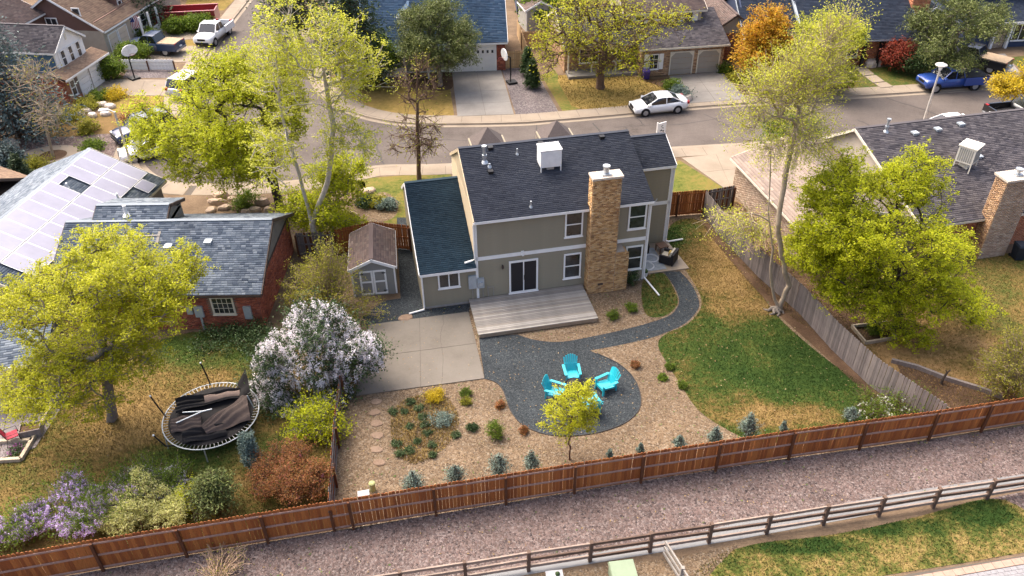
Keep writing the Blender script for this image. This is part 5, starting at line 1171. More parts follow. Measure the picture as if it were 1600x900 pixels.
    if bloom:
        S, _ = sample_lobes(lobes, nbloom, rng, .16); S[:, 2] = np.maximum(S[:, 2], .15); k = 24
        C = np.repeat(S, k, 0) + rng.normal(0, 1, (nbloom * k, 3)) * bspread * (.6, .6, 1.2)
        link('blossoms', leaf_mesh('blossoms', C, bsize, bloom, rng, .9, .2), t)
    return t

def conifer(name, label, base, h, r, leaf, bark='bark_brown', seed=0, cat='tree', dens=1.0, size=.22, group=None, shape=1.0, z0=.12, droop=.35, top=0.0):
    """whorled branches round a straight stem with needle sprays along them"""
    rng = np.random.default_rng(seed); t = thing(name, label, cat, (base[0], base[1], 0), 0, group)
    P = [np.zeros(3)]; par = [-1]; rad = [max(.03, h * .022)]; zs = np.linspace(.03, 1, 14)
    for z in zs: P.append(np.array([rng.normal(0, .01) * h, rng.normal(0, .01) * h, z * h])); par.append(len(P) - 2); rad.append(max(.012, h * .022 * (1 - z)))
    C = []; AX = []; nb = int(90 * dens)
    for i in range(nb):
        f = z0 + (1 - z0) * ((i + rng.random()) / nb); z = f * h; a = i * 2.399 + rng.normal(0, .3)
        ln = r * (1 - f + top) ** shape * rng.uniform(.75, 1.12)
        if ln < .05: ln = .05
        d = np.array([math.cos(a), math.sin(a), .18 - droop * rng.uniform(.3, 1)]); k = 1 + int(f * 13.9); b0 = P[min(k, 14)].copy(); b0[2] = z
        e = b0 + d * ln; e[2] = max(e[2], .06); P.append(b0 * .5 + e * .5 + (0, 0, ln * .05)); par.append(min(k, 14)); rad.append(.012 + ln * .012); P.append(e); par.append(len(P) - 2); rad.append(.008)
        m = max(4, int(ln / r * 46 * dens ** .3)); s = rng.random(m) ** .7
        c = b0 + (e - b0) * s[:, None] + rng.normal(0, 1, (m, 3)) * (.10 * r + .10 * ln * (1 - .4 * s))[:, None] * (1, 1, .6)
        C.append(c); AX.append(np.repeat(d[None], m, 0))
    C = np.concatenate(C); C[:, 2] = np.maximum(C[:, 2], .03); AX = np.concatenate(AX)
    link('trunk', edges_mesh('trunk', P, par, rad, bark), t); link('crown', leaf_mesh('crown', C, size, leaf, rng, .34, .5, AX), t)
    return t

# --- trees of the near gardens
plant('maple_tree', 'big golden-leaved maple over the trampoline lawn', 'tree', (-19.04, 27.18), [(-17.85, 27.2, 7.03, 3.51, 3.34, 1.68), (-14.91, 27.5, 7.77, 1.94, 1.84, 1.94), (-20.22, 26.8, 7.04, 1.87, 1.78, 2.28), (-19.29, 26.5, 4.25, 2.65, 2.52, 0.9), (-16.39, 27.8, 9.05, 2.12, 2.01, 0.7), (-16.47, 27.0, 4.51, 1.74, 1.65, 1.43), (-21.37, 26.6, 2.47, 1.73, 1.64, 0.59), (-18.65, 26.4, 2.61, 1.89, 1.79, 0.57), (-20.41, 26.6, 4.37, 1.95, 1.86, 0.96), (-15.91, 27.0, 6.47, 1.63, 1.55, 1.18)],
      'leaf_gold', 'bark_grey', 1350, 74, .095, .12, .24, 1, knots=7, up=1.0, twigs=2, twig_len=.5, trunk=[[(*(-19.04, 27.18), 0), (-18.56, 27.2, 2.25), (-18.08, 27.2, 4.55), (-17.75, 27.3, 6.61)]])
plant('poplar_tree', 'tall pale-trunked tree with sparse yellow-green spring leaves behind the shed', 'tree', (-11.86, 41.12), [(-12.57, 41.1, 11.26, 1.97, 1.87, 4.18), (-9.58, 41.4, 10.01, 2.29, 2.17, 4.2), (-11.0, 41.8, 13.39, 2.5, 2.38, 1.79), (-12.45, 41.0, 7.0, 2.15, 2.04, 2.04), (-8.95, 41.0, 7.73, 1.28, 1.21, 2.29), (-7.91, 41.2, 12.03, 1.21, 1.15, 2.16)],
      'leaf_spring', 'bark_pale', 330, 66, .125, .17, .19, 2, knots=5, up=.9, twigs=2, twig_len=1.0, trunk=[[(*(-11.86, 41.12), 0), (-11.92, 41.1, 2.08), (-12.1, 41.1, 5.32), (-12.46, 41.1, 9.07), (-12.11, 41.2, 12.94)], [(-11.92, 41.1, 2.08), (-10.58, 41.2, 4.83), (-9.82, 41.3, 8.18), (-9.92, 41.5, 12.46)]], rexp=.5, rtip=.018)
plant('maple_tree', 'broad lime-green maple beside the bend in the street', 'tree', (-15.39, 46.37), [(-18.68, 46.4, 6.33, 4.04, 3.84, 3.14), (-16.2, 46.4, 3.87, 2.85, 2.71, 2.05), (-21.27, 46.0, 5.04, 2.08, 1.97, 2.32), (-14.32, 46.6, 6.6, 1.66, 1.58, 2.69), (-18.52, 45.6, 3.42, 2.83, 2.69, 0.95), (-17.29, 46.8, 8.63, 2.33, 2.21, 1.69), (-15.04, 47.0, 8.52, 2.18, 2.07, 1.81), (-13.4, 47.2, 9.23, 1.55, 1.47, 1.9)],
      'leaf_lime', 'bark_dark', 1100, 60, .14, .19, .30, 3, knots=7, up=1.0, trunk=[[(*(-15.39, 46.37), 0), (-15.45, 46.4, 1.78), (-16.16, 46.4, 4.1), (-17.79, 46.4, 5.89)], [(-15.41, 46.4, 1.54), (-15.14, 46.4, 4.08), (-15.16, 46.4, 7.13)]])
plant('garden_tree', 'small bright green tree between the shed and front walk', 'tree', (-12.05, 42.78), [(-10.8, 42.9, 3.23, 2.02, 1.92, 1.77), (-12.53, 42.5, 2.14, 1.56, 1.49, 1.18), (-11.38, 42.5, 1.44, 1.97, 1.87, 0.65), (-10.07, 43.0, 4.47, 1.34, 1.27, 1.63)], 'leaf_lime', 'bark_grey', 400, 50, .14, .2, .12, 4, knots=5, up=.9)
plant('forsythia_shrub', 'large olive-yellow vase-shaped shrub in front of the shed', 'shrub', (-9.77, 34.61), [(-10.24, 35.0, 2.03, 1.86, 1.76, 1.53), (-11.15, 35.0, 1.48, 1.25, 1.18, 1.35), (-8.44, 34.4, 0.85, 1.59, 1.51, 0.44), (-9.88, 35.4, 3.54, 1.02, 0.97, 0.8)], 'leaf_olive', 'bark_tan', 260, 46, .11, .16, .05, 5, stems=True, twigs=2, twig_len=.5, aspect=.4)
plant('lilac_bush', 'huge white-flowering lilac beside the concrete slab', 'shrub', (-9.42, 27.65), [(-9.8, 29.2, 1.97, 2.58, 2.45, 1.87), (-11.53, 29.0, 1.69, 1.41, 1.34, 1.78), (-7.8, 29.2, 1.78, 1.29, 1.23, 1.57), (-9.59, 29.8, 3.46, 1.76, 1.67, 0.6), (-11.71, 28.6, -0.13, 1.44, 1.37, 1.03), (-8.64, 28.8, 0.36, 1.44, 1.36, 0.64)],
      'leaf_dark', 'bark_grey', 480, 50, .11, .22, .10, 6, bloom='bloom_white', nbloom=1900, bsize=.066, bspread=.08, knots=3)
plant('maple_tree', 'large yellow-green maple behind the grey board fence', 'tree', (20.81, 33.61), [(23.18, 33.0, 1.94, 1.52, 1.45, 1.2), (17.55, 32.8, 3.0, 1.63, 1.54, 1.63), (18.73, 34.5, 6.49, 3.77, 3.58, 2.11), (16.57, 34.0, 4.75, 2.01, 1.91, 3.4), (21.62, 33.6, 3.57, 2.62, 2.49, 2.2), (18.85, 32.8, 2.37, 2.79, 2.65, 1.16), (20.48, 35.2, 7.53, 2.23, 2.12, 1.49), (16.86, 35.0, 7.69, 1.9, 1.81, 1.38), (20.02, 32.5, 0.69, 1.67, 1.59, 0.51), (15.47, 33.8, 4.32, 1.3, 1.24, 1.3)],
      'leaf_lime', 'bark_dark', 1500, 84, .105, .135, .26, 7, knots=8, up=1.0, twigs=2, twig_len=.5)
plant('cottonwood_tree', 'tall half-bare tree with wispy lime twigs by the grey fence', 'tree', (14.76, 35.02), [(12.9, 36.6, 11.76, 1.6, 1.52, 2.06), (14.4, 37.0, 12.54, 1.72, 1.63, 2.78), (11.9, 36.0, 10.39, 0.75, 0.71, 1.44), (13.95, 36.2, 9.75, 1.89, 1.79, 1.37), (14.83, 37.2, 14.33, 0.9, 0.85, 1.33), (12.11, 35.0, 5.72, 1.31, 1.24, 0.74)],
      'leaf_spring', 'bark_straw', 340, 80, .085, .24, .15, 8, knots=4, up=.8, twigs=5, twig_len=1.3, trunk=[[(*(14.76, 35.02), 0), (14.93, 35.0, 1.63), (14.23, 35.0, 3.52), (13.7, 35.2, 5.38), (13.79, 35.8, 8.02), (14.11, 36.6, 11.08)], [(*(14.58, 35.14), 0), (13.84, 35.0, 2.29), (13.65, 35.0, 3.94), (13.07, 35.2, 6.16), (12.8, 35.8, 9.45)]], rexp=.5, fork=2.5, bare=.2, rtip=.013)
plant('ash_tree', 'slender nearly bare street tree in front of the road', 'tree', (-6.44, 50.26), [(-5.99, 50.6, 6.04, 1.61, 1.53, 2.23), (-6.42, 50.4, 3.13, 1.92, 1.83, 1.18), (-5.98, 50.8, 7.94, 0.92, 0.87, 0.78)], 'leaf_olive', 'bark_brown', 130, 5, .14, .22, .16, 9, twigs=5, twig_len=.8, trunk=[[(*(-6.44, 50.26), 0), (-6.35, 50.4, 2.41), (-6.13, 50.4, 5.68), (-5.98, 50.6, 7.8)]], fork=2.2, rtip=.020)
plant('young_tree', 'small yellow-green tree at the edge of the fire pit circle', 'tree', (2.47, 24.33), [(2.48, 24.7, 2.93, 0.99, 0.94, 1.07), (2.14, 24.5, 1.98, 0.83, 0.79, 0.44), (3.01, 24.6, 2.45, 0.61, 0.58, 0.77), (2.86, 24.8, 3.88, 0.43, 0.41, 0.34)], 'leaf_gold', 'bark_brown', 170, 50, .08, .085, .045, 10, up=1.0, twigs=2, twig_len=.25, rtip=.008)
# --- across the street
plant('cottonwood_tree', 'broad sparse golden tree in front of the tan brick house', 'tree', (7.82, 65.98), [(6.6, 66.0, 4.89, 3.8, 3.61, 2.37), (8.8, 65.6, 2.84, 3.0, 2.85, 1.13), (4.53, 66.0, 3.3, 2.14, 2.03, 2.14), (7.63, 66.8, 6.72, 2.94, 2.79, 1.1), (12.37, 66.0, 5.35, 2.42, 2.3, 1.09)], 'leaf_gold', 'bark_brown', 320, 34, .17, .24, .36, 12, knots=5, up=.9, twigs=4, twig_len=1.1, bare=.25, trunk=[[(*(7.82, 65.98), 0), (7.73, 66.0, 1.59), (8.02, 66.0, 3.25), (7.07, 66.2, 6.4)], [(7.81, 66.0, 2.15), (10.14, 66.0, 3.5), (12.39, 66.0, 5.08)]], rtip=.024)
plant('honey_locust', 'rounded orange-yellow tree beside the concrete driveway', 'tree', (21.17, 67.83), [(21.05, 67.0, 3.71, 2.27, 2.15, 2.43), (20.05, 66.6, 2.6, 1.84, 1.75, 1.1), (22.03, 67.2, 4.56, 1.29, 1.22, 1.29), (21.48, 66.5, 2.06, 1.96, 1.86, 0.57)], 'leaf_orange', 'bark_dark', 320, 60, .18, .26, .14, 13, knots=6, up=.8)
plant('linden_tree', 'upright yellow-lime tree in front of the navy roof', 'tree', (27.04, 65.09), [(26.68, 65.6, 4.24, 2.11, 2.01, 1.78), (24.82, 65.4, 3.26, 1.28, 1.21, 2.61), (26.25, 65.0, 1.74, 2.25, 2.14, 1.34), (27.64, 64.8, 1.24, 1.08, 1.02, 1.08)], 'leaf_spring', 'bark_grey', 320, 60, .18, .24, .16, 14, twigs=3, knots=6, up=.8)
plant('garden_shrub', 'yellow and orange mixed shrub under the lime street tree', 'shrub', (23.58, 65.2), [(23.11, 65.0, 1.34, 1.4, 1.33, 1.23)], 'leaf_yellow', 'bark_tan', 80, 40, .2, .3, .06, 15)
conifer('pine_tree', 'dark green pine left of the blue-roofed house', (-13.1, 66.65), 9.5, 3.6, 'needle_green', seed=16, dens=2.2, size=.36, shape=.55, top=.12, z0=.2)
conifer('pine_tree', 'tall dark pine at the top behind the pale poplar', (-20.33, 77.63), 10.5, 4.2, 'needle_green', seed=17, dens=2.2, size=.36, shape=.55, top=.12, z0=.15)
plant('pinyon_pine', 'wide olive-green pine in front of the blue roof', 'tree', (-6.02, 66.99), [(-6.17, 67.0, 4.44, 3.33, 3.16, 2.05), (-7.84, 66.6, 3.24, 2.16, 2.05, 1.63), (-4.32, 66.6, 3.47, 1.94, 1.84, 1.77), (-5.7, 66.2, 2.53, 2.49, 2.36, 0.7), (-6.61, 67.4, 6.19, 2.34, 2.22, 0.87)], 'needle_olive', 'bark_grey', 460, 70, .22, .26, .22, 18, aspect=.28, knots=7)
plant('pinyon_pine', 'open olive pine behind the blue pickup', 'tree', (39.0, 68.72), [(38.04, 68.0, 4.35, 3.37, 3.2, 2.08), (36.14, 67.6, 2.86, 1.86, 1.77, 1.86), (40.0, 68.4, 4.74, 1.96, 1.86, 1.42), (38.1, 67.2, 2.15, 2.41, 2.29, 0.77), (37.5, 68.6, 6.05, 2.16, 2.05, 0.82)], 'needle_olive', 'bark_grey', 330, 62, .24, .26, .22, 19, aspect=.28, knots=6)
plant('garden_tree', 'mid-green tree between porch and dark pine', 'tree', (-12.07, 68.04), [(-11.61, 67.8, 2.29, 1.88, 1.78, 1.52), (-13.02, 67.6, 1.81, 1.55, 1.47, 1.37)], 'leaf_green', 'bark_grey', 160, 44, .24, .36, .12, 20)
plant('burning_bush', 'rust-red rounded bush against the brick house', 'shrub', (35.23, 70.68), [(34.19, 69.0, 1.59, 1.13, 1.07, 0.75)], 'leaf_red', 'bark_brown', 110, 44, .18, .26, .05, 21)
plant('garden_shrub', 'dark green low shrub beside the red bush', 'shrub', (36.58, 70.01), [(35.64, 68.0, 1.37, 1.23, 1.16, 0.39)], 'leaf_dark', 'bark_brown', 80, 50, .2, .28, .05, 22)
plant('garden_tree', 'yellow tree at the far right edge over the parked black pickup', 'tree', (39.75, 57.2), [(37.53, 56.4, 3.88, 1.23, 1.16, 0.74), (38.94, 56.6, 4.18, 1.32, 1.25, 1.6), (36.72, 56.2, 3.48, 0.66, 0.63, 0.42)], 'leaf_yellow', 'bark_grey', 260, 50, .15, .2, .12, 23, knots=5, up=.8)
plant('garden_shrub', 'olive-yellow airy shrub by the cedar fence in the far right yard', 'shrub', (23.59, 27.49), [(23.06, 28.0, 1.8, 1.26, 1.2, 1.26), (23.56, 28.4, 2.63, 0.9, 0.85, 0.8)], 'leaf_olive', 'bark_tan', 240, 40, .09, .14, .04, 24, stems=True, twigs=2, twig_len=.35, aspect=.4)
plant('green_tree', 'bright green tree behind the far small shed', 'tree', (3.29, 82.37), [(3.45, 82.0, 1.54, 1.29, 1.23, 1.67), (2.64, 83.0, 1.76, 1.04, 0.99, 1.42)], 'leaf_green', 'bark_grey', 150, 40, .3, .45, .12, 25)
conifer('spruce_tree', 'dark spruce behind the brown house and red skip', (-37.56, 82.93), 6.5, 3.2, 'needle_green', seed=26, dens=1.8, size=.34, shape=.6, top=.1)
conifer('spruce_tree', 'large blue-green spruce at the left edge', (-38.38, 57.87), 11.5, 4.6, 'needle_blue', seed=27, dens=3.0, size=.34, shape=.75, z0=.04)
plant('bare_tree', 'young bare tree in a mulch ring at the gravel front yard', 'tree', (-34.08, 54.41), [(-33.23, 54.4, 4.79, 2.0, 1.9, 2.14), (-33.31, 54.4, 6.44, 1.34, 1.27, 1.2), (-32.91, 54.4, 3.07, 1.39, 1.32, 0.74)], 'leaf_olive', 'bark_straw', 120, 3, .13, .25, .10, 28, twigs=3, twig_len=.8, trunk=[[(*(-34.08, 54.41), 0), (-33.78, 54.4, 2.33), (-33.36, 54.4, 4.79), (-33.14, 54.4, 6.9)]], fork=1.8, rtip=.020)
for k, (px, lab) in enumerate([((19.82, 88.41), 'dark tree clump above the tan brick house roof'), ((23.16, 87.83), 'dark tree clump left of the navy roof')]):
    conifer('spruce_tree', lab, px, 6.5, 3.2, 'needle_green', seed=40 + k, dens=1.6, size=.4, shape=.6, top=.1)
plant('street_shrub', 'dark rounded tree behind the bare cottonwood twigs', 'tree', (20.96, 54.66), [(20.23, 53.0, 2.0, 1.93, 1.83, 0.7)], 'leaf_green', 'bark_brown', 150, 40, .2, .3, .08, 43)
plant('garden_shrub', 'low spreading bare shrub against the sand brick garage', 'shrub', (14.96, 41.21), [(13.01, 38.0, 3.65, 1.42, 1.35, 0.54), (13.71, 37.0, 3.23, 1.26, 1.2, 0.41)], 'leaf_spring', 'twig_tan', 110, 3, .12, .2, .05, 44, stems=True, twigs=4, twig_len=.5)

# --- shrubs along the near fence and in the left garden
plant('lilac_bush', 'purple-flowering lilac at the lower left by the cedar fence', 'shrub', (-18.32, 20.67), [(-18.2, 21.4, 0.91, 1.73, 1.64, 0.67), (-19.45, 20.8, 0.68, 1.04, 0.99, 0.48), (-17.31, 22.0, 0.76, 1.17, 1.11, 0.49), (-20.19, 20.4, 0.61, 0.87, 0.83, 0.41)], 'leaf_green', 'bark_grey', 330, 40, .08, .16, .05, 50, bloom='bloom_lilac', nbloom=1000, bsize=.052, bspread=.055, knots=3)
plant('lilac_bush', 'pale lilac flowers behind the cream variegated shrub', 'shrub', (-14.52, 22.06), [(-15.15, 23.2, -0.34, 0.95, 0.9, 0.45), (-16.42, 23.2, -0.18, 1.0, 0.95, 0.33)], 'leaf_green', 'bark_grey', 150, 36, .08, .14, .05, 51, bloom='bloom_white', nbloom=300, bsize=.06, bspread=.055)
plant('dogwood_shrub', 'cream-yellow variegated shrub leaning over the cedar fence', 'shrub', (-15.21, 20.53), [(-15.37, 21.6, 0.81, 1.64, 1.55, 0.56), (-16.21, 21.2, 0.3, 1.06, 1.0, 0.37), (-14.6, 21.5, 0.3, 0.96, 0.91, 0.37), (-15.64, 20.9, 0.06, 1.05, 1.0, 0.22)], 'leaf_cream', 'bark_brown', 460, 56, .07, .09, .05, 52, twig_len=.22, knots=5, up=.8)
conifer('juniper_bush', 'bushy grey-green juniper beside the cedar fence', (-12.33, 21.7), 2.1, 1.0, 'needle_olive', seed=53, cat='shrub', dens=2.6, size=.14, shape=.7, top=.12, droop=-1.0)
conifer('columnar_juniper', 'narrow blue columnar juniper beside the trampoline', (-11.46, 23.93), 2.15, .38, 'needle_juniper', seed=54, cat='shrub', dens=3, size=.12, shape=.35, top=.2, droop=-.7)
plant('barberry_shrub', 'large rust-orange shrub behind the cedar fence', 'shrub', (-9.52, 21.98), [(-9.47, 22.8, 1.27, 1.51, 1.43, 1.06), (-10.3, 22.4, 0.95, 0.97, 0.92, 0.7), (-8.47, 22.6, 0.88, 0.81, 0.77, 0.97)], 'leaf_rust', 'bark_brown', 420, 56, .07, .11, .06, 55, knots=5, bloom='bloom_pink', nbloom=26, bsize=.05, bspread=.05, twig_len=.3)
plant('garden_shrub', 'bright lime shrub in front of the white lilac', 'shrub', (-9.12, 25.59), [(-9.07, 26.2, 1.03, 0.99, 0.94, 0.59), (-8.38, 25.8, 0.69, 0.76, 0.72, 0.33), (-9.69, 25.8, 0.71, 0.58, 0.55, 0.49)], 'leaf_lime', 'bark_grey', 150, 34, .10, .15, .04, 56)
plant('garden_shrub', 'lime shoots behind the juniper and cedar fence', 'shrub', (-13.26, 21.23), [(-13.51, 22.0, 0.48, 0.38, 0.36, 0.68), (-13.17, 21.8, 0.3, 0.32, 0.31, 0.4)], 'leaf_lime', 'bark_grey', 60, 30, .07, .12, .03, 57)
plant('garden_shrub', 'yellow leafless-looking shrub on the gravel below the cedar fence', 'shrub', (-11.47, 18.22), [(-11.48, 18.9, 0.25, 1.0, 0.95, 0.29)], 'leaf_olive', 'twig_tan', 90, 10, .06, .1, .02, 58, stems=True, twigs=3, twig_len=.3)
JN = 'blue junipers along the cedar fence'
for k, (p, hh, rr, lab) in enumerate([((-4.28, 22.58), 1.05, .62, 'first blue juniper from the corner beside the stepping stones'), ((-2.54, 23.0), .95, .58, 'second blue juniper along the fence, below the yellow ground cover'), ((-0.66, 23.36), 1.15, .62, 'third blue juniper along the fence, below the round green shrub'),
                                     ((0.74, 23.73), .95, .45, 'fourth blue juniper along the fence, left of the young yellow tree'), ((9.05, 25.13), .85, .42, 'small blue juniper left of the tallest right-hand one'), ((10.62, 25.49), 1.25, .58, 'tallest right-hand blue juniper at the lawn edge'),
                                     ((7.42, 24.93), .6, .35, 'tiny blue juniper behind the fence at the rock bed'), ((15.63, 26.45), .7, .45, 'blue juniper on the lawn beside the white flowers'), ((12.34, 25.78), .55, .22, 'thin blue seedling between the two lawn junipers'), ((5.65, 24.65), .45, .2, 'blue-green seedling at the fence right of the young tree'), ((4.24, 24.37), .4, .18, 'tiny pale seedling at the fence beside the young tree')]):
    conifer('juniper_bush', lab, p, hh * 1.25, rr * 1.0, 'needle_juniper', seed=60 + k, cat='shrub', dens=1.5, size=.085, shape=1.35, top=.02, droop=-1.0 - .25 * (k % 3), group=JN)
def mound(label, p, r, h, leaf, seed, name='garden_shrub', group=None, n=40, per=40, size=.06):
    return plant(name, label, 'shrub', p, [(p[0], p[1], h * .5, r, r, h * .5)], leaf, 'bark_brown', n, per, size, r * .25, .02, seed, twigs=1, twig_len=r * .3, group=group, zmin=.04, rtip=.006)
mound('round green shrub in the rock bed left of the fire pit', (-0.85, 25.77), .36, .9, 'leaf_green', 80, n=60)
mound('rust tuft in the rock bed below the fire pit circle', (0.45, 25.98), .2, .28, 'leaf_rust', 81)
mound('green shrub by the path, left of the pair', (5.46, 34.36), .30, .5, 'leaf_green', 82)
mound('green shrub by the path, right of the pair', (6.55, 34.96), .30, .5, 'leaf_green', 83)
mound('dark shrub in the corner beside the chimney', (6.93, 37.4), .35, .9, 'leaf_dark', 84)
mound('low green tuft nearest the fire pit chairs on the right bed', (7.89, 30.23), .2, .25, 'leaf_green', 85)
mound('low green tuft in the middle of the right bed', (7.45, 29.48), .2, .22, 'leaf_green', 86)
mound('low green tuft beside the lawn edge', (8.27, 28.91), .22, .25, 'leaf_green', 87)
mound('rusty tuft in the bed right of the turquoise chairs', (6.2, 30.4), .2, .3, 'leaf_rust', 88)
mound('rusty tuft beside the slab corner', (-0.65, 27.7), .2, .28, 'leaf_rust', 89)
mound('small green tuft below the concrete slab', (-2.28, 28.57), .26, .3, 'leaf_green', 90)
mound('straw-coloured tuft below the concrete slab', (-2.29, 27.95), .24, .25, 'leaf_olive', 91)
mound('golden grass clump at the top of the ground cover', (-3.8, 28.33), .42, .4, 'leaf_yellow', 92, per=60)
mound('grey-green shrub in the yellow ground cover', (-3.38, 26.62), .5, .5, 'needle_juniper', 93, per=60)
mound('small green tuft right of the grey-green shrub', (-1.93, 26.27), .22, .22, 'leaf_dark', 94)
rng = random.Random(12)
for k, (p, lab) in enumerate(zip([(-4.95,28.0),(-4.51,27.56),(-4.31,27.05),(-4.86,26.4),(-4.41,25.43),(-3.99,25.98),(-3.73,25.23),(-5.71,27.37),(-5.34,25.33),(-5.13,24.75),(-4.15,26.51),(-4.71,24.9),(-5.19,27.36),(-2.68,25.8),(-3.66,24.65)], ['uppermost', 'upper middle', 'middle', 'left inner', 'lower left inner', 'centre right', 'lower right', 'upper left edge', 'lower left edge', 'bottom left edge', 'central', 'bottom', 'top left', 'right outlying', 'lowest right'])):
    mound(lab + ' dark green sedum mound in the yellow ground cover', p, .15 + .09 * rng.random(), .18, 'leaf_sedum', 100 + k, 'sedum_plant', 'sedum mounds in the ground cover', 26, 34, .06)
plant('flower_bush', 'white-flowering bush in the corner of the lawn by the cedar fence', 'shrub', (17.92, 26.66), [(17.1, 27.0, 0.18, 0.9, 0.86, 0.28), (18.81, 27.2, 0.28, 0.91, 0.86, 0.32), (17.94, 26.8, 0.15, 1.2, 1.14, 0.25)], 'leaf_green', 'bark_brown', 170, 30, .08, .14, .03, 120, bloom='petal_white', nbloom=110, bsize=.07, bspread=.05)
# upper-left gardens
def hedge(label, p, r, seed, leaf='leaf_green', n=90): return plant('round_hedge', label, 'hedge', (p[0], p[1]), [(p[0], p[1], p[2], *r)], leaf, 'bark_brown', n, 60, .17, .24, .06, seed, shell=.25, twigs=1, twig_len=.2)
hedge('clipped green hedge beside the white garage doors', (*(-35.79, 69.7), .95), (1.3, 1.1, .9), 130); hedge('clipped lime hedge beside the dark pickup', (*(-35.09, 73.89), .85), (1.5, 1.0, .75), 131)
hedge('round bush left in front of the red skip', (*(-33.77, 81.63), .7), (.95, .9, .65), 132); hedge('round bush in the middle of the red skip', (*(-32.04, 82.14), .7), (1.0, .9, .65), 133); hedge('round bush right in front of the red skip', (*(-31.29, 82.69), .65), (.8, .8, .6), 134)
mound('dark bushy shrub by the flag porch', (-35.93, 79.64), 1.0, 1.0, 'leaf_green', 135, per=60, size=.16)
conifer('dwarf_spruce', 'green cone-shaped dwarf spruce beside the solar roof', (-34.37, 50.52), 2.2, 1.0, 'needle_green', seed=136, cat='shrub', dens=1.6, size=.2, shape=.8)
conifer('dwarf_spruce', 'silver-blue rounded spruce at the left edge', (-36.51, 52.47), 1.9, 1.6, 'needle_blue', seed=137, cat='shrub', dens=1.6, size=.24, shape=.5, top=.2)
for k, (p, r, h, lf, lab) in enumerate([((-35.15, 63.3), .9, .7, 'leaf_olive', 'olive shrub beside the garage path stones'), ((-34.93, 65.01), .8, .7, 'leaf_green', 'green shrub nearest the brick garage corner'), ((-33.71, 65.37), .9, .6, 'leaf_yellow', 'yellow-green shrub at the edge of the golden lawn'), ((-29.91, 60.65), 1.3, .9, 'leaf_rust', 'rust-brown shrub beside the parked dark van'), ((-33.26, 58.74), .8, 1.0, 'leaf_olive', 'olive upright shrub on the scrub bank'),
                                       ((-31.66, 55.71), .9, .4, 'leaf_green', 'low green plants in the gravel island'), ((-34.39, 52.71), 1.0, .6, 'leaf_olive', 'low olive shrub beside the dwarf spruce'), ((-35.73, 61.19), 1.0, .6, 'leaf_olive', 'straw and olive shrub under the spruce')]):
    mound(lab, p, r, h, lf, 140 + k, per=50, size=.13)
conifer('arborvitae', 'dark narrow evergreen nearer the timber fence across the street', (1.98, 66.17), 2.6, .75, 'leaf_dark', seed=150, cat='shrub', dens=1.8, size=.2, shape=.5); conifer('arborvitae', 'dark narrow evergreen behind its twin beside the timber fence', (1.61, 69.06), 2.6, .7, 'leaf_dark', seed=151, cat='shrub', dens=1.8, size=.2, shape=.5)
for k, (p, r, h, lf, lab) in enumerate([((14.34, 63.87), .9, .8, 'needle_juniper', 'blue-green juniper beside the white sedan'), ((14.02, 65.5), .8, .7, 'leaf_green', 'green shrub behind the blue-green juniper'), ((21.42, 65.96), .8, .6, 'leaf_cream', 'pale round shrub beside the yard sign'), ((20.11, 67.43), .9, .6, 'leaf_olive', 'olive shrub at the head of the planting bed'), ((22.51, 63.88), .9, .6, 'leaf_green', 'low green shrub near the kerb in the planting bed'), ((19.25, 69.38), .7, .6, 'leaf_green', 'green shrub beside the arched garage door'), ((31.36, 71.6), 1.0, .8, 'leaf_green', 'green shrub beside the navy house porch')]):
    mound(lab, p, r, h, lf, 160 + k, per=50, size=.14)
for k, (p, r, h, lf, lab) in enumerate([((-9.04, 46.96), .6, .5, 'leaf_olive', 'straw grass tuft in the front rock bed'), ((-8.23, 46.36), .6, .5, 'needle_juniper', 'grey-green shrub in the front rock bed'), ((-9.7, 46.81), .6, .5, 'leaf_dark', 'dark shrub in the front rock bed'), ((-17.73, 46.84), .8, .9, 'leaf_green', 'green shrub among the boulders behind the brick bungalow'), ((-10.76, 44.81), .8, .6, 'leaf_olive', 'olive shrub left of the front rock bed')]):
    mound(lab, p, r, h, lf, 170 + k, per=50, size=.12)
mound('dark weedy shrub along the brick bungalow wall', (-13.4, 32.68), 1.0, .8, 'leaf_dark', 180, per=70, size=.1); mound('dark green growth under the brick wall window', (-15.49, 32.88), 1.3, .35, 'leaf_dark', 181, per=70, size=.1)
mound('small green plant in the raised timber bed', (19.15, 32.83), .35, .35, 'leaf_green', 182)

# ---------------------------------------------------------------- vehicles
def paint(name, c, rough=.3):
    m, nt, b, N, L = new_mat(name); b.inputs['Base Color'].default_value = rgb(c); b.inputs['Roughness'].default_value = rough
    b.inputs['Coat Weight'].default_value = .6; b.inputs['Coat Roughness'].default_value = .12; b.inputs['Specular IOR Level'].default_value = .5
paint('paint_white', (.78, .78, .77)); paint('paint_blue', (.020, .060, .26)); paint('paint_black', (.012, .012, .014)); paint('paint_navy', (.018, .030, .085)); paint('paint_darkblue', (.025, .045, .095)); paint('paint_red', (.26, .018, .022), .5); paint('paint_silver', (.45, .46, .48))
m_, nt_, b_, N_, L_ = new_mat('car_glass'); b_.inputs['Base Color'].default_value = (.012, .014, .018, 1); b_.inputs['Roughness'].default_value = .06; b_.inputs['Specular IOR Level'].default_value = .8
M('tyre', (.015, .015, .016), .85); M('rim', (.42, .43, .45), .35, .1, 5, metal=.7); M('lamp_red', (.30, .012, .012), .3); M('lamp_clear', (.70, .72, .72), .2); M('bed_liner', (.02, .02, .021), .8); M('tan_cover', (.33, .245, .16), .9, .2, 4)

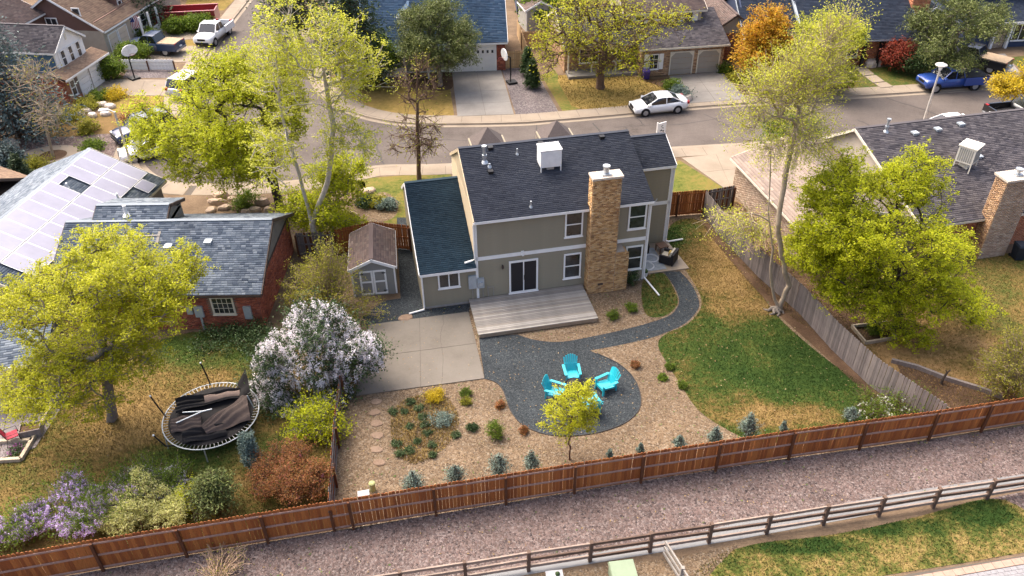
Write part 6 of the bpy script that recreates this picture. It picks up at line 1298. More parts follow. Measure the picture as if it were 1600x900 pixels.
def ring(x, hw, zb, zt, tuck=.12, crown=.03):
    """body section at x: rounded box outline, 10 points"""
    h = zt - zb
    return [(x, -hw * (1 - tuck), zb), (x, hw * (1 - tuck), zb), (x, hw, zb + h * .30), (x, hw, zb + h * .70), (x, hw * (1 - tuck * .7), zt), (x, hw * .5, zt + crown), (x, 0, zt + crown * 1.3), (x, -hw * .5, zt + crown), (x, -hw * (1 - tuck * .7), zt), (x, -hw, zb + h * .70), (x, -hw, zb + h * .30)]

def vehicle(name, label, cat, loc, rz, kind, col, L=4.6, W=1.8, cover=None, group=None):
    """front at +x. kind: sedan, suv, pickup"""
    t = thing(name, label, cat, loc, rz, group); t.location.z = loc[2] if len(loc) > 2 else 0
    hw = W / 2; f, r = L / 2, -L / 2; big = kind != 'sedan'; zb = .28 if not big else .42; zbelt = .86 if not big else 1.10; zroof = 1.40 if not big else 1.80
    b = MB()
    if kind == 'sedan':
        st = [(f, .78, .38, .60), (f - .12, .90, .26, .70), (f - .55, .97, .22, .80), (f - 1.25, 1, .22, .90), (f - 2.2, 1, .22, .93), (r + 1.4, 1, .22, .96), (r + .75, .98, .24, 1.00), (r + .2, .93, .30, .98), (r, .82, .42, .92)]
    elif kind == 'suv':
        st = [(f, .82, .50, .85), (f - .12, .94, .38, .98), (f - .6, 1, .34, 1.06), (f - 1.25, 1, .34, 1.12), (f - 2.4, 1, .34, 1.14), (r + .9, 1, .34, 1.15), (r + .15, .97, .38, 1.15), (r, .90, .46, 1.12)]
    else:
        st = [(f, .84, .52, .92), (f - .10, .95, .42, 1.04), (f - .6, 1, .40, 1.10), (f - 1.35, 1, .40, 1.14), (f - 2.4, 1, .40, 1.16), (f - 3.35, 1, .40, 1.16)]
    b.loft([ring(x, hw * k, z0, z1) for x, k, z0, z1 in st]); body = b.build('body', col, t, smooth=True)
    # cabin
    if kind == 'sedan': cb = [(f - 1.05, .90, .0), (f - 1.95, .76, .94), (f - 2.65, .75, 1.0), (r + 1.35, .74, .90), (r + .45, .84, .0)]
    elif kind == 'suv': cb = [(f - 1.2, .92, .0), (f - 1.85, .84, 1), (f - 2.6, .84, 1.03), (r + .55, .84, 1), (r + .12, .90, .0)]
    else: cb = [(f - 1.35, .92, .0), (f - 2.0, .84, 1), (f - 2.5, .84, 1.03), (f - 3.05, .84, .98), (f - 3.32, .90, .0)]
    zz = lambda k: zbelt + .06 + (zroof - zbelt - .06) * k
    def cr(x, kw, k):
        z = zz(k); w0 = hw * .93; w1 = hw * kw
        return [(x, -w1, z), (x, -w1 * .55, z + .03 * (k > 0)), (x, 0, z + .04 * (k > 0)), (x, w1 * .55, z + .03 * (k > 0)), (x, w1, z)]
    roof = MB(); rr = [cr(x, kw, k) for x, kw, k in cb[1:4]]
    for i in range(2):
        roof.add(rr[i] + rr[i + 1], [(j, j + 1, 5 + j + 1, 5 + j) for j in range(4)])
    for s in (-1, 1):   # pillars and door tops
        for (xa, ka, na), (xb, kb, nb) in zip(cb[:-1], cb[1:]):
            roof.bar((xa, s * hw * (.93 if na < .1 else ka), zz(na)), (xb, s * hw * (.93 if nb < .1 else kb), zz(nb)), .07, .06)
    roof.build('roof', col, t, smooth=False)
    def glass(q, nm): MB().add(q, [(0, 1, 2, 3)]).build(nm, 'car_glass', t)
    w0 = hw * .91
    for (a, c, nm) in ((cb[0], cb[1], 'windscreen'), (cb[4], cb[3], 'rear_window')):
        glass([(a[0], -w0, zz(0)), (a[0], w0, zz(0)), (c[0], hw * c[1] * .96, zz(c[2])), (c[0], -hw * c[1] * .96, zz(c[2]))], nm)
    for s in (-1, 1):
        xm = cb[2][0]
        glass([(cb[0][0], s * hw * .925, zz(0)), (xm + .03, s * hw * .925, zz(0)), (xm + .03, s * hw * .83, zz(1.0)), (cb[1][0], s * hw * cb[1][1], zz(1.0))], 'side_window')
        glass([(xm - .03, s * hw * .925, zz(0)), (cb[4][0], s * hw * .925, zz(0)), (cb[3][0], s * hw * cb[3][1], zz(.96)), (xm - .03, s * hw * .83, zz(1.0))], 'side_window')
        roof_ = MB().bar((xm, s * hw * .925, zz(0)), (xm, s * hw * .83, zz(1)), .07, .05).build('pillar', col, t)
        MB().box(cb[0][0] - .25, cb[0][0] - .05, s * hw * 1.02 - .06, s * hw * 1.02 + .10 * s + .06, zbelt + .06, zbelt + .20).build('mirror', col, t)
        MB().box(f - .28, f - .03, s * hw * .62 - .17, s * hw * .62 + .17, zbelt - .24, zbelt - .10).build('headlight', 'lamp_clear', t)
        MB().box(r - .01, r + .16, s * hw * .78 - .14, s * hw * .78 + .14, zbelt - .10, zbelt + .10).build('taillight', 'lamp_red', t)
    if kind == 'pickup':
        zt = 1.16; b = MB(); x0, x1 = r, f - 3.34
        for s in (-1, 1): b.box(x0, x1, s * hw * .98 - .07, s * hw * .98 + .07 - .0, .52, zt)
        b.box(x0, x1, -hw * .92, hw * .92, .52, .66); b.build('bed', col, t); MB().box(x0 - .02, x0 + .08, -hw * .90, hw * .90, .55, zt - .01).build('tailgate', col, t)
        MB().box(x0 + .1, x1, -hw * .88, hw * .88, .662, .70).build('bed_floor', 'bed_liner', t)
        if cover: MB().box(x0 + .05, x1 - .02, -hw * .93, hw * .93, zt + .003, zt + .06).build('bed_cover', cover, t)
        for z0, z1, xx in ((.45, .62, r - .12),): MB().box(xx, xx + .14, -hw * .9, hw * .9, z0, z1).build('bumper', 'rim', t)
    MB().box(f - .10, f + .03, -hw * .72, hw * .72, zb + .05, zb + .22).build('bumper', 'black', t); MB().box(f - .08, f + .015, -hw * .42, hw * .42, zbelt - .32, zbelt - .12).build('grille', 'black', t)
    MB().box(r - .02 if kind != 'pickup' else r - .13, r - .002, -.16, .16, zbelt - .35, zbelt - .24).build('number_plate', 'lamp_clear', t)
    R = .33 if not big else .40
    wm = MB().tube([(0, -.11, 0), (0, .11, 0)], R, 18).mesh('wheel', 'tyre'); rm = MB().tube([(0, -.125, 0), (0, .125, 0)], R * .62, 12).mesh('rim', 'rim')
    for x in (f - .92, r + (.95 if kind == 'sedan' else 1.15)):
        for s in (-1, 1):
            MB().tube([(x, s * (hw - .22), R + .01), (x, s * (hw + .006), R + .01)], R * 1.16, 16).build('wheel_arch', 'black', t)
            o = link('wheel', wm, t, (x, s * (hw - .10), R)); link('rim', rm, o)
    return t
RZ = -.125
def gz(p, z): return (p[0], p[1], z)
vehicle('parked_sedan', 'white sedan parked at the far kerb by the golden lawn', 'car', gz((12.09, 61.48), RZ), math.pi + .20, 'sedan', 'paint_white', 4.6, 1.8)
vehicle('parked_pickup', 'bright blue pickup with black bed cover parked at the kerb', 'truck', gz((37.66, 65.44), RZ), math.pi + .13, 'pickup', 'paint_blue', 5.6, 1.9, 'bed_liner')
vehicle('parked_pickup', 'black pickup with tan bed cover on the driveway behind the pine', 'truck', gz((41.69, 69.84), .034), math.pi - .75, 'pickup', 'paint_black', 5.6, 1.95, 'tan_cover').rotation_euler.z = 2.35
vehicle('parked_pickup', 'black pickup with open bed at the near kerb under the yellow tree', 'truck', gz((40.4, 59.04), RZ), .18, 'pickup', 'paint_black', 5.6, 1.95)
vehicle('parked_pickup', 'white pickup parked on the upper road beside the red skip', 'truck', gz((-29.33, 79.77), RZ), -1.72, 'pickup', 'paint_white', 5.4, 1.9)
vehicle('parked_pickup', 'dark blue pickup with tan bed cover beside the clipped hedge', 'truck', gz((-33.78, 76.02), .034), 2.95, 'pickup', 'paint_darkblue', 5.2, 1.85, 'tan_cover')
vehicle('parked_van', 'navy estate with white roof parked beside the lamp post', 'car', gz((-28.33, 57.8), RZ), math.pi + .72, 'suv', 'paint_navy', 4.7, 1.85)
vehicle('parked_sedan', 'white car mostly hidden by the lime maple beside the navy estate', 'car', gz((-26.8, 54.73), RZ), math.pi + .5, 'sedan', 'paint_white', 4.5, 1.78)
vehicle('parked_van', 'white-roofed car at the corner of the upper road', 'car', gz((-27.45, 66.55), RZ), 1.25, 'suv', 'paint_silver', 4.6, 1.85)
vehicle('parked_sedan', 'white car showing only its roof above the plum-grey ridge', 'car', gz((34.07, 56.68), RZ), .15, 'sedan', 'paint_white', 4.6, 1.8)
# red skip
sk = thing('waste_skip', 'long open-topped red waste skip on the driveway', 'skip', (*(-33.73, 84.38), .034), .12)
b = MB(); b.box(-3.4, 3.4, -1.15, -1.05, .2, 1.45); b.box(-3.4, 3.4, 1.05, 1.15, .2, 1.45); b.box(-3.4, -3.3, -1.05, 1.05, .2, 1.45); b.box(3.3, 3.4, -1.05, 1.05, .2, 1.45); b.box(-3.3, 3.3, -1.05, 1.05, .2, .3); b.build('tub', 'paint_red', sk)
for x in np.linspace(-3.2, 3.2, 9): MB().box(x - .05, x + .05, -1.22, -1.15, .2, 1.4).build('rib', 'paint_red', sk)
for y in (-1.1, 1.1): MB().box(-3.45, 3.45, y - .09, y + .09, 1.45, 1.56).build('top_rail', 'paint_red', sk)
for x in (-2.6, 2.6):
    for y in (-.8, .8): MB().tube([(x, y - .08, .12), (x, y + .08, .12)], .12, 10).build('roller', 'black', sk)

# ---------------------------------------------------------------- street furniture
M('lamp_pole', (.58, .55, .50), .5, .08, 3, metal=.3)
def street_lamp(label, base, h, arm):
    t = thing('street_lamp', label, 'street lamp', (*base, 0)); MB().tube([(0, 0, 0), (0, 0, h)], [.10, .065], 10).build('pole', 'lamp_pole', t); MB().tube([(0, 0, 0), (0, 0, .25)], .16, 10).build('base', 'lamp_pole', t)
    b = MB(); b.tube([(0, 0, h), (0, 0, h + .35)], [.10, .20], 12); b.build('lantern', 'lamp_clear', t); b = MB(); b.tube([(0, 0, h + .35), (0, 0, h + .41), (0, 0, h + .55)], [.42, .40, .06], 14); b.build('cap', 'lamp_pole', t)
street_lamp('pale street lamp standing in front of the blue pickup', (31.18, 56.1), 5.2, 0)
tl = thing('street_lamp', 'street lamp with flat head beside the navy estate', 'street lamp', (*(-27.47, 52.53), 0)); MB().tube([(0, 0, 0), (0, 0, 4.35)], [.10, .07], 10).build('pole', 'lamp_pole', tl); MB().tube([(0, 0, 4.3), (-.3, .05, 4.45), (-.7, .1, 4.47)], .05, 8).build('arm', 'lamp_pole', tl)
b = MB(); b.loft([[(-.45, -.05, 4.42), (-.45, .25, 4.42), (-.45, .25, 4.52), (-.45, -.05, 4.52)], [(-1.05, -.1, 4.42), (-1.05, .3, 4.42), (-1.05, .3, 4.50), (-1.05, -.1, 4.50)]]); b.build('lamp_head', 'white_trim', tl)
def hoop(label, base, rz, h):
    t = thing('basketball_hoop', label, 'basketball hoop', (*base, 0), rz); MB().tube([(0, 0, 0), (0, 0, h - .3), (0, -.5, h)], .06, 8).build('pole', 'black', t)
    P = [(.75 * math.cos(a), .55 * math.sin(a) if math.sin(a) > 0 else .42 * math.sin(a)) for a in [2 * math.pi * i / 16 for i in range(16)]]
    MB(lambda x, y, z: (x, -.55 + z, h + y)).prism(P, -.03, .03).build('backboard', 'lamp_clear', t)
    MB().tube([(.23 * math.cos(a), -.85 + .23 * math.sin(a), h - .25) for a in [2 * math.pi * i / 12 for i in range(13)]], .015, 5).build('rim', 'paint_red', t); MB().box(-.4, .4, -.3, .5, 0, .18).build('base', 'black', t)
hoop('basketball hoop with pale fan backboard beside the white low fence', (-33.47, 69.33), .9, 2.7); hoop('basketball hoop on the grey gravel beside the white garage', (0.11, 67.36), -1.2, 2.6)
def bin_(label, base, mat, h=1.05, name='wheelie_bin'):
    t = thing(name, label, 'bin', base if len(base) == 3 else (*base, 0)); b = MB(); b.loft([[(-.24, -.26, .05), (.24, -.26, .05), (.24, .26, .05), (-.24, .26, .05)], [(-.30, -.33, h - .08), (.30, -.33, h - .08), (.30, .33, h - .08), (-.30, .33, h - .08)]]); b.build('tub', mat, t)
    b = MB(); b.loft([[(-.33, -.37, h - .08), (.33, -.37, h - .08), (.33, .36, h - .08), (-.33, .36, h - .08)], [(-.28, -.30, h + .02), (.28, -.30, h + .02), (.28, .30, h + .02), (-.28, .30, h + .02)]]); b.build('lid', mat, t)
    for s in (-.26, .26): MB().tube([(s - .04, .30, .1), (s + .04, .30, .1)], .1, 10).build('wheel', 'tyre', t)
    MB().tube([(-.25, .40, h - .06), (.25, .40, h - .06)], .02, 6).build('handle', mat, t)
M('bin_navy', (.015, .02, .03), .5); M('bin_purple', (.05, .03, .16), .5)
bin_('dark wheelie bin beside the sand brick chimney', (30.14, 39.55), 'bin_navy'); bin_('purple-blue bin in front of the tan brick house', (12.01, 67.98), 'bin_purple', .8); bin_('red bin against the brick pier of the white garage', (-0.68, 71.28), 'paint_red', 1.1)
# signs
def panel_sign(label, base, h, w, ph, rz, face, text, tcol, size, post='white_trim'):
    t = thing('yard_sign', label, 'sign', (*base, 0), rz); MB().box(-.05, .05, -.05, .05, 0, h).build('post', post, t); MB().box(-w / 2, w / 2, -.09, -.06, h - ph, h).build('panel', face, t)
    for k, (s, z) in enumerate(text):
        cu = bpy.data.curves.new('lettering', 'FONT'); cu.body = s; cu.size = size; cu.align_x = 'CENTER'; cu.align_y = 'CENTER'; cu.extrude = .002; cu.materials.append(MATS[tcol]); o = link('lettering', cu, t, (0, -.095, h - ph + z * ph)); o.rotation_euler = (math.pi / 2, 0, 0)
    return t
sg = thing('yard_sign', 'white sale sign with dark scribbled marks in the front yard', 'sign', (*(11.17, 54.51), 0), .55); MB().box(-.5, -.42, -.05, .05, 0, 2.2).build('post', 'white_trim', sg); MB().box(-.42, .35, -.03, .03, .95, 2.1).build('panel', 'white_paint', sg)
for k, (x, z, w, h2, a) in enumerate([(-.05, 1.85, .20, .05, .2), (.02, 1.68, .22, .05, -.3), (-.1, 1.50, .14, .12, .5), (.1, 1.42, .16, .10, -.5), (-.02, 1.25, .30, .07, .2), (.05, 1.1, .2, .08, -.2)]):
    c_, s_ = math.cos(a), math.sin(a); MB(lambda p, q, r, x=x, z=z, c_=c_, s_=s_: (x + c_ * p - s_ * r, q, z + s_ * p + c_ * r)).box(-w / 2, w / 2, -.036, -.031, -h2 / 2, h2 / 2).build('mark', 'black', sg)
M('sign_teal', (.01, .10, .10), .5); M('sign_mint', (.55, .75, .70), .5)
ys = thing('yard_sign', 'small teal and mint yard sign in the planting bed', 'sign', (*(21.65, 65.12), 0), .05); MB().box(-.03, .03, -.03, .03, 0, .7).build('post', 'black', ys); MB().box(-.35, .35, -.05, -.02, .6, 1.1).build('panel', 'sign_mint', ys)
MB().box(-.30, -.18, -.056, -.051, .66, 1.05).build('mark', 'sign_teal', ys); MB().box(-.05, .22, -.056, -.051, .85, 1.05).build('mark', 'sign_teal', ys); MB().box(.05, .22, -.0565, -.0515, .68, .84).build('mark', 'sign_teal', ys)
# flag
fl = thing('porch_flag', 'striped flag hanging from the porch of the brown house', 'flag', (*(-37.33, 78.96), 0), 1.0); MB().tube([(0, 0, 1.6), (.7, -.5, 2.6)], .02, 6).build('staff', 'white_trim', fl)
M('flag_red', (.42, .03, .04), .8); M('flag_white', (.75, .74, .72), .8); M('flag_blue', (.03, .04, .18), .8)
FT = lambda a, b, c: (.15 + a * .8 + .05 * math.sin(c * 5), -.1 - a * .55 + .05 * math.sin(c * 6 + a * 3), 2.35 + a * .15 - c)
for k in range(13):
    vs = [(k / 13, 0, c) for c in (0, .3, .6, .9, 1.2)] + [((k + 1) / 13, 0, c) for c in (0, .3, .6, .9, 1.2)]
    MB(FT).add(vs, [(i, i + 1, 6 + i, 5 + i) for i in range(4)]).build('stripe', 'flag_red' if k % 2 == 0 else 'flag_white', fl)
MB(lambda a, b, c: (FT(a, b, c)[0] + .012, FT(a, b, c)[1] - .012, FT(a, b, c)[2])).add([(0, 0, 0), (.54, 0, 0), (.54, 0, .5), (0, 0, .5)], [(0, 1, 2, 3)]).build('canton', 'flag_blue', fl)

# ---------------------------------------------------------------- fire pit and chairs
paint('teal_plastic', (.015, .40, .48), .45); M('pit_black', (.012, .011, .012), .6, .2, 6)
def adirondack(label, loc, rz):
    """front faces local -y"""
    t = thing('adirondack_chair', label, 'chair', (*loc, .018), rz, 'turquoise chairs round the fire pit'); m = 'teal_plastic'
    for i in range(5):
        y0 = -.34 + .125 * i; z = .37 - .030 * i; MB().box(-.27, .27, y0, y0 + .112, z, z + .025).build('seat_slat', m, t)
    for i in range(7):
        x = -.27 + .09 * i; d = abs(i - 3); hh = .82 - .018 * d * d; lean = .30; sp = 1 + .12
        p = (x * .86, .26, .24); q = (x * 1.12, .26 + lean, .24 + hh); MB().bar(p, q, .078, .022, up=(0, 1, .3)).build('back_slat', m, t)
    for s in (-1, 1):
        MB().bar((s * .33, -.38, .58), (s * .36, .40, .56), .125, .03).build('arm', m, t); MB().box(s * .30 - .03, s * .30 + .03, -.38, -.29, 0, .565).build('leg', m, t); MB().bar((s * .29, .38, 0), (s * .29, .34, .55), .06, .06, up=(1, 0, 0)).build('leg', m, t)
        MB().bar((s * .28, -.36, .36), (s * .28, .34, .22), .03, .09).build('side_rail', m, t)
    MB().box(-.27, .27, -.37, -.345, .25, .385).build('front_rail', m, t); MB().bar((-.30, .42, .60), (.30, .42, .60), .05, .06).build('back_rail', m, t)
    t.scale = (1.06, 1.06, 1.06)
    return t
fp = np.array((2.85, 28.74))
adirondack('turquoise chair behind the fire pit facing the yard', (2.91, 29.56), .10); adirondack('turquoise chair right of the fire pit, turned sideways', (4.51, 28.76), -1.05); adirondack('turquoise chair left of the fire pit partly behind the young tree', (2.04, 28.31), 1.15); adirondack('turquoise chair nearest the fence, half hidden by the young tree', (3.65, 27.41), math.pi + .35)
fpt = thing('fire_pit', 'low black round fire pit between the turquoise chairs', 'fire pit', (*(2.97, 28.65), .016)); b = MB(); b.tube([(0, 0, 0), (0, 0, .45)], [.42, .46], 20); b.build('drum', 'pit_black', fpt); MB().tube([(.46 * math.cos(a), .46 * math.sin(a), .46) for a in [2 * math.pi * i / 20 for i in range(21)]], .025, 6).build('rim', 'pit_black', fpt); b = MB(); b.ball((0, 0, .45), (.42, .42, .22), 14, 6); b.build('lid', 'pit_black', fpt)

# ---------------------------------------------------------------- patio furniture
M('wicker', (.020, .017, .017), .7, .3, 30); M('cushion', (.48, .43, .34), .9, .1, 5); M('pillow_gold', (.50, .34, .09), .9, .1, 5); M('rug_grey', (.22, .245, .27), .95, .2, 4); M('rug_pale', (.48, .49, .50), .95, .15, 4); M('table_wood', (.14, .08, .05), .7)
HP = lambda u, w, z=.08: (*HT(u, w), z)
def armchair(label, loc, rz, pil):
    t = thing('wicker_armchair', label, 'chair', loc, rz, 'wicker armchairs on the corner patio')
    MB().box(-.40, .40, -.40, .40, .05, .30).build('seat_base', 'wicker', t); MB().box(-.45, .45, .30, .45, .05, .80).build('backrest', 'wicker', t)
    for s in (-1, 1): MB().box(s * .40 - .06, s * .40 + .06, -.42, .30, .05, .58).build('arm', 'wicker', t)
    for sx in (-.38, .38):
        for sy in (-.36, .38): MB().box(sx - .03, sx + .03, sy - .03, sy + .03, 0, .06).build('leg', 'wicker', t)
    b = MB(); b.loft([[(-.33, -.40, .30), (.33, -.40, .30), (.33, .28, .30), (-.33, .28, .30)], [(-.35, -.42, .37), (.35, -.42, .37), (.35, .30, .37), (-.35, .30, .37)], [(-.31, -.38, .43), (.31, -.38, .43), (.31, .26, .43), (-.31, .26, .43)]]); b.build('seat_cushion', 'cushion', t)
    b = MB(); b.loft([[(-.33, .14, .42), (.33, .14, .42), (.33, .30, .42), (-.33, .30, .42)], [(-.35, .12, .65), (.35, .12, .65), (.35, .30, .65), (-.35, .30, .65)], [(-.30, .20, .86), (.30, .20, .86), (.30, .30, .86), (-.30, .30, .86)]]); b.build('back_cushion', 'cushion', t)
    if pil: b = MB(); b.ball((0, .08, .60), (.22, .09, .20), 10, 6); b.build('throw_pillow', pil, t)
armchair('wicker armchair with gold pillow against the wing wall', HP(10.45, 2.75), .1986, 'pillow_gold'); armchair('dark wicker armchair at the patio edge with its back to the path', HP(11.75, 1.35), .1986 - 2.3, 'pillow_gold')
tb = thing('patio_table', 'small dark side table between the patio armchairs', 'table', HP(11.75, 2.45), .4); MB().box(-.30, .30, -.30, .30, .42, .47).build('table_top', 'table_wood', tb)
for sx in (-.25, .25):
    for sy in (-.25, .25): MB().box(sx - .03, sx + .03, sy - .03, sy + .03, 0, .42).build('leg', 'table_wood', tb)
rug = thing('outdoor_rug', 'grey patterned rug on the corner patio', 'rug', HP(10.65, 1.75, .082), .1986); MB().box(-.75, .75, -1.15, 1.15, 0, .012).build('field', 'rug_grey', rug)
for k, (x, y, r) in enumerate([(-.3, -.6, .42), (.25, .1, .40), (-.3, .75, .34)]): MB().tube([(x + r * math.cos(a), y + r * math.sin(a), .013) for a in [2 * math.pi * i / 20 for i in range(21)]], .045, 4).build('ring_motif', 'rug_pale', rug)
gr = thing('potted_plant', 'small white pot at the foot of the house corner', 'pot', HP(9.95, .25, .0)); b = MB(); b.tube([(0, 0, 0), (0, 0, .3)], [.10, .14], 10); b.build('pot', 'white_trim', gr); b = MB(); b.ball((0, 0, .38), (.15, .15, .14), 8, 5); b.build('foliage', 'leaf_dark', gr)

# ---------------------------------------------------------------- trampoline with its collapsed net
M('net_black', (.014, .012, .012), .8, .2, 8); M('net_brown', (.070, .050, .042), .85, .18, 5, .3, 30); M('net_tan', (.16, .115, .095), .85, .15, 5); M('spring', (.20, .20, .20), .45, .1, 5, metal=.6)
tc = np.array((-13.98, 26.6)); tr = thing('trampoline', 'round trampoline with its torn brown safety net collapsed across the mat', 'trampoline', (*tc, 0), .35)
TRX, TRY, TZ = 2.15, 1.62, .80
circ = lambda r, z, n=40: [(TRX * r * math.cos(2 * math.pi * i / n), TRX * r * math.sin(2 * math.pi * i / n), z) for i in range(n + 1)]
MB().tube(circ(1, TZ), .028, 8).build('frame_ring', 'galv', tr)
MB().prism([(x, y) for x, y, _ in circ(.88, 0)[:-1]], TZ - .03, TZ - .015).build('jumping_mat', 'net_black', tr)
b = MB()
for i in range(72): a = 2 * math.pi * i / 72; b.bar((TRX * .88 * math.cos(a), TRX * .88 * math.sin(a), TZ - .01), (TRX * .99 * math.cos(a), TRX * .99 * math.sin(a), TZ), .022, .022)
b.build('springs', 'spring', tr, kind='stuff')
for i in range(6):
    a = 2 * math.pi * (i + .3) / 6; MB().tube([(TRX * math.cos(a), TRX * math.sin(a), TZ), (TRX * 1.02 * math.cos(a), TRX * 1.02 * math.sin(a), .03)], .03, 6).build('leg', 'galv', tr)
def drape(f, nu, nv, nm, mat): 
    vs = [f(i / nu, j / nv) for j in range(nv + 1) for i in range(nu + 1)]; fs = [(j * (nu + 1) + i, j * (nu + 1) + i + 1, (j + 1) * (nu + 1) + i + 1, (j + 1) * (nu + 1) + i) for j in range(nv) for i in range(nu)]
    MB().add(vs, fs).build(nm, mat, tr, smooth=True)
drape(lambda u, v: (-.25 + 1.95 * u - .25 * v * (1 - u), -1.35 + 1.95 * v * (.35 + .65 * u) + .2 * u, TZ + .12 + .22 * math.sin(3.1 * v) * (.4 + u) + .05 * math.sin(9 * u + 5 * v) + .035 * math.sin(22 * v - 7 * u)), 26, 30, 'net_panel', 'net_brown')
drape(lambda u, v: (-.2 + 1.6 * u, .75 + .55 * v - .3 * u + .15 * u, TZ + .10 + .14 * math.sin(3.1 * v) + .03 * math.sin(12 * u)), 14, 6, 'net_panel', 'net_tan')
drape(lambda u, v: (-1.75 + 1.3 * u, -.65 + 1.0 * v - .1 * u, TZ + .06 + .08 * math.sin(3 * v) + .05 * math.sin(10 * u + 4 * v) + .03 * math.sin(25 * v)), 24, 24, 'net_panel', 'net_brown')
drape(lambda u, v: (-1.5 + 3.2 * u, .55 + .9 * v * (1 - .3 * u), TZ + .10 + .12 * math.sin(7 * v + 2 * u) + .05 * math.sin(11 * u) + .05 * math.sin(26 * v + 5 * u)), 30, 30, 'net_fold', 'net_black')
drape(lambda u, v: (-1.3 + 1.9 * u, -1.55 + .75 * v - .12 * u, TZ + .08 + .1 * math.sin(8 * v) + .04 * math.sin(9 * u) + .05 * math.sin(24 * v + 6 * u)), 26, 24, 'net_fold', 'net_black')
drape(lambda u, v: (1.35 + .55 * u, .55 + 1.0 * v - .2 * u, TZ + .1 + 1.0 * u * (.4 + .6 * v) + .05 * math.sin(9 * v)), 8, 12, 'net_fold', 'net_black')
MB().tube([(-1.5, -.15, TZ + .16), (-.35, .10, TZ + .24), (.1, .05, TZ + .28)], .03, 6).build('fallen_pole', 'galv', tr); MB().tube([(-1.2, .45, TZ + .16), (-.35, .10, TZ + .26)], .025, 6).build('fallen_pole', 'galv', tr)
for nm, p0, p1, p2 in (('net_pole', (-1.95, .6, .75), (-2.15, .85, 1.15), (-2.35, .95, 1.95)), ('net_pole', (-1.5, -1.35, .7), (-2.0, -1.45, .95), (-2.3, -1.45, 1.75)), ('net_pole', (.1, 2.15, .75), (.05, 2.25, 1.3), (-.05, 2.3, 2.1))):
    o = MB().tube([p0, p1, p2], .035, 8).build(nm, 'net_black', tr); MB().ball(p2, .05, 8, 5).build('end_cap', 'white_trim', o)
MB().tube([(1.9, -.3, .85), (1.75, -.1, 1.5)], .03, 6).build('net_pole', 'galv', tr)

# ---------------------------------------------------------------- left patio: pergola roof, chair, planter
M('patio_stone', (.19, .165, .165), .85, .15, 2); M('timber_edge', (.40, .33, .24), .9, .2, 4); M('red_fabric', (.33, .022, .045), .7)
ps = slabs('patio_slab', [(-24.52, 24.14), (-21.85, 25.42), (-21.75, 28.74), (-28.61, 31.7)], 2, 2, .03, 'patio_stone')
pg = thing('patio_cover', 'grey shingled patio cover on dark posts under the golden maple', 'patio cover', (-26.5, 27.6, 0), .28)
b = MB(); slab_between(b, (0, 0, 2.3), (4.6, 0, 2.3), (4.6, 4.0, 2.9), (0, 4.0, 2.9), .12); pr = b.build('roof', 'roof_deck', pg); shingles(pr, (0, -.02, 2.31), (1, 0, 0), (0, .989, .148), 4.6, 4.04, 'shingle_slate', seed=120, tab=.42, course=.16)
MB().bar((0, -.03, 2.22), (4.6, -.03, 2.22), .08, .16).build('gutter', 'white_trim', pg)
for x in (.4, 3.0): MB().box(x - .07, x + .07, .3, .44, 0, 2.25).build('post', 'dark_brown', pg)
MB().box(.3, 4.4, .34, .42, 2.05, 2.2).build('beam', 'dark_brown', pg)
fan = MB(); fan.tube([(3.4, 1.0, 2.2), (3.4, 1.0, 1.95)], .05, 8); fan.build('fan_motor', 'black', pg)
for k in range(4): a = k * math.pi / 2 + .3; MB().bar((3.4, 1.0, 1.98), (3.4 + .5 * math.cos(a), 1.0 + .5 * math.sin(a), 1.98), .1, .015).build('fan_blade', 'black', pg)
rc = thing('garden_chair', 'red fabric garden chair on the grey patio', 'chair', (*(-22.96, 25.83), .03), 2.2)
MB().box(-.24, .24, -.24, .22, .40, .44).build('seat', 'red_fabric', rc); MB().bar((0, .24, .44), (0, .36, .95), .48, .03, up=(0, 1, 0)).build('backrest', 'red_fabric', rc)
for s in (-1, 1):
    MB().tube([(s * .28, -.30, 0), (s * .28, -.26, .62), (s * .28, .28, .64)], .016, 6).build('arm', 'black', rc); MB().tube([(s * .27, .36, 0), (s * .27, .22, .42), (s * .26, .36, .95)], .016, 6).build('leg', 'black', rc); MB().tube([(s * .27, -.24, .40), (s * .27, -.30, 0)], .016, 6).build('leg', 'black', rc)
pl = thing('planter_box', 'weathered grey wooden planter box beside the red chair', 'planter', (*(-22.35, 26.29), .03), .3); b = MB(); b.box(-.45, .45, -.3, -.26, 0, .45); b.box(-.45, .45, .26, .3, 0, .45); b.box(-.45, -.41, -.26, .26, 0, .45); b.box(.41, .45, -.26, .26, 0, .45); b.build('side', 'grey_c', pl); MB().box(-.41, .41, -.26, .26, .05, .38).build('soil', 'mulch', pl)
te = thing('timber_edging', 'pale timber sleepers edging the left patio bed', 'edging', (0, 0, 0))
for a, c in (((-22.1, 24.66), (-22.26, 29.2)), ((-23.88, 24.54), (-22.1, 24.66)), ((-24.48, 25.69), (-22.13, 25.81))): MB().bar((*a, .10), (*c, .10), .16, .20).build('sleeper', 'timber_edge', te)
plant('flower_clump', 'magenta flowering plants in the left timber bed', 'flowers', (-22.54, 25.2), [(*(-22.54, 25.2), .12, .4, .35, .12)], 'leaf_sedum', 'bark_brown', 30, 24, .06, .09, .02, 190, twigs=1, twig_len=.1, zmin=.04, rtip=.006, bloom='bloom_magenta', nbloom=14, bsize=.04, bspread=.04)

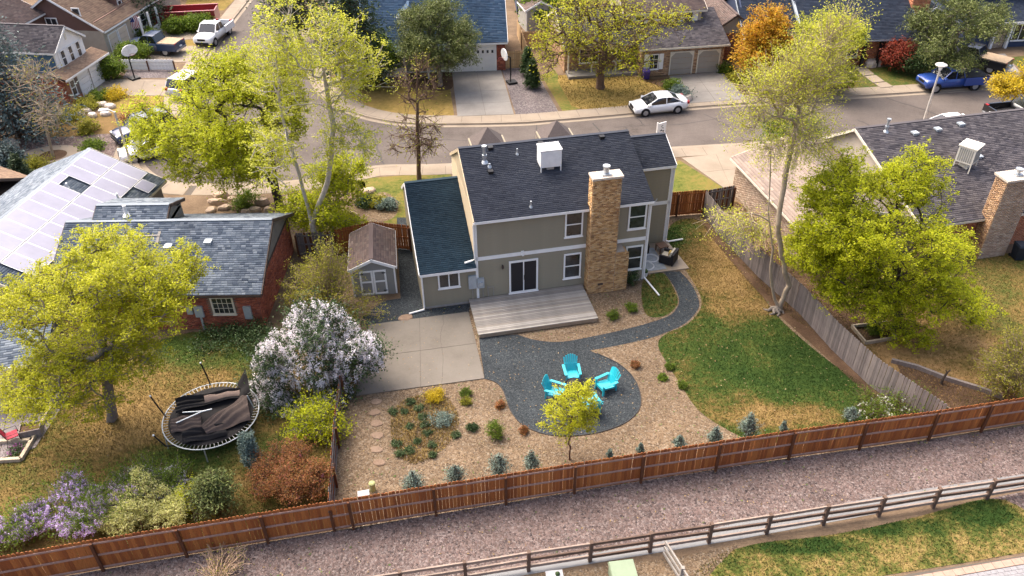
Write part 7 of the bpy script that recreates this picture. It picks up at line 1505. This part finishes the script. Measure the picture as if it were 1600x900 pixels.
# ---------------------------------------------------------------- right yard pieces
rb = thing('raised_bed', 'square raised timber planting bed under the big maple', 'planter', (0, 0, 0)); q = [(18.11,33.28),(20.1,33.57),(20.12,32.29),(18.37,31.91)]
for i in range(4): MB().bar((*q[i], .10), (*q[(i + 1) % 4], .10), .09, .20).build('board', 'timber_edge', rb)
sheet('planting_bed', q, .012, 'mulch')
te2 = thing('timber_edging', 'long dark sleeper edging across the far right yard', 'edging', (0, 0, 0)); ed = [(19.16,30.49),(20.25,29.99),(21.35,29.13),(22.64,28.38),(24.0,27.39)]
for a, c in zip(ed[:-1], ed[1:]): MB().bar((*a, .12), (*c, .12), .14, .24).build('sleeper', 'grey_c', te2)
st = thing('cut_post', 'short dark stump post in the far right planting bed', 'post', (*(20.98, 28.86), 0)); b = MB(); b.tube([(0, 0, 0), (.02, .0, .4), (.10, .02, .78)], [.07, .06, .05], 8); b.build('stem', 'bark_dark', st); MB().tube([(.10, .02, .74), (.2, .02, .9)], .035, 6).build('stub', 'bark_dark', st); MB().tube([(.10, .02, .74), (.0, .03, .88)], .03, 6).build('stub', 'bark_dark', st)
lg = thing('fallen_branch', 'fallen grey branch on the mulch by the cedar fence', 'branch', (*(20.38, 27.12), 0), -.3); MB().tube([(-.6, .1, .05), (-.2, .25, .12), (.2, .1, .08), (.6, -.2, .05)], [.05, .05, .04, .025], 7).build('limb', 'bark_grey', lg); MB().tube([(-.2, .25, .12), (-.4, .5, .1)], [.035, .015], 6).build('twig', 'bark_grey', lg)
bt = thing('garden_bench', 'slatted timber bench half hidden under the big maple', 'bench', (*(24.09, 36.0), 0), .45)
for k in range(9): MB().box(-.7 + .165 * k, -.58 + .165 * k, -.3, .3, .42, .46).build('slat', 'timber_edge', bt)
for sx in (-.65, .7):
    for sy in (-.26, .26): MB().box(sx - .04, sx + .04, sy - .04, sy + .04, 0, .42).build('leg', 'dark_brown', bt)
MB().bar((-.75, .30, .85), (.78, .30, .85), .06, .10).build('back_rail', 'timber_edge', bt)
for s in (-.7, .72): MB().box(s - .03, s + .03, .27, .33, .42, .85).build('back_post', 'timber_edge', bt)
rr_ = thing('tree_roots', 'knotted exposed roots at the foot of the twin-stemmed cottonwood', 'roots', (*(14.55, 34.79), 0))
for k, (a, q_) in enumerate(((2.7, .62), (3.5, .5), (4.3, .42), (5.4, .34))): MB().tube([(0, 0, .20), (q_ * .45 * math.cos(a), q_ * .45 * math.sin(a), .13), (q_ * .8 * math.cos(a + .5), q_ * .8 * math.sin(a + .5), .08), (q_ * 1.15 * math.cos(a + .2), q_ * 1.15 * math.sin(a + .2), .0)], [.15, .11, .08, .04], 7).build('root', 'bark_grey', rr_)

# ---------------------------------------------------------------- foreground utility boxes, valve marker, stepping stones, boulders
M('utility_green', (.20, .25, .165), .55, .08, 3); M('marker_green', (.36, .38, .16), .6)
ut = thing('transformer_box', 'pale green utility transformer box below the low rail fence', 'utility box', (*(4.09, 18.19), 0), .12); MB().box(-.46, .46, -.45, .42, 0, .62).build('cabinet', 'utility_green', ut); b = MB(); b.loft([[(-.50, -.49, .62), (.50, -.49, .62), (.50, .46, .62), (-.50, .46, .62)], [(-.47, -.44, .74), (.47, -.44, .74), (.47, .42, .74), (-.47, .42, .74)]]); b.build('lid', 'utility_green', ut); MB().box(-.2, .2, -.50, -.455, .30, .36).build('latch', 'black', ut)
M('tub_white', (.42, .42, .42), .6)
tb = thing('plastic_tub', 'white plastic tub with a plant behind the low fence', 'tub', (*(1.49, 18.32), 0), .1); b = MB(); b.loft([[(-.28, -.15, 0), (.28, -.15, 0), (.28, .15, 0), (-.28, .15, 0)], [(-.33, -.19, .3), (.33, -.19, .3), (.33, .19, .3), (-.33, .19, .3)]]); b.build('tub', 'tub_white', tb); b = MB(); b.ball((.12, 0, .32), (.1, .1, .1), 8, 5); b.build('foliage', 'leaf_dark', tb)
vm = thing('valve_marker', 'short olive-green capped marker post inside the fence corner', 'marker', (*(-6.08, 22.74), 0)); MB().tube([(0, 0, 0), (0, 0, .42)], .13, 12).build('pipe', 'marker_green', vm); b = MB(); b.tube([(0, 0, .42), (0, 0, .48), (0, 0, .52)], [.15, .14, .08], 12); b.build('cap', 'marker_green', vm)
wb_ = thing('valve_box', 'flat white slab lid beside the olive marker post', 'slab', (*(-6.46, 22.54), 0), .2); MB().box(-.25, .25, -.15, .15, 0, .08).build('lid', 'tub_white', wb_)
MG('flagstone', [(.3, (.17, .115, .08)), (.5, (.22, .155, .11)), (.7, (.27, .20, .145))], 1.2, fine=12, fine_amt=.4)
rng = random.Random(8)
def stone(name, label, p, rx, ry, hgt, mat, rz, cat, group, z=0, seed=0):
    r = random.Random(seed); n = 9; b = MB(); out = [(rx * math.cos(2 * math.pi * i / n) * r.uniform(.8, 1.1), ry * math.sin(2 * math.pi * i / n) * r.uniform(.8, 1.1)) for i in range(n)]
    b.loft([[(x, y, 0) for x, y in out], [(x * 1.0, y * 1.0, hgt * .55) for x, y in out], [(x * .8 + r.uniform(-.04, .04) * rx, y * .8, hgt * r.uniform(.85, 1.05)) for x, y in out]])
    o = b.build(name, mat, None, (p[0], p[1], z), rz); tag(o, label, cat, group)
    return o
for k, p in enumerate([(-6.63,28.11),(-6.59,27.38),(-6.44,26.67),(-6.28,25.9),(-6.21,25.04),(-6.02,24.28)]):
    stone('stepping_stone', ['first', 'second', 'third', 'fourth', 'fifth', 'sixth'][k] + ' flat stepping stone from the concrete slab', p, .32, .22, .05, 'flagstone', rng.uniform(-.3, .3), 'stone', 'stepping stones by the left fence', .01, 200 + k)
M('boulder', (.40, .30, .22), .95, .3, 3, .5, 15); M('boulder_pale', (.52, .45, .38), .95, .25, 3, .5, 15)
BL = [(-19.77,47.23),(-19.06,46.54),(-18.95,47.72),(-18.29,47.36),(-19.91,46.24),(-17.0,46.16),(-16.73,47.16),(-16.02,45.98),(-15.01,46.78),(-14.89,47.62),(-14.14,46.09),(-19.79,48.09),(-17.47,45.85),(-15.36,45.32),(-14.17,47.26),(-13.57,46.41),(-10.67,45.6),(-9.81,48.53)]
WH = ['in front of the bungalow roof, far left', 'left of the green shrub', 'behind the green shrub', 'just right of the green shrub', 'at the bungalow ridge', 'below the green shrub', 'between shrub and maple trunk', 'near the maple trunk foot', 'right of the maple trunk', 'behind the maple trunk', 'between both trunks', 'nearest the front walk', 'close to the roof edge', 'at the foot of the maple', 'left of the pale trunk', 'touching the pale trunk', 'beside the olive shrub', 'at the edge of the front lawn']
for k, p in enumerate(BL):
    stone('boulder', 'tan garden boulder ' + WH[k], p, rng.uniform(.3, .7), rng.uniform(.22, .4), rng.uniform(.2, .4), 'boulder', rng.uniform(-.5, .5), 'boulder', 'boulders in the bungalow rock garden', 0, 220 + k)
stone('boulder', 'pale boulder beside the front steps of the navy-roofed house', (32.82, 70.3), .8, .5, .6, 'boulder_pale', .2, 'boulder', None, 0, 250)
stone('boulder', 'pale boulder under the blue-green spruce', (-38.01, 56.1), .6, .45, .6, 'boulder_pale', .2, 'boulder', None, 0, 251)
stone('boulder', 'white-grey rock beside the blue-green juniper and driveway', (14.7, 63.2), .5, .4, .5, 'boulder_pale', .2, 'boulder', None, 0, 252)
for k, p in enumerate([(-34.93,62.41),(-34.04,61.51),(-34.12,63.66),(-33.31,63.25),(-35.2,61.79),(-33.08,61.73)]):
    stone('boulder', ['small pale rock left in', 'small pale rock lower in', 'small pale rock upper in', 'small pale rock right in', 'small pale rock leftmost in', 'small pale rock lowest right in'][k] + ' the bank below the brick garage', p, .5, .35, .3, 'boulder_pale', rng.uniform(-.5, .5), 'boulder', 'rocks in the scrub bank', 0, 260 + k)
rg = sheet('tree_ring', [(x + (-34.18, 54.62)[0], y + (-34.18, 54.62)[1]) for x, y in [(1.0 * math.cos(a), .9 * math.sin(a)) for a in [2 * math.pi * i / 20 for i in range(20)]]], .03, 'mulch')
sheet('tree_ring', [(x + (-34.27, 54.52)[0], y + (-34.18, 54.62)[1]) for x, y in [(2.4 * math.cos(a), 1.7 * math.sin(a)) for a in [2 * math.pi * i / 24 for i in range(24)]]], .02, 'concrete')
fs = thing('roof_corner', 'tan corner of a neighbouring roof at the left edge', 'house', (-33.6, 43.2, 0), -.5); block(fs, -5, 0, 0, 4, 2.2, 'dark_brown'); gable_roof(fs, -5, 0, 0, 4, 2.3, 3.4, 'u', 'shingle_tan', .4, .3, trim='dark_brown', seed=130)
gp = thing('stacked_timber', 'short pile of pale boards between shed and garage wing', 'timber pile', (*(-6.59, 42.21), 0), 1.35)
for k in range(5): MB().box(-.6, .6, -.35 + .15 * k, -.24 + .15 * k, .0, .08).build('board', 'rail_pale', gp)
rk = stone('stone_slab', 'irregular pale flat stone under the garage downspout', (-5.84, 34.59), .42, .28, .08, 'flagstone', .2, 'stone', None, .01, 280)
